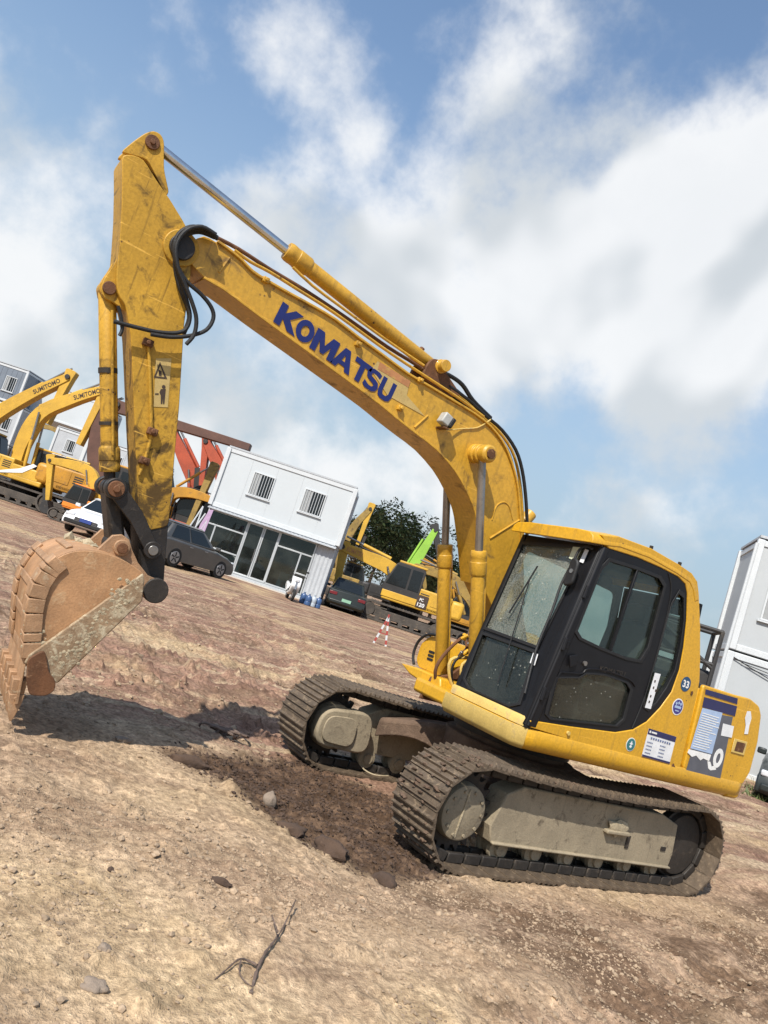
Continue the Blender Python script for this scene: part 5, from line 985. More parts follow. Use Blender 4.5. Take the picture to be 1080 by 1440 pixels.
    # ears
    ear = [(4.252, 0.1, 1.355), (4.185, 0.1, 1.395), (4.147, 0.1, 1.468), (4.121, 0.1, 1.517), (4.065, 0.1, 1.54), (4.009, 0.1, 1.522), (3.967, 0.1, 1.463), (3.901, 0.1, 1.391), (3.806, 0.1, 1.326), (3.719, 0.1, 1.315), (3.654, 0.1, 1.265), (3.659, 0.1, 1.191), (3.716, 0.1, 1.16), (3.784, 0.1, 1.177), (3.893, 0.1, 1.311), (4.046, 0.1, 1.347)]
    for y, t in ((B0 + 0.185, 0.035), (B0 - 0.22, 0.035)):
        b = MB(); b.plate([(x, y, z) for x, _, z in ear], (0, t, 0)); b.cyl((be[0], y - 0.005, be[2]), (be[0], y + t + 0.02, be[2]), 0.055, n=22); b.build('ear', 'wear_steel', bucket, 0.005); b = MB(); b.cyl((tpn[0], y - 0.004, tpn[2]), (tpn[0], y + t + 0.012, tpn[2]), 0.088, n=24); b.build('ear_boss', 'dark_steel', bucket, 0.006)
    b = MB(); b.cyl((be[0], B0 - 0.25, be[2]), (be[0], B0 + 0.265, be[2]), 0.036, n=18); b.build('link_pin', 'rust', bucket, 0.003)
    # soil caked on the near side strip and heel
    rr = random.Random(21)
    for nm_, spots, r0, r1 in (('caked_mud', [(3.998, 0.385, 1.149), (4.02, 0.385, 1.104), (3.981, 0.385, 1.182), (4.062, 0.385, 0.988), (4.086, 0.385, 0.925), (4.111, 0.385, 0.866), (4.137, 0.385, 0.813), (4.154, 0.385, 0.757), (4.191, 0.385, 0.711), (4.203, 0.385, 0.644), (4.275, 0.385, 0.673), (4.149, 0.385, 0.693), (4.102, 0.385, 0.789), (4.044, 0.385, 1.04), (3.962, 0.385, 1.236)], 0.006, 0.022), ('caked_mud', [(4.455, 0.37, 0.901), (4.441, 0.37, 0.849), (4.428, 0.37, 0.798), (4.409, 0.37, 0.743), (4.386, 0.37, 0.703), (4.356, 0.37, 0.665), (4.4, 0.37, 0.768), (4.362, 0.37, 0.755), (4.334, 0.37, 0.702)], 0.008, 0.020)):
        b = MB()
        for k, p in enumerate(spots):
            for j in range(16):
                vs, fs = lump(rr.uniform(r0 * 0.5, r1 * 0.7), k * 9 + j, (1.2, 0.35, 1.0), 1, 0.4); c_ = Vector(p) + Vector((rr.gauss(0, r1 * 1.5), -0.008, rr.gauss(0, r1 * 1.2))); b.add([Vector(v) + c_ for v in vs], fs)
        o = b.build(nm_, 'bucket_mud', bucket); o['kind'] = 'stuff'
    # dirt lying in the hinge pocket
    b = MB(); rr = random.Random(12)
    for k in range(16):
        vs, fs = lump(rr.uniform(0.02, 0.055), k, (1, 1, 0.7), 1, 0.3); c_ = Vector((be[0] + rr.uniform(0.0, 0.26), B0 + rr.uniform(-0.35, 0.12), outer[6].z - 0.02 + rr.uniform(0, 0.05))); b.add([Vector(v) + c_ for v in vs], fs)
    b.build('caked_mud', 'bucket_mud', bucket)['kind'] = 'stuff'
    return ex
EXC = main_excavator()

# ------------------------------------------------------------------ the yard behind
grimy('bg_yellow', (0.60, 0.35, 0.035), 0.5, 0, 0.75, (0.22, 0.14, 0.05), 0.3, 1.2, 0.05, 0.2)
grimy('bg_amber', (0.50, 0.24, 0.02), 0.5, 0, 0.7, (0.16, 0.09, 0.04), 0.4, 1.2, 0.05, 0.3)
grimy('bg_olive', (0.34, 0.22, 0.05), 0.6, 0, 0.6, (0.10, 0.065, 0.035), 0.5, 1.2, 0.05, 0.4)
grimy('bg_red', (0.42, 0.072, 0.028), 0.55, 0, 0.7, (0.14, 0.05, 0.03), 0.35, 1.2, 0.05, 0.3)
grimy('bg_green', (0.28, 0.52, 0.06), 0.5, 0, 0.8, (0.12, 0.16, 0.04), 0.25, 1.2, 0.05, 0.2)
grimy('bg_brown', (0.115, 0.052, 0.035), 0.6, 0.1, 0.7, (0.18, 0.09, 0.05), 0.3, 1.5, 0.05)
grimy('bg_dark', (0.035, 0.033, 0.032), 0.6, 0.1, 0.6, (0.11, 0.09, 0.07), 0.35, 1.5, 0.1)
grimy('bg_track', (0.085, 0.072, 0.06), 0.8, 0.1, 0.6, (0.2, 0.16, 0.11), 0.4, 2.5, 0.3)
grimy('white_panel', (0.48, 0.51, 0.525), 0.45, 0, 0.95, (0.46, 0.45, 0.42), 0.10, 0.8, 0.0, 0.10, fine=0.1)
grimy('pale_panel', (0.40, 0.42, 0.43), 0.5, 0, 0.93, (0.30, 0.29, 0.27), 0.15, 0.8, 0.0, 0.12, fine=0.1)
grimy('grey_panel', (0.42, 0.44, 0.46), 0.5, 0, 0.85, (0.26, 0.25, 0.23), 0.25, 0.9, 0.0, 0.25)
grimy('blue_grey', (0.16, 0.19, 0.23), 0.5, 0, 0.8, (0.10, 0.10, 0.10), 0.25, 0.9, 0.0, 0.2)
grimy('frame_white', (0.54, 0.56, 0.57), 0.4, 0, 0.92, (0.45, 0.44, 0.4), 0.1, 2, 0.0, 0.08)
grimy('alu', (0.50, 0.52, 0.53), 0.4, 0.4, 0.9, (0.3, 0.3, 0.28), 0.15, 3, 0.0)
grimy('concrete', (0.55, 0.48, 0.40), 0.9, 0, 0.8, (0.36, 0.28, 0.2), 0.4, 2, 0.2)
grimy('car_grey', (0.105, 0.10, 0.092), 0.35, 0.35, 0.85, (0.16, 0.13, 0.10), 0.15, 2, 0.0, coat=0.5)
grimy('car_black', (0.020, 0.025, 0.024), 0.4, 0.0, 0.85, (0.08, 0.075, 0.06), 0.2, 2, 0.0, spec=0.35, coat=0.15)
grimy('car_white', (0.76, 0.76, 0.75), 0.3, 0, 0.95, (0.5, 0.46, 0.4), 0.1, 2, 0.0, coat=0.5)
flat('tail_red', (0.16, 0.02, 0.025), 0.25); flat('lamp_clear', (0.7, 0.72, 0.74), 0.15, 0.2); flat('tyre', (0.018, 0.018, 0.018), 0.85); flat('rim', (0.35, 0.35, 0.36), 0.35, 0.7)
flat('car_window', (0.012, 0.015, 0.017), 0.08); flat('plate_green', (0.25, 0.45, 0.32), 0.5); flat('plate_blue', (0.03, 0.06, 0.25), 0.5)
flat('jug_blue', (0.05, 0.10, 0.22), 0.3); flat('jug_white', (0.42, 0.47, 0.52), 0.3); flat('cloth_lilac', (0.45, 0.30, 0.45), 0.8); flat('barrier_red', (0.32, 0.05, 0.04), 0.6)
flat('blind', (0.30, 0.31, 0.31), 0.7); flat('room_dark', (0.05, 0.055, 0.055), 0.8); flat('seat_orange', (0.75, 0.22, 0.02), 0.5)
grimy('bark', (0.10, 0.07, 0.05), 0.95, 0, 0.6, (0.16, 0.13, 0.1), 0.4, 4, 0.5); grimy('twig', (0.16, 0.11, 0.085), 0.9, 0, 0.6, (0.28, 0.22, 0.17), 0.4, 14, 0.4)
glass('shop_glass', (0.38, 0.52, 0.53), 0.03, 0.04)
def leafmat(name, a, b):
    m, nt, p = newmat(name); oi = N(nt, 'ShaderNodeNewGeometry'); c = MIXC(nt, NOISE(nt, oi.outputs['Position'], 1.2, 4), a, b)
    L(nt, MIXC(nt, oi.outputs['Random Per Island'], c, tuple(x * 0.55 for x in a)), p.inputs['Base Color']); p.inputs['Roughness'].default_value = 0.6
leafmat('leaf_dark', (0.040, 0.070, 0.028), (0.075, 0.115, 0.042)); leafmat('leaf_weed', (0.10, 0.15, 0.04), (0.20, 0.20, 0.07))

def ribbon(pts, ws):
    """outline of a tapering member through the centreline pts (x, z)"""
    P = smoothpoly([(a, 0, b) for a, b in pts], 5) if len(pts) > 2 else [Vector((a, 0, b)) for a, b in pts]
    n = len(P); up, dn = [], []
    for i, p in enumerate(P):
        x = (P[min(i + 1, n - 1)] - P[max(i - 1, 0)]).normalized(); q = Vector((-x.z, 0, x.x)); t = i / (n - 1) * (len(ws) - 1); k = min(int(t), len(ws) - 2); w = ws[k] + (ws[k + 1] - ws[k]) * (t - k)
        up.append(p + q * w); dn.append(p - q * w)
    return up + dn[::-1]
def yard_excavator(label, loc, hd, boom, arm, k=1.0, paint='bg_yellow', arm_paint=None, cab_side=1, text=None, cyl=True, bucket=True, thick=1.0, house=None, group='parked excavators in the yard', name='parked_excavator'):
    r = root(name, label, 'excavator', loc, math.radians(hd), group); ap = arm_paint or paint; hp = house or paint
    for s in (1, -1):
        b = MB(); st = []; Lh, R_ = 1.55 * k, 0.42 * k; yc = s * 1.1 * k
        for i in range(9): a = PI / 2 + PI * i / 8; st.append((-Lh + R_ * math.cos(a), R_ + R_ * math.sin(a)))
        for i in range(9): a = -PI / 2 + PI * i / 8; st.append((Lh + R_ * math.cos(a), R_ + R_ * math.sin(a)))
        inner = [(x * 0.955, (z - R_) * 0.80 + R_) for x, z in st]
        b.holed([Vector((x, yc - 0.3 * k, z)) for x, z in st], [[Vector((x, yc - 0.3 * k, z)) for x, z in inner]], (0, 0.6 * k, 0)); tr = b.build('track', 'bg_track', r, 0.01)
        b = MB(); b.span((-Lh, yc - 0.2 * k, 0.2 * k), (Lh, yc + 0.2 * k, 0.56 * k)); b.build('track_frame', 'bg_track', tr, 0.03)
        for x in (-Lh, Lh): b = MB(); b.cyl((x, yc - 0.26 * k, R_), (x, yc + 0.26 * k, R_), R_ * 0.66, n=20); b.build('idler', 'bg_track', tr, 0.02)
        for i in range(5): x = -Lh + 2 * Lh * (i + 0.9) / 5.8; b = MB(); b.cyl((x, yc - 0.27 * k, 0.16 * k), (x, yc + 0.27 * k, 0.16 * k), 0.11 * k, n=12); b.build('roller', 'bg_track', tr)
        for i in range(22):
            x = -Lh + 2 * Lh * i / 21; b = MB(); b.box((x, yc, R_ * 2 + 0.012), (0.03 * k, 0.6 * k, 0.03 * k)); b.box((x, yc, -0.008), (0.03 * k, 0.6 * k, 0.02 * k)); b.build('grouser', 'bg_track', tr)
    b = MB(); b.cyl((0, 0, 0.45 * k), (0, 0, 1.06 * k), 0.75 * k, n=24); b.build('turntable', 'bg_dark', r)
    b = MB(); b.span((-1.5 * k, -1.28 * k, 1.03 * k), (1.2 * k, 1.28 * k, 1.28 * k)); b.span((-1.9 * k, -1.28 * k, 1.05 * k), (-0.35 * k, 1.28 * k, 1.98 * k)); b.span((-0.4 * k, -cab_side * 1.28 * k, 1.2 * k), (1.0 * k, -cab_side * 0.45 * k, 1.75 * k))
    ho = b.build('house', hp, r, 0.06 * k, seg=3)
    b = MB(); b.span((-2.5 * k, -1.25 * k, 1.08 * k), (-1.88 * k, 1.25 * k, 1.92 * k)); b.build('counterweight', hp, ho, 0.16 * k, seg=3)
    for s in (1, -1):
        b = MB(); b.span((-1.75 * k, s * 1.283 * k, 1.34 * k), (-1.0 * k, s * 1.30 * k, 1.9 * k)); b.build('side_door', hp, ho, 0.01)
        for i in range(4): b = MB(); b.box((-0.65 * k, s * 1.286 * k, (1.5 + 0.09 * i) * k), (0.4 * k, 0.012, 0.045 * k)); b.build('louver', 'bg_dark', ho)
    b = MB(); b.cyl((-1.2 * k, -0.4 * k, 1.9 * k), (-1.2 * k, -0.4 * k, 2.4 * k), 0.06 * k, n=12); b.build('exhaust', 'bg_dark', ho)
    b = MB(); c0, c1 = cab_side * 0.42 * k, cab_side * 1.30 * k
    fr = [((-0.42, 1.1), (0.05)), ]
    side = [(-0.40 * k, 1.2 * k), (1.25 * k, 1.2 * k), (1.32 * k, 1.6 * k), (0.95 * k, 2.72 * k), (0.80 * k, 2.82 * k), (-0.30 * k, 2.82 * k), (-0.42 * k, 2.7 * k)]
    b.plate([(x, c0, z) for x, z in side], (0, c1 - c0, 0)); cb = b.build('cab', 'bg_dark', r, 0.03 * k)
    b = MB(); b.span((-0.44 * k, c0 - 0.01, 2.80 * k), (0.86 * k, c1 + 0.01, 2.90 * k)); b.build('roof', hp, cb, 0.03 * k)
    b = MB(); b.span((-0.41 * k, min(c0, c1) - 0.012, 1.15 * k), (1.24 * k, max(c0, c1) + 0.012, 1.45 * k)); b.build('cab_skirt', hp, cb, 0.02 * k)
    for y in (c1 + 0.012 * cab_side, c0 - 0.012 * cab_side):
        for q in ([(0.28, 1.75), (1.18, 1.75), (0.90, 2.66), (0.28, 2.66)], [(-0.32, 1.75), (0.18, 1.75), (0.18, 2.66), (-0.30, 2.66)]):
            b = MB(); b.plate([(x * k, y, z * k) for x, z in q], (0, 0.006, 0)); b.build('window', 'car_window', cb)
    b = MB(); b.plate([(1.335 * k, c0 + cab_side * 0.06, 1.62 * k), (1.335 * k, c1 - cab_side * 0.06, 1.62 * k), (0.985 * k, c1 - cab_side * 0.06, 2.68 * k), (0.985 * k, c0 + cab_side * 0.06, 2.68 * k)], (0.006, 0, 0)); b.build('windshield', 'car_window', cb)
    w = 0.30 * k * thick
    b = MB(); b.plate([(p.x, -0.27 * k, p.z) for p in ribbon(boom, [w * 0.75, w * 1.15, w * 1.0, w * 0.62])], (0, 0.54 * k, 0)); bo = b.build('boom', paint, r, 0.015)
    b = MB(); b.plate([(p.x, -0.22 * k, p.z) for p in ribbon([(2 * arm[0][0] - arm[1][0], 2 * arm[0][1] - arm[1][1])] and [(arm[0][0] + (arm[0][0] - arm[1][0]) * 0.16, arm[0][1] + (arm[0][1] - arm[1][1]) * 0.16)] + list(arm), [w * 0.55, w * 0.95, w * 0.6, w * 0.42])], (0, 0.44 * k, 0)); ar = b.build('arm', ap, r, 0.015)
    bt = Vector((boom[-1][0], 0, boom[-1][1])); at_ = Vector((arm[-1][0], 0, arm[-1][1])); ad = (at_ - Vector((arm[0][0], 0, arm[0][1]))).normalized()
    b = MB(); b.cyl((bt.x, -0.33 * k, bt.z), (bt.x, 0.33 * k, bt.z), 0.12 * k, n=16); b.build('pivot_pin', 'bg_dark', bo)
    if cyl:
        mid = Vector((boom[len(boom) // 2][0], 0, boom[len(boom) // 2][1])); ft = Vector((boom[0][0], 0, boom[0][1]))
        for s in (1, -1):
            a = ft + Vector((0.55 * k, s * 0.38 * k, -0.35 * k)); e = mid + Vector((0, s * 0.38 * k, 0)); c = a + (e - a) * 0.6
            b = MB(); b.cyl(a, c, 0.085 * k, n=14); cy = b.build('boom_cylinder', paint, r); b = MB(); b.cyl(c, e, 0.05 * k, n=12); b.build('rod', 'dull_rod', cy)
        bn = (bt - mid).normalized(); up = Vector((-bn.z, 0, bn.x)); up = up if up.z > 0 else -up
        a = mid + up * w * 1.35; e = Vector((arm[0][0], 0, arm[0][1])) - ad * 0.42 * k + up * 0.12 * k; c = a + (e - a) * 0.62
        b = MB(); b.cyl(a, c, 0.085 * k, n=14); cy = b.build('arm_cylinder', paint, r); b = MB(); b.cyl(c, e, 0.05 * k, n=12); b.build('rod', 'dull_rod', cy)
    for off in (0.15, -0.02):
        b = MB(); b.tube([(x, off * k, z + w * 1.08) for x, z in boom[1:]], 0.03 * k, 6, 4); b.build('hydraulic_hose', 'rubber', bo)
    if bucket:
        f = Vector((-ad.z, 0, ad.x)); f = f if f.x < 0 else -f; pts = []
        for i in range(9): a = PI * 1.15 * i / 8; pts.append(at_ + ad * (0.5 * k - 0.5 * k * math.cos(a)) * 1.0 - f * (0.52 * k * math.sin(a)) + f * 0.1 * k)
        b = MB(); b.plate([(p.x, -0.5 * k, p.z) for p in pts], (0, 1.0 * k, 0)); bu = b.build('bucket', 'bg_dark', r, 0.02)
        for i in range(4): y = (-0.42 + 0.28 * i) * k; b = MB(); b.bar((pts[-1].x, y, pts[-1].z), (pts[-1].x + f.x * 0.2 * k, y, pts[-1].z + f.z * 0.2 * k), 0.09 * k, 0.06 * k); b.build('tooth', 'dull_rod', bu)
        b = MB(); b.bar(at_ - ad * 0.9 * k - f * 0.3 * k, at_ - f * 0.25 * k + ad * 0.1 * k, 0.3 * k, 0.10 * k, (0, 1, 0)); b.build('bucket_link', 'bg_dark', r)
    if text:
        t, s0, s1, hgt, side, m_ = text
        n = len(boom); a = Vector((boom[-2][0], 0, boom[-2][1])); e = bt; d = (e - a)
        X_ = d.normalized() * (1 if side < 0 else -1); O_ = a + d * (s0 if side < 0 else s1); Yv = Vector((-X_.z, 0, X_.x)); Yv = Yv if Yv.z > 0 else -Yv
        O_ = O_ - Yv * hgt * 0.5; O_.y = side * 0.275 * k
        put_text(t, 'lettering', O_, X_, Yv, m_, bo, hgt, d.length * (s1 - s0), 0.02, 0.006)
    return r

E1 = {'loc': (0.866, -35.2, 0.368), 'hd': 148, 'boom': [(-0.75, 1.38), (-0.88, 2.87), (-0.54, 4.46), (0.66, 5.59), (2.0, 6.52)], 'arm': [(2.0, 6.52), (1.71, 3.58)]}
e1 = yard_excavator('yellow excavator with dark lettered boom raised over the small excavator', **E1, k=1.0, bucket=False, text=('SUMITOMO', 0.06, 0.86, 0.24, -1, 'ink'))
b = MB(); b.plate([(0.55, -1.29, 2.0), (0.75, -1.29, 1.95), (0.2, -1.29, 1.45), (-0.9, -1.29, 1.12), (-0.95, -1.29, 1.2), (0.0, -1.29, 1.6)], (0, -0.01, 0)); b.build('white_stripe', 'white_mark', e1)
E2 = {'loc': (3.508, -39.977, 0.402), 'hd': 148, 'boom': [(0.07, 1.43), (0.22, 2.86), (0.81, 3.96), (2.04, 5.4), (3.58, 6.87)], 'arm': [(3.58, 6.87), (3.32, 4.23)]}
yard_excavator('yellow lettered excavator boom reaching in front of the white container roof', **E2, k=1.05, bucket=False, text=('SUMITOMO', 0.1, 0.8, 0.24, -1, 'ink'))
E3 = {'loc': (-1.186, -30.322, 0.328), 'hd': -32, 'boom': [(-0.5, 1.15), (0.03, 2.04), (0.53, 2.48), (1.4, 2.49), (2.23, 2.38)], 'arm': [(2.23, 2.38), (1.72, 0.69)]}
yard_excavator('small yellow excavator with orange body and its arm hanging straight down', **E3, k=0.62, paint='bg_yellow', house='seat_orange', cab_side=1, thick=1.15)
E4 = {'loc': (-7.506, -33.903, 0.406), 'hd': -32, 'boom': [(0.28, 2.99), (0.72, 3.44), (1.53, 4.28), (2.29, 5.07), (3.14, 5.99)], 'arm': [(3.14, 5.99), (2.69, 3.98)]}
yard_excavator('dull red excavator with its boom slanting up towards the brown beam', **E4, k=1.1, paint='bg_red', thick=1.0)
E4b = {'loc': (-8.862, -32.702, 0.402), 'hd': -32, 'boom': [(0.66, 3.43), (1.13, 3.86), (1.82, 4.81), (2.39, 5.42), (2.93, 5.95)], 'arm': [(2.93, 5.95), (2.4, 3.68)]}
yard_excavator('red excavator with folded arm standing beside the white office containers', **E4b, k=1.05, paint='bg_red', thick=0.9)
E5 = {'loc': (-5.623, -33.092, 0.386), 'hd': 148, 'boom': [(-0.53, 1.47), (-0.54, 2.22), (-0.24, 2.85), (0.57, 3.11), (1.71, 3.11)], 'arm': [(1.16, 4.44), (0.95, 1.21)]}
yard_excavator('dirty amber excavator behind the grey parked car with a diagonal arm', **E5, k=0.85, paint='bg_amber', arm_paint='bg_olive', house='bg_amber')
E6 = {'loc': (-2.238, -33.426, 0.368), 'hd': 148, 'boom': [(-0.24, 1.8), (-0.79, 3.08), (-1.14, 4.44), (-1.25, 5.51), (-0.77, 6.01)], 'arm': [(-0.74, 5.94), (5.97, 6.04)]}
yard_excavator('long reach excavator holding a rust brown beam level above the office roof', **E6, k=1.15, paint='bg_brown', thick=1.15, cyl=False, bucket=False, house='bg_amber')
E7 = {'loc': (-16.681, -27.234, 0.392), 'hd': -32, 'boom': [(0.08, 1.63), (0.53, 2.31), (1.46, 2.72), (2.65, 2.86), (3.94, 2.97)], 'arm': [(3.86, 2.96), (3.6, 0.92)]}
e7 = yard_excavator('yellow excavator with black cab and white numbers on its flank behind the black car', **E7, k=1.1, bucket=False, text=('KOMATSU', 0.15, 0.8, 0.26, 1, 'faded_red'))
b = MB(); b.span((-0.95, 1.41, 1.25), (-0.40, 1.445, 1.85)); b.build('badge_panel', 'ink', e7)
put_text('PC', 'badge_number', (-0.53, 1.447, 1.58), (-1, 0, 0), (0, 0, 1), 'white_mark', e7, 0.15, 0.20, 0.02, 0.004); put_text('120', 'badge_number', (-0.48, 1.447, 1.31), (-1, 0, 0), (0, 0, 1), 'white_mark', e7, 0.19, 0.36, 0.02, 0.004)
E8 = {'loc': (-19.979, -39.791, 0.549), 'hd': 148, 'boom': [(-1.17, 1.1), (-1.11, 2.12), (-0.93, 3.38), (-0.57, 5.01), (0.05, 6.32)], 'arm': [(0.05, 6.32), (-0.03, 3.68)]}
yard_excavator('weathered olive yellow excavator arm folded high beside the office wall', **E8, k=0.9, paint='bg_olive', arm_paint='bg_yellow')
E9 = {'loc': (-20.459, -34.295, 0.492), 'hd': 148, 'boom': [(0.05, 1.37), (0.25, 2.16), (0.5, 3.34), (0.82, 4.63), (1.13, 5.93)], 'arm': [(1.13, 5.93), (2.34, 3.58)]}
yard_excavator('lime green excavator boom with black hoses in front of the trees', **E9, k=0.85, paint='bg_green', house='bg_dark', arm_paint='bg_dark', thick=1.15)
E10 = {'loc': (-20.9, -24.739, 0.392), 'hd': -32, 'boom': [(1.44, 1.96), (1.93, 2.55), (2.86, 3.08), (3.85, 3.21), (4.84, 3.11)], 'arm': [(4.84, 3.11), (4.72, 1.56)]}
yard_excavator('rusty yellow excavator with level boom parked behind the numbered one', **E10, k=0.9, paint='bg_olive', house='bg_amber')

E11 = {'loc': (-25.839, -34.279, 0.526), 'hd': -32, 'boom': [(0.12, 2.2), (0.66, 2.98), (1.43, 3.59), (2.56, 3.8), (3.64, 4.13)], 'arm': [(3.64, 4.13), (2.75, 2.29)]}
yard_excavator('weathered yellow excavator with dark cab close behind the boom cylinders', **E11, k=0.9, paint='bg_amber', arm_paint='bg_olive')
E12 = {'loc': (-4.887, -38.932, 0.444), 'hd': 148, 'boom': [(-0.87, 1.23), (-0.99, 2.12), (-0.83, 2.94), (-0.03, 3.54), (1.45, 3.69)], 'arm': [(1.45, 3.69), (1.8, 1.77)]}
yard_excavator('amber excavator standing behind the bucket arm with a low level boom', **E12, k=0.9, paint='bg_amber')
E13 = {'loc': (-8.667, -97.466, 0.65), 'hd': -32, 'boom': [(-0.64, 5.26), (0.43, 6.6), (1.95, 7.61), (3.81, 7.56), (5.7, 6.56)], 'arm': [(5.7, 6.56), (5.04, 3.39)]}
yard_excavator('olive excavator between the lettered machines and the grey containers', **E13, k=0.9, paint='bg_olive', house='bg_amber', bucket=False)

# ------------------------------------------------------------------ white two-storey container office
def window(parent, O, X, Z, w, h, n, bars=7, name='window'):
    """window on a wall: O lower left corner, X along the wall, Z up, n outward"""
    O, X, Z, n = map(Vector, (O, X, Z, n))
    b = MB(); q = lambda s, t, d=0.0: O + X * s + Z * t + n * d
    b.holed([q(0, 0), q(w, 0), q(w, h), q(0, h)], [[q(.05, .05), q(w - .05, .05), q(w - .05, h - .05), q(.05, h - .05)]], n * 0.05); f = b.build(name, 'frame_white', parent, 0.004)
    b = MB(); b.plate([q(.04, .04, .004), q(w - .04, .04, .004), q(w - .04, h - .04, .004), q(.04, h - .04, .004)], n * 0.008); b.build('pane', 'car_window', f)
    b = MB(); b.plate([q(.06, .06, .014), q(w * .42, .06, .014), q(w * .38, h - .06, .014), q(.06, h - .06, .014)], n * 0.004); b.build('blind', 'blind', f)
    for i in range(bars): s = w * (i + 1) / (bars + 1); b = MB(); b.cyl(q(s, .03, .05), q(s, h - .03, .05), 0.014, n=6); b.build('bar', 'frame_white', f)
    b = MB(); b.bar(q(-.06, -.03, .04), q(w + .06, -.03, .04), 0.09, 0.04); b.build('sill', 'frame_white', f)
    return f
def office():
    P = Vector((-11.385, -26.191, 0.348)); hd = math.radians(149.2); Lx, D_, H1, H2 = 6.2, 2.6, 2.78, 2.78
    r = root('container_office', 'white two-storey container office with glazed ground floor and barred windows', 'building', P - Vector((math.cos(hd), math.sin(hd), 0)) * Lx, hd)
    # local: x along the front from its left end, y < 0 is towards the camera, so build the depth towards +y ... camera side is -y
    b = MB(); z0 = H1 + 0.04; b.span((0.0, 0, z0), (Lx, D_, z0 + H2)); up = b.build('upper_storey', 'white_panel', r, 0.01)
    for x in (0.0, Lx):
        for y in (0.0, D_): b = MB(); b.box((x, y, z0 + H2 / 2), (0.2, 0.2, H2 + 0.02)); b.build('corner_post', 'frame_white', up, 0.02)
    for z in (z0 + 0.06, z0 + H2 - 0.07):
        for y in (-0.012, D_ + 0.012): b = MB(); b.span((0.1, y - 0.03, z - 0.10), (Lx - 0.1, y + 0.03, z + 0.10)); b.build('rail', 'frame_white', up, 0.01)
        for x in (-0.012, Lx + 0.012): b = MB(); b.span((x - 0.03, 0.1, z - 0.10), (x + 0.03, D_ - 0.1, z + 0.10)); b.build('rail', 'frame_white', up, 0.01)
    for i in range(1, 5): b = MB(); b.box((Lx * i / 5, -0.004, z0 + H2 / 2), (0.012, 0.012, H2 - 0.3)); b.build('panel_joint', 'frame_white', up)
    b = MB(); b.span((-0.03, -0.06, z0 + H2 + 0.03), (Lx + 0.03, D_ + 0.35, z0 + H2 + 0.11)); b.build('roof', 'grey_panel', up)
    for x0 in (1.45, 3.95): window(up, (x0, -0.005, z0 + 0.98), (1, 0, 0), (0, 0, 1), 1.05, 1.12, (0, -1, 0))
    window(up, (Lx + 0.005, 0.8, z0 + 0.7), (0, 1, 0), (0, 0, 1), 0.8, 1.3, (1, 0, 0), 0)
    # ground floor: corrugated ends, glazed front set back a little
    b = MB()
    gf = MB(); gf.span((0, 0.0, 0), (Lx, D_, 0.12)); gf.span((0, 0.0, H1 - 0.14), (Lx, D_, H1)); gf.span((0, D_ - 0.06, 0.12), (Lx, D_, H1 - 0.14)); gfo = gf.build('lower_storey', 'grey_panel', r, 0.008)
    for x, s in ((0.03, -1), (Lx - 0.03, 1)):
        pr = []
        for i in range(53): y = 0.02 + (D_ - 0.1) * i / 52; pr.append((x + s * (0.018 if i % 4 in (0, 1) else -0.018), y, 0.12))
        b = MB(); b.plate(pr + [(x - s * 0.05, D_ - 0.08, 0.12), (x - s * 0.05, 0.02, 0.12)], (0, 0, H1 - 0.27)); b.build('end_wall', 'grey_panel', gfo)
    b = MB(); pr = []
    for i in range(17): xx = Lx - 0.86 + 0.8 * i / 16; pr.append((xx, 0.02 + (0.0 if i % 4 in (0, 1) else 0.03), 0.12))
    b.plate(pr + [(Lx - 0.06, 0.1, 0.12), (Lx - 0.86, 0.1, 0.12)], (0, 0, H1 - 0.27)); b.build('front_wall', 'grey_panel', gfo)
    aw = MB(); pr = []
    for i in range(125): xx = 0.02 + (Lx - 0.04) * i / 124; pr.append((xx, -0.38, H1 - 0.10 + (0.012 if i % 4 in (0, 1) else -0.012)))
    aw.plate(pr + [(Lx - 0.02, -0.38, H1 - 0.14), (0.02, -0.38, H1 - 0.14)], (0, 0.4, 0.07)); aw.build('awning', 'grey_panel', r)
    yg = 0.10
    def mull(a, e, w=0.07): m = MB(); m.bar((a[0], yg, a[1]), (e[0], yg, e[1]), w, w, (0, 1, 0)); m.build('mullion', 'alu', gfo, 0.006)
    top, tr_, bot = H1 - 0.16, 1.98, 0.15
    xs = [0.12, 0.50, 1.95, 3.55, 4.78, 5.28]
    for x in (0.12, 1.95, 3.55, 5.28): mull((x, bot), (x, top))
    for x in (0.55, 4.72): mull((x, bot), (x, tr_))
    mull((0.12, tr_), (1.95, tr_)); mull((3.55, tr_), (5.28, tr_)); mull((0.12, bot + .02), (5.28, bot + .02)); mull((0.12, top), (5.28, top)); mull((4.72, 1.05), (5.28, 1.05)); mull((0.12, 0.95), (1.95, 0.95))
    for x0, x1, z0_, z1 in ((0.15, 1.92, tr_, top), (3.58, 5.25, tr_, top), (0.15, 0.52, bot, tr_), (0.58, 1.92, bot, tr_), (3.58, 4.69, bot, tr_), (4.75, 5.25, 1.05, tr_), (4.75, 5.25, bot, 1.05)):
        m = MB(); m.span((x0, yg - 0.006, z0_ + 0.02), (x1, yg + 0.006, z1 - 0.02)); m.build('pane', 'shop_glass', gfo)
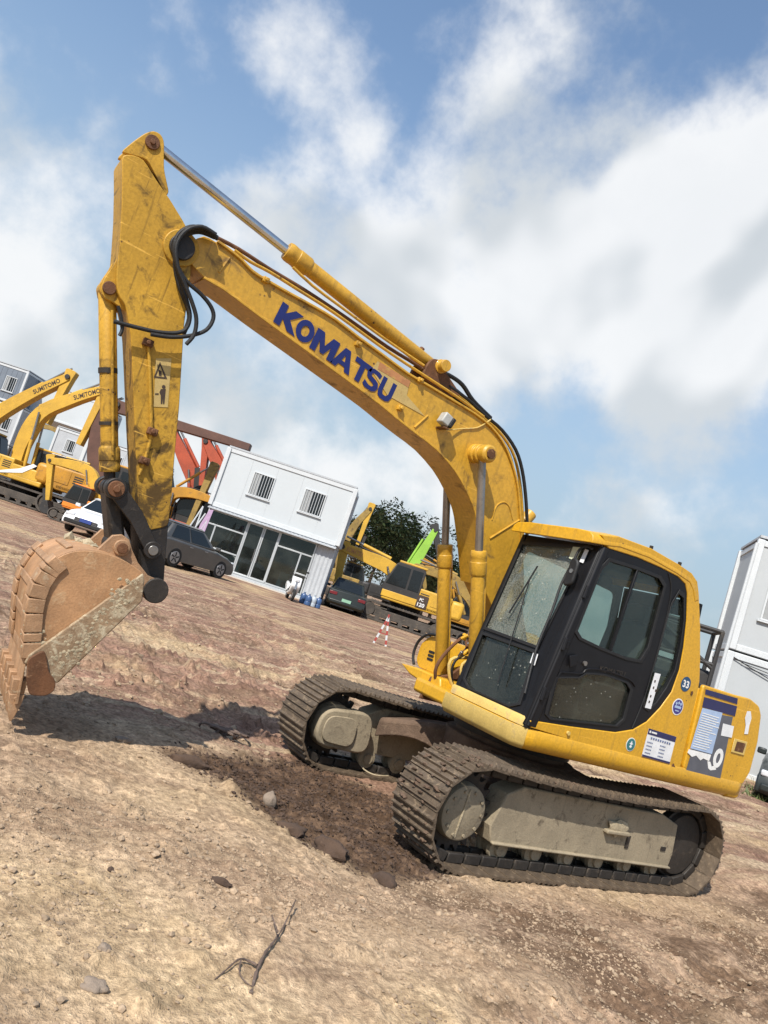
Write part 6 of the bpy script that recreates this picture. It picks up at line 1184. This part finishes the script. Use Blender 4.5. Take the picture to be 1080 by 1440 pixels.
    for x0, x1, hx in ((1.99, 2.75, 2.66), (2.77, 3.52, 2.86)):
        m = MB(); q = [Vector((x0, yg - 0.02, bot)), Vector((x1, yg - 0.02, bot)), Vector((x1, yg - 0.02, top)), Vector((x0, yg - 0.02, top))]; i_ = [Vector((x0 + .06, yg - 0.02, bot + .08)), Vector((x1 - .06, yg - 0.02, bot + .08)), Vector((x1 - .06, yg - 0.02, top - .07)), Vector((x0 + .06, yg - 0.02, top - .07))]
        m.holed(q, [i_], (0, 0.04, 0)); d_ = m.build('door', 'alu', gfo); m = MB(); m.span((x0 + .05, yg - 0.004, bot + .07), (x1 - .05, yg + 0.004, top - .06)); m.build('pane', 'shop_glass', d_)
        m = MB(); m.cyl((hx, yg - 0.06, 0.9), (hx, yg - 0.06, 1.5), 0.02, n=8); m.build('handle', 'dull_rod', d_)
    m = MB(); m.span((0.1, D_ - 0.12, 0.12), (Lx - 0.1, D_ - 0.07, H1 - 0.15)); m.build('back_wall', 'room_dark', gfo)
    for (x, w_, h_, y) in ((0.9, 1.1, 0.75, 1.3), (3.9, 1.3, 0.75, 1.5), (4.4, 0.6, 1.1, 2.0)): m = MB(); m.span((x, y, 0.13), (x + w_, y + 0.5, 0.13 + h_)); m.build('desk', 'blue_grey', gfo, 0.02)
    m = MB(); m.span((-0.6, -0.95, -0.12), (Lx + 0.1, D_ + 0.1, 0.004)); m.build('base_slab', 'concrete', r, 0.03)
    return r
OFF = office()
# staircase rail with a cloth at the end of the office
sr = root('stair_railing', 'white diagonal stair railing with lilac cloth at the end of the office', 'railing', (-4.909, -25.487, 0.299), math.radians(149.2))
SRP = [(-0.63, 1.42), (-0.35, 2.53), (-0.43, 1.39), (-0.16, 2.28), (-0.19, 1.41), (-0.01, 2.02), (-0.61, 1.21), (-0.01, 1.25), (-0.29, 2.73)]
for i, nm in ((0, 'rail'), (2, 'rail'), (4, 'rail')):
    b = MB(); b.tube([(SRP[i][0], 0, SRP[i][1]), (SRP[i + 1][0], 0, SRP[i + 1][1])], 0.035, 8, 0); b.build('rail', 'frame_white', sr)
for x, z in (SRP[0], SRP[1], SRP[5]): b = MB(); b.cyl((x, 0, 0), (x, 0, z), 0.035, n=8); b.build('post', 'frame_white', sr)
b = MB(); b.plate([(SRP[5][0] - 0.25, -0.03, SRP[5][1] - 1.0), (SRP[5][0] + 0.05, -0.03, SRP[5][1] - 0.9), (SRP[5][0] + 0.12, -0.03, SRP[5][1] + 0.5), (SRP[5][0] - 0.05, -0.03, SRP[5][1] + 0.45), (SRP[5][0] - 0.2, -0.03, SRP[5][1] - 0.2)], (0, 0.03, 0)); b.build('cloth', 'cloth_lilac', sr, 0.01)
for i in range(5): b = MB(); t = i / 4; b.box((SRP[0][0] + (SRP[1][0] - SRP[0][0]) * t, 0.35, max(0.1, SRP[0][1] - 1.0 + (SRP[1][1] - SRP[0][1]) * t)), (0.28, 0.7, 0.04)); b.build('step', 'grey_panel', sr)

# ------------------------------------------------------------------ cars
def car(name, label, loc, hd, paint, L_=4.5, W_=1.8, H_=1.5, suv=False, plate=None):
    r = root(name, label, 'car', loc, math.radians(hd)); h = L_ / 2; cl = 0.20 if not suv else 0.24; belt = H_ * (0.60 if not suv else 0.62)
    prof = [(-h, cl + 0.18), (-h + 0.02, belt * 0.62), (-h + 0.06, belt * 0.98), (-h + 0.3, belt + 0.03), (0.0, belt), (h * 0.42, belt - 0.01), (h * 0.75, belt * 0.88), (h - 0.1, belt * 0.72), (h, belt * 0.5), (h - 0.02, cl + 0.05), (h - 0.25, cl), (-h + 0.2, cl)]
    b = MB(); secs = []
    for y, k in ((-1, 0.90), (-0.94, 0.97), (-0.8, 1.0), (0, 1.015), (0.8, 1.0), (0.94, 0.97), (1, 0.90)):
        secs.append([(x * (0.985 if abs(y) > 0.9 else 1.0), y * W_ / 2, cl + (z - cl) * k) for x, z in prof])
    b.loft(secs); body = b.build('body', paint, r, 0.02, 40)
    x0, x1, t0, t1 = (-h + 0.12, h * 0.40, -h + 0.55, h * 0.02) if suv else (-h + 0.55, h * 0.40, -h + 1.15, h * 0.02)
    zb, zt = belt - 0.02, H_; wb, wt = W_ / 2 * 0.93, W_ / 2 * 0.70
    lo = [(x0, -wb, zb), (x1, -wb, zb), (x1, wb, zb), (x0, wb, zb)]; hi = [(t0, -wt, zt - 0.04), (t1, -wt, zt - 0.04), (t1, wt, zt - 0.04), (t0, wt, zt - 0.04)]
    b = MB(); b.loft([lo, hi]); cab = b.build('cabin', paint, r, 0.05, 40)
    b = MB(); b.loft([[(t0 - 0.06, -wt - 0.03, zt - 0.06), (t1 + 0.08, -wt - 0.03, zt - 0.06), (t1 + 0.08, wt + 0.03, zt - 0.06), (t0 - 0.06, wt + 0.03, zt - 0.06)], [(t0 + 0.06, -wt + 0.06, zt), (t1 - 0.1, -wt + 0.06, zt), (t1 - 0.1, wt - 0.06, zt), (t0 + 0.06, wt - 0.06, zt)]]); b.build('roof', paint, cab, 0.02, 40)
    LO, HI = [Vector(p) for p in lo], [Vector(p) for p in hi]
    def pane(a, c, d, e, u0, u1, v0, v1, nm='window'):
        f = lambda u, v: (a * (1 - u) + c * u) * (1 - v) + (e * (1 - u) + d * u) * v
        q = [f(u0, v0), f(u1, v0), f(u1, v1), f(u0, v1)]; n = (q[1] - q[0]).cross(q[3] - q[0]).normalized(); m = MB(); m.plate([p + n * 0.004 for p in q], n * 0.012); m.build(nm, 'car_window', cab)
    pane(LO[0], LO[1], HI[1], HI[0], 0.10, 0.46, 0.12, 0.86); pane(LO[0], LO[1], HI[1], HI[0], 0.50, 0.90, 0.12, 0.86)
    pane(LO[2], LO[3], HI[3], HI[2], 0.10, 0.50, 0.12, 0.86); pane(LO[2], LO[3], HI[3], HI[2], 0.54, 0.90, 0.12, 0.86)
    pane(LO[1], LO[2], HI[2], HI[1], 0.06, 0.94, 0.10, 0.90, 'windshield'); pane(LO[3], LO[0], HI[0], HI[3], 0.08, 0.92, 0.14, 0.88, 'rear_window')
    R_ = 0.33 if not suv else 0.36
    for x in (-h * 0.60, h * 0.62):
        for s in (1, -1):
            m = MB(); m.cyl((x, s * (W_ / 2 - 0.22), R_), (x, s * (W_ / 2 + 0.005), R_), R_, n=24); wh = m.build('wheel', 'tyre', r, 0.03); m = MB(); m.cyl((x, s * (W_ / 2 + 0.0), R_), (x, s * (W_ / 2 + 0.014), R_), R_ * 0.64, n=20); rm = m.build('rim', 'rim', wh, 0.006)
            for k in range(5): a = 2 * PI * k / 5; m = MB(); m.bar((x + 0.04 * math.cos(a), s * (W_ / 2 + 0.017), R_ + 0.04 * math.sin(a)), (x + R_ * 0.55 * math.cos(a + .3), s * (W_ / 2 + 0.017), R_ + R_ * 0.55 * math.sin(a + .3)), 0.05, 0.008, (0, 1, 0)); m.build('spoke_gap', 'tyre', wh)
            m = MB(); pr = [(x + (R_ + 0.07) * math.cos(PI * i / 12), s * (W_ / 2 - 0.006), R_ + (R_ + 0.07) * math.sin(PI * i / 12)) for i in range(13)]; m.plate(pr, (0, s * 0.004, 0)); m.build('wheel_arch', 'tyre', body)
    for s in (1, -1):
        m = MB(); m.box((-h + 0.06, s * W_ * 0.38, belt * 0.80), (0.10, W_ * 0.2, 0.15)); m.build('tail_light', 'tail_red', body, 0.02)
        m = MB(); m.box((h - 0.14, s * W_ * 0.38, belt * 0.70), (0.16, W_ * 0.2, 0.12)); m.build('headlight', 'lamp_clear', body, 0.03)
        m = MB(); m.box((h * 0.36, s * (W_ / 2 + 0.06), belt + 0.09), (0.12, 0.18, 0.13)); m.build('mirror', paint, r, 0.03)
        for x in (-h * 0.28, h * 0.12): m = MB(); m.box((x, s * (W_ / 2 + 0.004), belt * 0.86), (0.16, 0.02, 0.03)); m.build('door_handle', 'rim', body, 0.005)
    m = MB(); m.box((h - 0.005, 0, belt * 0.56), (0.05, W_ * 0.5, 0.16)); g = m.build('grille', 'tyre', body, 0.02)
    for i in range(3): m = MB(); m.box((h + 0.022, 0, belt * 0.56 - 0.05 + 0.05 * i), (0.01, W_ * 0.48, 0.014)); m.build('grille_bar', 'rim', g)
    for s, x in ((1, h), (-1, -h)):
        m = MB(); m.box((x - s * 0.03, 0, cl + 0.16), (0.14, W_ * 0.92, 0.16)); m.build('bumper', 'tyre' if suv else paint, body, 0.04)
        if plate: m = MB(); m.box((x + s * 0.046, 0, cl + 0.30), (0.012, 0.44, 0.14)); m.build('number_plate', plate, body)
    return r
car('grey_car', 'dark grey crossover parked in front of the office awning', (-3.795, -23.566, 0.271), 209, 'car_grey', 4.2, 1.8, 1.62, True, 'plate_blue')
car('black_car', 'black saloon showing its tail and green plate beside the office', (-13.58, -27.852, 0.379), 243, 'car_black', 4.5, 1.8, 1.48, False, 'plate_green')
car('white_car', 'white car with dark windscreen parked behind the excavator bucket', (-1.296, -26.531, 0.288), 62, 'car_white', 4.3, 1.75, 1.5, True, 'plate_blue')
car('dark_car', 'dark car with bright grille parked below the white wall container', (-12.271, -3.799, 0.111), 30, 'car_black', 4.6, 1.8, 1.48, False, None)

# ------------------------------------------------------------------ containers
def container(label, P, hd, Lx, D_, H, mat='white_panel', wins=(), floors=1, cat='container', name='site_container', door=False, ribs=0):
    r = root(name, label, cat, P, math.radians(hd)); z = 0
    for f in range(floors):
        b = MB(); b.span((0, 0, z), (Lx, D_, z + H)); st = b.build('storey', mat, r, 0.01)
        for x in (0, Lx):
            for y in (0, D_): b = MB(); b.box((x, y, z + H / 2), (0.18, 0.18, H - 0.01)); b.build('corner_post', 'frame_white', st, 0.02)
        for zz in (z + 0.09, z + H - 0.09):
            b = MB(); b.span((0.09, -0.035, zz - 0.08), (Lx - 0.09, 0.02, zz + 0.08)); b.build('rail', 'frame_white', st, 0.01)
            for x in (-0.012, Lx + 0.012): b = MB(); b.span((x - 0.02, 0.09, zz - 0.08), (x + 0.02, D_ - 0.09, zz + 0.08)); b.build('rail', 'frame_white', st, 0.01)
        for i in range(1, ribs): b = MB(); b.box((Lx * i / ribs, -0.006, z + H / 2), (0.05, 0.02, H - 0.36)); b.build('rib', mat, st)
        for (fl, x, zz, w, h) in wins:
            if fl == f: window(st, (x, -0.004, z + zz), (1, 0, 0), (0, 0, 1), w, h, (0, -1, 0), 4)
        z += H + 0.04
    b = MB(); b.span((-0.05, -0.05, z), (Lx + 0.05, D_ + 0.05, z + 0.07)); b.build('roof', 'grey_panel', r)
    return r
PR = Vector((-13.142, -6.924, 0.151))
rb_ = container('tall white two-storey container building behind the rear of the excavator', PR, 134, 6.0, 2.4, 3.0, 'pale_panel', ((1, 0.45, 0.95, 1.1, 1.15), (0, 3.0, 0.9, 1.1, 1.15)), 2, 'building', 'container_building')
for y_ in (0.0,):
    b = MB(); b.tube([(-0.13, -0.1, 0.1), (-0.13, -0.1, 3.0), (-0.1, -0.1, 5.9)], 0.045, 8, 0); b.build('downpipe', 'frame_white', rb_)
    b = MB(); b.tube([(-0.05, -0.06, 2.9), (1.5, -0.06, 2.5), (3.5, -0.06, 2.45), (5.8, -0.06, 2.7)], 0.012, 6, 4); b.build('cable', 'rubber', rb_)
    b = MB(); b.tube([(0.3, -0.06, 2.78), (1.8, -0.06, 2.66), (3.5, -0.06, 2.6), (5.8, -0.06, 2.8)], 0.010, 6, 4); b.build('cable', 'rubber', rb_)
P1 = Vector((-1.673, -55.403, 3.031)); P1.z = 0.5
def left_block(label, px, hd, Lx, D_, H, z, mat, wins=(), ribs=0):
    p = Vector(px); p.z = z; return container(label, p, hd, Lx, D_, H, mat, wins, 1, 'container', 'site_container', ribs=ribs)
left_block('pale grey container with one dark window between the excavator booms', (-2.181, -57.35, 3.747), 148, 2.5, 6.0, 2.6, 3.4, 'grey_panel', ((0, 0.9, 1.0, 0.75, 0.95),))
left_block('grey container at ground level under the pale windowed one', (-2.26, -57.635, 0.933), 148, 5.2, 6.0, 2.8, 0.5, 'blue_grey', ((0, 0.7, 1.0, 0.8, 0.9), (0, 3.4, 1.0, 0.8, 0.9)))
left_block('ribbed grey container stacked beside the pale windowed one', (-4.235, -56.126, 3.975), 148, 5.0, 6.0, 2.6, 3.4, 'grey_panel', ((0, 2.2, 1.0, 0.8, 0.9),), 8)
left_block('white site container on top of the grey stack behind the lettered booms', (0.317, -63.296, 5.15), 148, 5.6, 6.0, 2.6, 6.6, 'white_panel', ())
left_block('dark blue grey container standing highest in the stack at the yard edge', (4.285, -63.331, 4.738), 148, 4.1, 3.0, 2.8, 6.7, 'blue_grey', ((0, 2.6, 0.8, 0.9, 1.2),), 10)
left_block('grey windowed container at the bottom of the dark stack', (3.933, -63.248, 3.698), 148, 4.3, 3.0, 3.0, 3.6, 'grey_panel', ((0, 2.9, 1.0, 0.9, 1.0),))
left_block('plain grey container carrying the dark stack', (3.933, -63.248, 3.698), 148, 4.3, 3.0, 3.0, 0.5, 'grey_panel', ())

# dark generator with rail frame between the cab and the white building
gp = (-9.957, -5.441, 0.115)
g = root('generator_set', 'dark generator with open tubular frame standing behind the cab', 'generator', gp, math.radians(134))
b = MB(); b.span((-1.2, 0.1, 0.25), (0.35, 1.1, 2.25)); b.build('hood', 'bg_dark', g, 0.1)
b = MB(); b.span((-1.3, 0, 0), (0.4, 1.2, 0.24)); b.build('skid', 'bg_dark', g, 0.02)
for x, y in ((-1.2, 0.0), (0.3, 0.0), (-1.2, 1.1), (0.3, 1.1)): b = MB(); b.cyl((x, y, 0.2), (x, y, 3.15), 0.05, n=8); b.build('post', 'bg_dark', g)
for a, c in (((-1.2, 0, 3.15), (0.3, 0, 3.15)), ((-1.2, 0, 3.1), (0.3, 0, 2.3)), ((0.3, 0, 3.15), (0.3, 1.1, 3.15)), ((-1.2, 1.1, 3.15), (0.3, 1.1, 3.15)), ((-1.2, 0, 2.4), (0.3, 0, 2.4)), ((-0.5, 0, 2.3), (-0.5, 0, 3.15))): b = MB(); b.cyl(a, c, 0.045, n=8); b.build('rail', 'bg_dark', g)
b = MB(); b.plate([(-1.2, 0.3, 2.45), (-0.1, 0.3, 2.45), (-0.3, 0.3, 3.05), (-1.2, 0.3, 3.1)], (0, 0.6, 0)); b.build('radiator', 'bg_dark', g, 0.03)

# ------------------------------------------------------------------ small things by the office
def scooter():
    r = root('motor_scooter', 'white motor scooter parked at the office glass front', 'scooter', (-8.677, -23.63, 0.303), math.radians(75))
    for x in (-0.62, 0.62):
        b = MB(); b.cyl((x, -0.05, 0.25), (x, 0.05, 0.25), 0.25, n=20); w = b.build('wheel', 'tyre', r, 0.03); b = MB(); b.cyl((x, -0.055, 0.25), (x, 0.055, 0.25), 0.13, n=16); b.build('rim', 'rim', w)
    b = MB(); b.plate([(0.42, -0.2, 0.35), (0.56, -0.2, 0.62), (0.46, -0.2, 1.0), (0.36, -0.2, 0.98), (0.34, -0.2, 0.42), (-0.1, -0.2, 0.32), (-0.2, -0.2, 0.62), (-0.75, -0.2, 0.72), (-0.78, -0.2, 0.5), (-0.3, -0.2, 0.25), (0.2, -0.2, 0.22)], (0, 0.4, 0)); b.build('fairing', 'car_white', r, 0.05)
    b = MB(); b.span((-0.72, -0.14, 0.72), (-0.12, 0.14, 0.82)); b.build('seat', 'tyre', r, 0.04)
    b = MB(); b.tube([(0.34, -0.36, 1.06), (0.42, -0.15, 1.04), (0.42, 0.15, 1.04), (0.34, 0.36, 1.06)], 0.018, 8, 3); b.build('handlebar', 'tyre', r)
    for s in (1, -1): b = MB(); b.cyl((0.4, s * 0.2, 1.04), (0.34, s * 0.32, 1.26), 0.008, n=6); b.box((0.34, s * 0.34, 1.28), (0.02, 0.12, 0.07)); b.build('mirror', 'tyre', r)
    b = MB(); b.box((0.52, 0, 0.86), (0.06, 0.18, 0.12)); b.build('headlight', 'lamp_clear', r, 0.02)
    b = MB(); b.bar((0.62, 0, 0.3), (0.48, 0, 0.9), 0.08, 0.06); b.build('fork', 'rim', r)
scooter()
for i, (p, lab) in enumerate(zip([(-9.361, -23.778, 0.309), (-9.4, -23.357, 0.304), (-9.656, -23.388, 0.306), (-9.916, -23.419, 0.308)], ('blue water jug next to the parked white scooter', 'blue and white water jug second from the scooter', 'pale water jug between two jugs against the office wall', 'blue water jug nearest the corrugated office corner'))):
    r = root('water_jug', lab, 'jug', p, 0, 'water jugs at the office wall')
    b = MB(); b.lathe((0, 0, 0), (0, 0, 0.48), [(0, 0.12), (0.03, 0.135), (0.3, 0.135), (0.33, 0.128), (0.38, 0.135), (0.68, 0.135), (0.82, 0.10), (0.88, 0.04), (1, 0.04)], 20); b.build('body', 'jug_blue' if i != 2 else 'jug_white', r)
    b = MB(); b.cyl((0, 0, 0.47), (0, 0, 0.51), 0.045, n=12); b.build('cap', 'jug_white', r)
sp_ = (-7.548, -14.298, 0.195)
r = root('barrier_stand', 'red and white striped folding barrier stand on the dirt', 'barrier', sp_, math.radians(148))
for s, c in ((-1, 'barrier_red'), (1, 'frame_white')):
    b = MB(); b.bar((s * 0.2, 0, 0.0), (0.0, 0, 0.92), 0.06, 0.05, (0, 1, 0)); lg = b.build('leg', 'frame_white', r)
    for i in range(3): t = 0.12 + i * 0.3; a = Vector((s * 0.2 * (1 - t), 0, 0.92 * t)); e = Vector((s * 0.2 * (1 - t - 0.14), 0, 0.92 * (t + 0.14))); b = MB(); b.bar(a, e, 0.064, 0.054, (0, 1, 0)); b.build('red_band', 'barrier_red', lg)
b = MB(); b.bar((-0.12, 0, 0.4), (0.12, 0, 0.4), 0.03, 0.03); b.build('crossbar', 'barrier_red', r); b = MB(); b.cyl((0, 0, 0.9), (0, 0, 1.0), 0.035, n=10); b.build('knob', 'barrier_red', r)

# ------------------------------------------------------------------ trees
def tree(label, P, H, Wd, seed, n=1700):
    rn = random.Random(seed); r = root('broadleaf_tree', label, 'tree', P, 0, 'trees behind the parked excavators')
    b = MB(); b.tube([(0, 0, -0.2), (0.1, 0.05, H * 0.25), (-0.05, 0.1, H * 0.5), (0.1, 0, H * 0.8)], lambda t: 0.22 * (1 - 0.8 * t), 8, 4)
    limbs = []
    for i in range(6):
        a = rn.random() * 6.28; z = H * rn.uniform(0.35, 0.65); e = Vector((math.cos(a) * Wd * 0.35, math.sin(a) * Wd * 0.35, z + H * 0.2)); b.tube([(0, 0, z), tuple((Vector((0, 0, z)) + e) / 2 + Vector((0, 0, 0.2))), tuple(e)], lambda t: 0.09 * (1 - 0.7 * t), 6, 3); limbs.append(e)
    b.build('trunk', 'bark', r)
    clumps = [(Vector((rn.gauss(0, 0.26) * Wd, rn.gauss(0, 0.22) * Wd, H * (0.62 + rn.gauss(0, 0.15)))), rn.uniform(0.5, 1.0) * Wd * 0.22) for _ in range(26)]
    vs, fs = [], []
    for i in range(n):
        c, rad = clumps[i % len(clumps)]; d = Vector((rn.gauss(0, 1), rn.gauss(0, 1), rn.gauss(0, 1))).normalized() * rad * rn.uniform(0.55, 1.08) ; p = c + d
        p.z = max(p.z, H * 0.12)
        u = Vector((rn.gauss(0, 1), rn.gauss(0, 1), rn.gauss(0, 1))).normalized(); w = u.orthogonal().normalized(); s = rn.uniform(0.10, 0.24); o = len(vs)
        vs += [p - u * s, p + w * s * 0.5, p + u * s, p - w * s * 0.5]; fs.append((o, o + 1, o + 2, o + 3))
    m = MB(); m.add(vs, fs); m.build('crown', 'leaf_dark', r, 0, 0)
T = [((-32.016, -56.9, -1.831), 9.0, 6.5), ((-35.885, -59.283, -1.704), 9.6, 7.5), ((-40.059, -61.525, -1.889), 9.2, 8), ((-43.371, -61.927, -1.938), 7.6, 8), ((-43.067, -57.425, -1.722), 6.2, 7.5), ((-39.912, -49.913, -1.355), 6.4, 5), ((-31.198, -59.715, -1.924), 8.0, 6), ((-45.712, -72.255, -2.425), 9.0, 10), ((-49.525, -72.354, -2.388), 8.4, 10), ((-51.005, -69.139, -2.176), 7.0, 10)]
for i, (p, H, Wd) in enumerate(T):
    p = (p[0], p[1], 0.6); tree(('dark leafy tree right behind the olive excavator arm', 'tallest dark leafy tree of the clump behind the office', 'broad dark tree above the lettered yellow boom', 'dark tree standing behind the lime green boom', 'lower dark tree between the green boom and the boom cylinder', 'dark tree seen between the two boom cylinders', 'dark tree hidden mostly by the office side wall', 'wide tree farthest behind the clump, above the lettered yellow boom', 'wide far tree behind the lime green boom', 'low wide far tree behind the boom cylinders')[i], p, H, Wd, 40 + i, 5200)

# ------------------------------------------------------------------ things on the near ground
def stone(label, px, r, seed, mat='pebble', sq=(1, 0.8, 0.6), name='stone'):
    vs, fs = lump(r, seed, sq, 3, 0.22); b = MB(); b.add(vs, fs); o = b.build(name, mat, None, 0, 60); o.location = (px[0], px[1], gh(px[0], px[1]) + r * sq[2] * 0.22); o.rotation_euler = (0, 0, seed); return tag(o, label, 'stone' if name == 'stone' else 'clod', None)
grimy('pale_stone', (0.26, 0.20, 0.15), 0.9, 0, 0.7, (0.26, 0.19, 0.13), 0.4, 9, 0.4)
stone('pale upright stone lying at the edge of the churned dark soil', (2.626, 0.654, 0.08), 0.062, 3, 'pale_stone', (0.8, 0.7, 1.0))
stone('large dark clod of soil in front of the near track', (2.425, 1.268, 0.08), 0.10, 5, 'clod', (1.2, 0.8, 0.7), 'clod')
stone('dark clod of soil beside the pale upright stone', (2.637, 1.071, 0.08), 0.085, 6, 'clod', (1.3, 0.9, 0.6), 'clod')
stone('crumbled brown clod just left of the near track foot', (2.166, 1.565, 0.08), 0.075, 8, 'clod', (1.1, 0.9, 0.7), 'clod')
stone('long dark lump of soil where the bucket shadow ends', (3.085, 0.163, 0.1), 0.085, 9, 'clod', (1.6, 0.6, 0.6), 'clod')
stone('pale stone on the dry tan soil near the broken branch', (4.206, 2.687, 0.13), 0.028, 11, 'pale_stone')
stone('flat buff stone sunk in the dry soil at the foreground corner', (4.277, 2.901, 0.13), 0.038, 12, 'pale_stone', (1.2, 0.9, 0.5))
stone('dark pebble alone on the smooth tan soil', (4.056, 2.063, 0.13), 0.018, 14, 'clod')
stone('brown lump beside the rut on the tan soil', (3.526, 2.085, 0.13), 0.04, 15, 'clod', (1.4, 0.8, 0.5), 'clod')
stone('grey stone lying just outside the bucket shadow', (3.544, 0.008, 0.13), 0.045, 16, 'pale_stone', (1.3, 0.8, 0.6))
# broken branch
bp = (3.644, 2.839, 0.13)
br = root('dry_branch', 'dry forked branch sticking out of the tan soil', 'branch', (bp[0], bp[1], gh(bp[0], bp[1])))
def wig(pts, r0, name, par, seed):
    rn = random.Random(seed); b = MB(); b.tube([Vector(p) + Vector((rn.gauss(0, .004), rn.gauss(0, .004), rn.gauss(0, .003))) for p in pts], lambda t: r0 * (1 - 0.6 * t) * (1 + 0.25 * math.sin(t * 47 + seed) + 0.15 * math.sin(t * 83)), 7, 7); return b.build(name, 'twig', par)
loc_ = lambda P, z: [(p[0] - bp[0], p[1] - bp[1], z_) for p, z_ in zip(P, z)]
loc_ = lambda P, z: [(p[0] - bp[0], p[1] - bp[1], z_ + gh(p[0], p[1]) - gh(bp[0], bp[1])) for p, z_ in zip(P, z)]
main_b = wig(loc_([(3.684, 2.915, 0.13), (3.625, 2.806, 0.13), (3.564, 2.727, 0.13), (3.486, 2.637, 0.13), (3.379, 2.505, 0.13), (3.225, 2.298, 0.13)], (0.0, 0.015, 0.02, 0.02, 0.025, 0.03)), 0.0075, 'stem', br, 1)
wig(loc_([(3.608, 2.787, 0.13), (3.64, 2.75, 0.13), (3.691, 2.761, 0.13), (3.764, 2.81, 0.13), (3.815, 2.839, 0.13)], (0.02, 0.02, 0.02, 0.012, 0.006)), 0.0055, 'twig', br, 2)
wig(loc_([(3.685, 2.761, 0.13), (3.7, 2.818, 0.13), (3.684, 2.863, 0.13), (3.674, 2.898, 0.13)], (0.02, 0.012, 0.008, 0.006)), 0.0042, 'twig', br, 3)
wig(loc_([(3.472, 2.621, 0.13), (3.455, 2.533, 0.13), (3.418, 2.462, 0.13)], (0.05, 0.06, 0.05)), 0.005, 'twig', br, 4)
# twisted root at the end of the bucket shadow
rp = (2.34, -1.016, 0.1)
ro = root('tangled_root', 'pale tangled root lying in the bucket shadow', 'root', (rp[0], rp[1], gh(rp[0], rp[1])))
for k in range(4):
    rn = random.Random(60 + k); b = MB(); b.tube([(rn.uniform(-.25, .25), rn.uniform(-.2, .2), 0.02), (rn.uniform(-.2, .2), rn.uniform(-.15, .15), 0.08), (rn.uniform(-.2, .2), rn.uniform(-.15, .15), 0.07), (rn.uniform(-.3, .3), rn.uniform(-.25, .25), 0.01)], 0.012, 6, 4); b.build('strand', 'twig', ro)
# weeds and planks behind the counterweight
def weeds(label, P, n, h, seed, spread=0.35):
    rn = random.Random(seed); r = root('weed_tuft', label, 'weeds', P, 0, 'weeds along the yard edge'); vs, fs = [], []
    for i in range(n):
        a = rn.random() * 6.28; d = rn.random() ** 0.7 * spread; p = Vector((math.cos(a) * d, math.sin(a) * d, 0)); t = p + Vector((rn.gauss(0, .12), rn.gauss(0, .12), h * rn.uniform(.4, 1))); m = (p + t) / 2 + Vector((rn.gauss(0, .03), rn.gauss(0, .03), h * .1)); w = Vector((math.cos(a + 1.5), math.sin(a + 1.5), 0)) * 0.012; o = len(vs)
        vs += [p - w, p + w, m + w, m - w, t]; fs += [(o, o + 1, o + 2, o + 3), (o + 3, o + 2, o + 4)]
    m = MB(); m.add(vs, fs); m.build('leaves', 'leaf_weed', r, 0, 0)
for i, (p, lab) in enumerate(zip([(-11.606, -4.424, 0.114), (-13.826, -5.494, 0.14), (-10.335, -3.514, 0.096), (-10.011, -3.622, 0.095)], ('weed tuft at the corner below the engine door', 'weeds growing in front of the dark car grille', 'low weeds beside the wooden planks', 'thin weeds just under the counterweight corner'))): weeds(lab, p, 60, 0.26, 70 + i)
for i, (a, c) in enumerate([((-12.266, -5.046, 0.125), (-12.497, -4.319, 0.118)), ((-10.255, -3.84, 0.099), (-10.268, -3.025, 0.09))]):
    A_, C_ = Vector(a), Vector(c); o = MB().bar(A_ + Vector((0, 0, .06)), C_ + Vector((0, 0, .06)), 0.16, 0.05).build('plank', 'twig', None, 0.006); tag(o, ('weathered plank lying in front of the dark car', 'grey plank lying among weeds behind the counterweight')[i], 'plank')
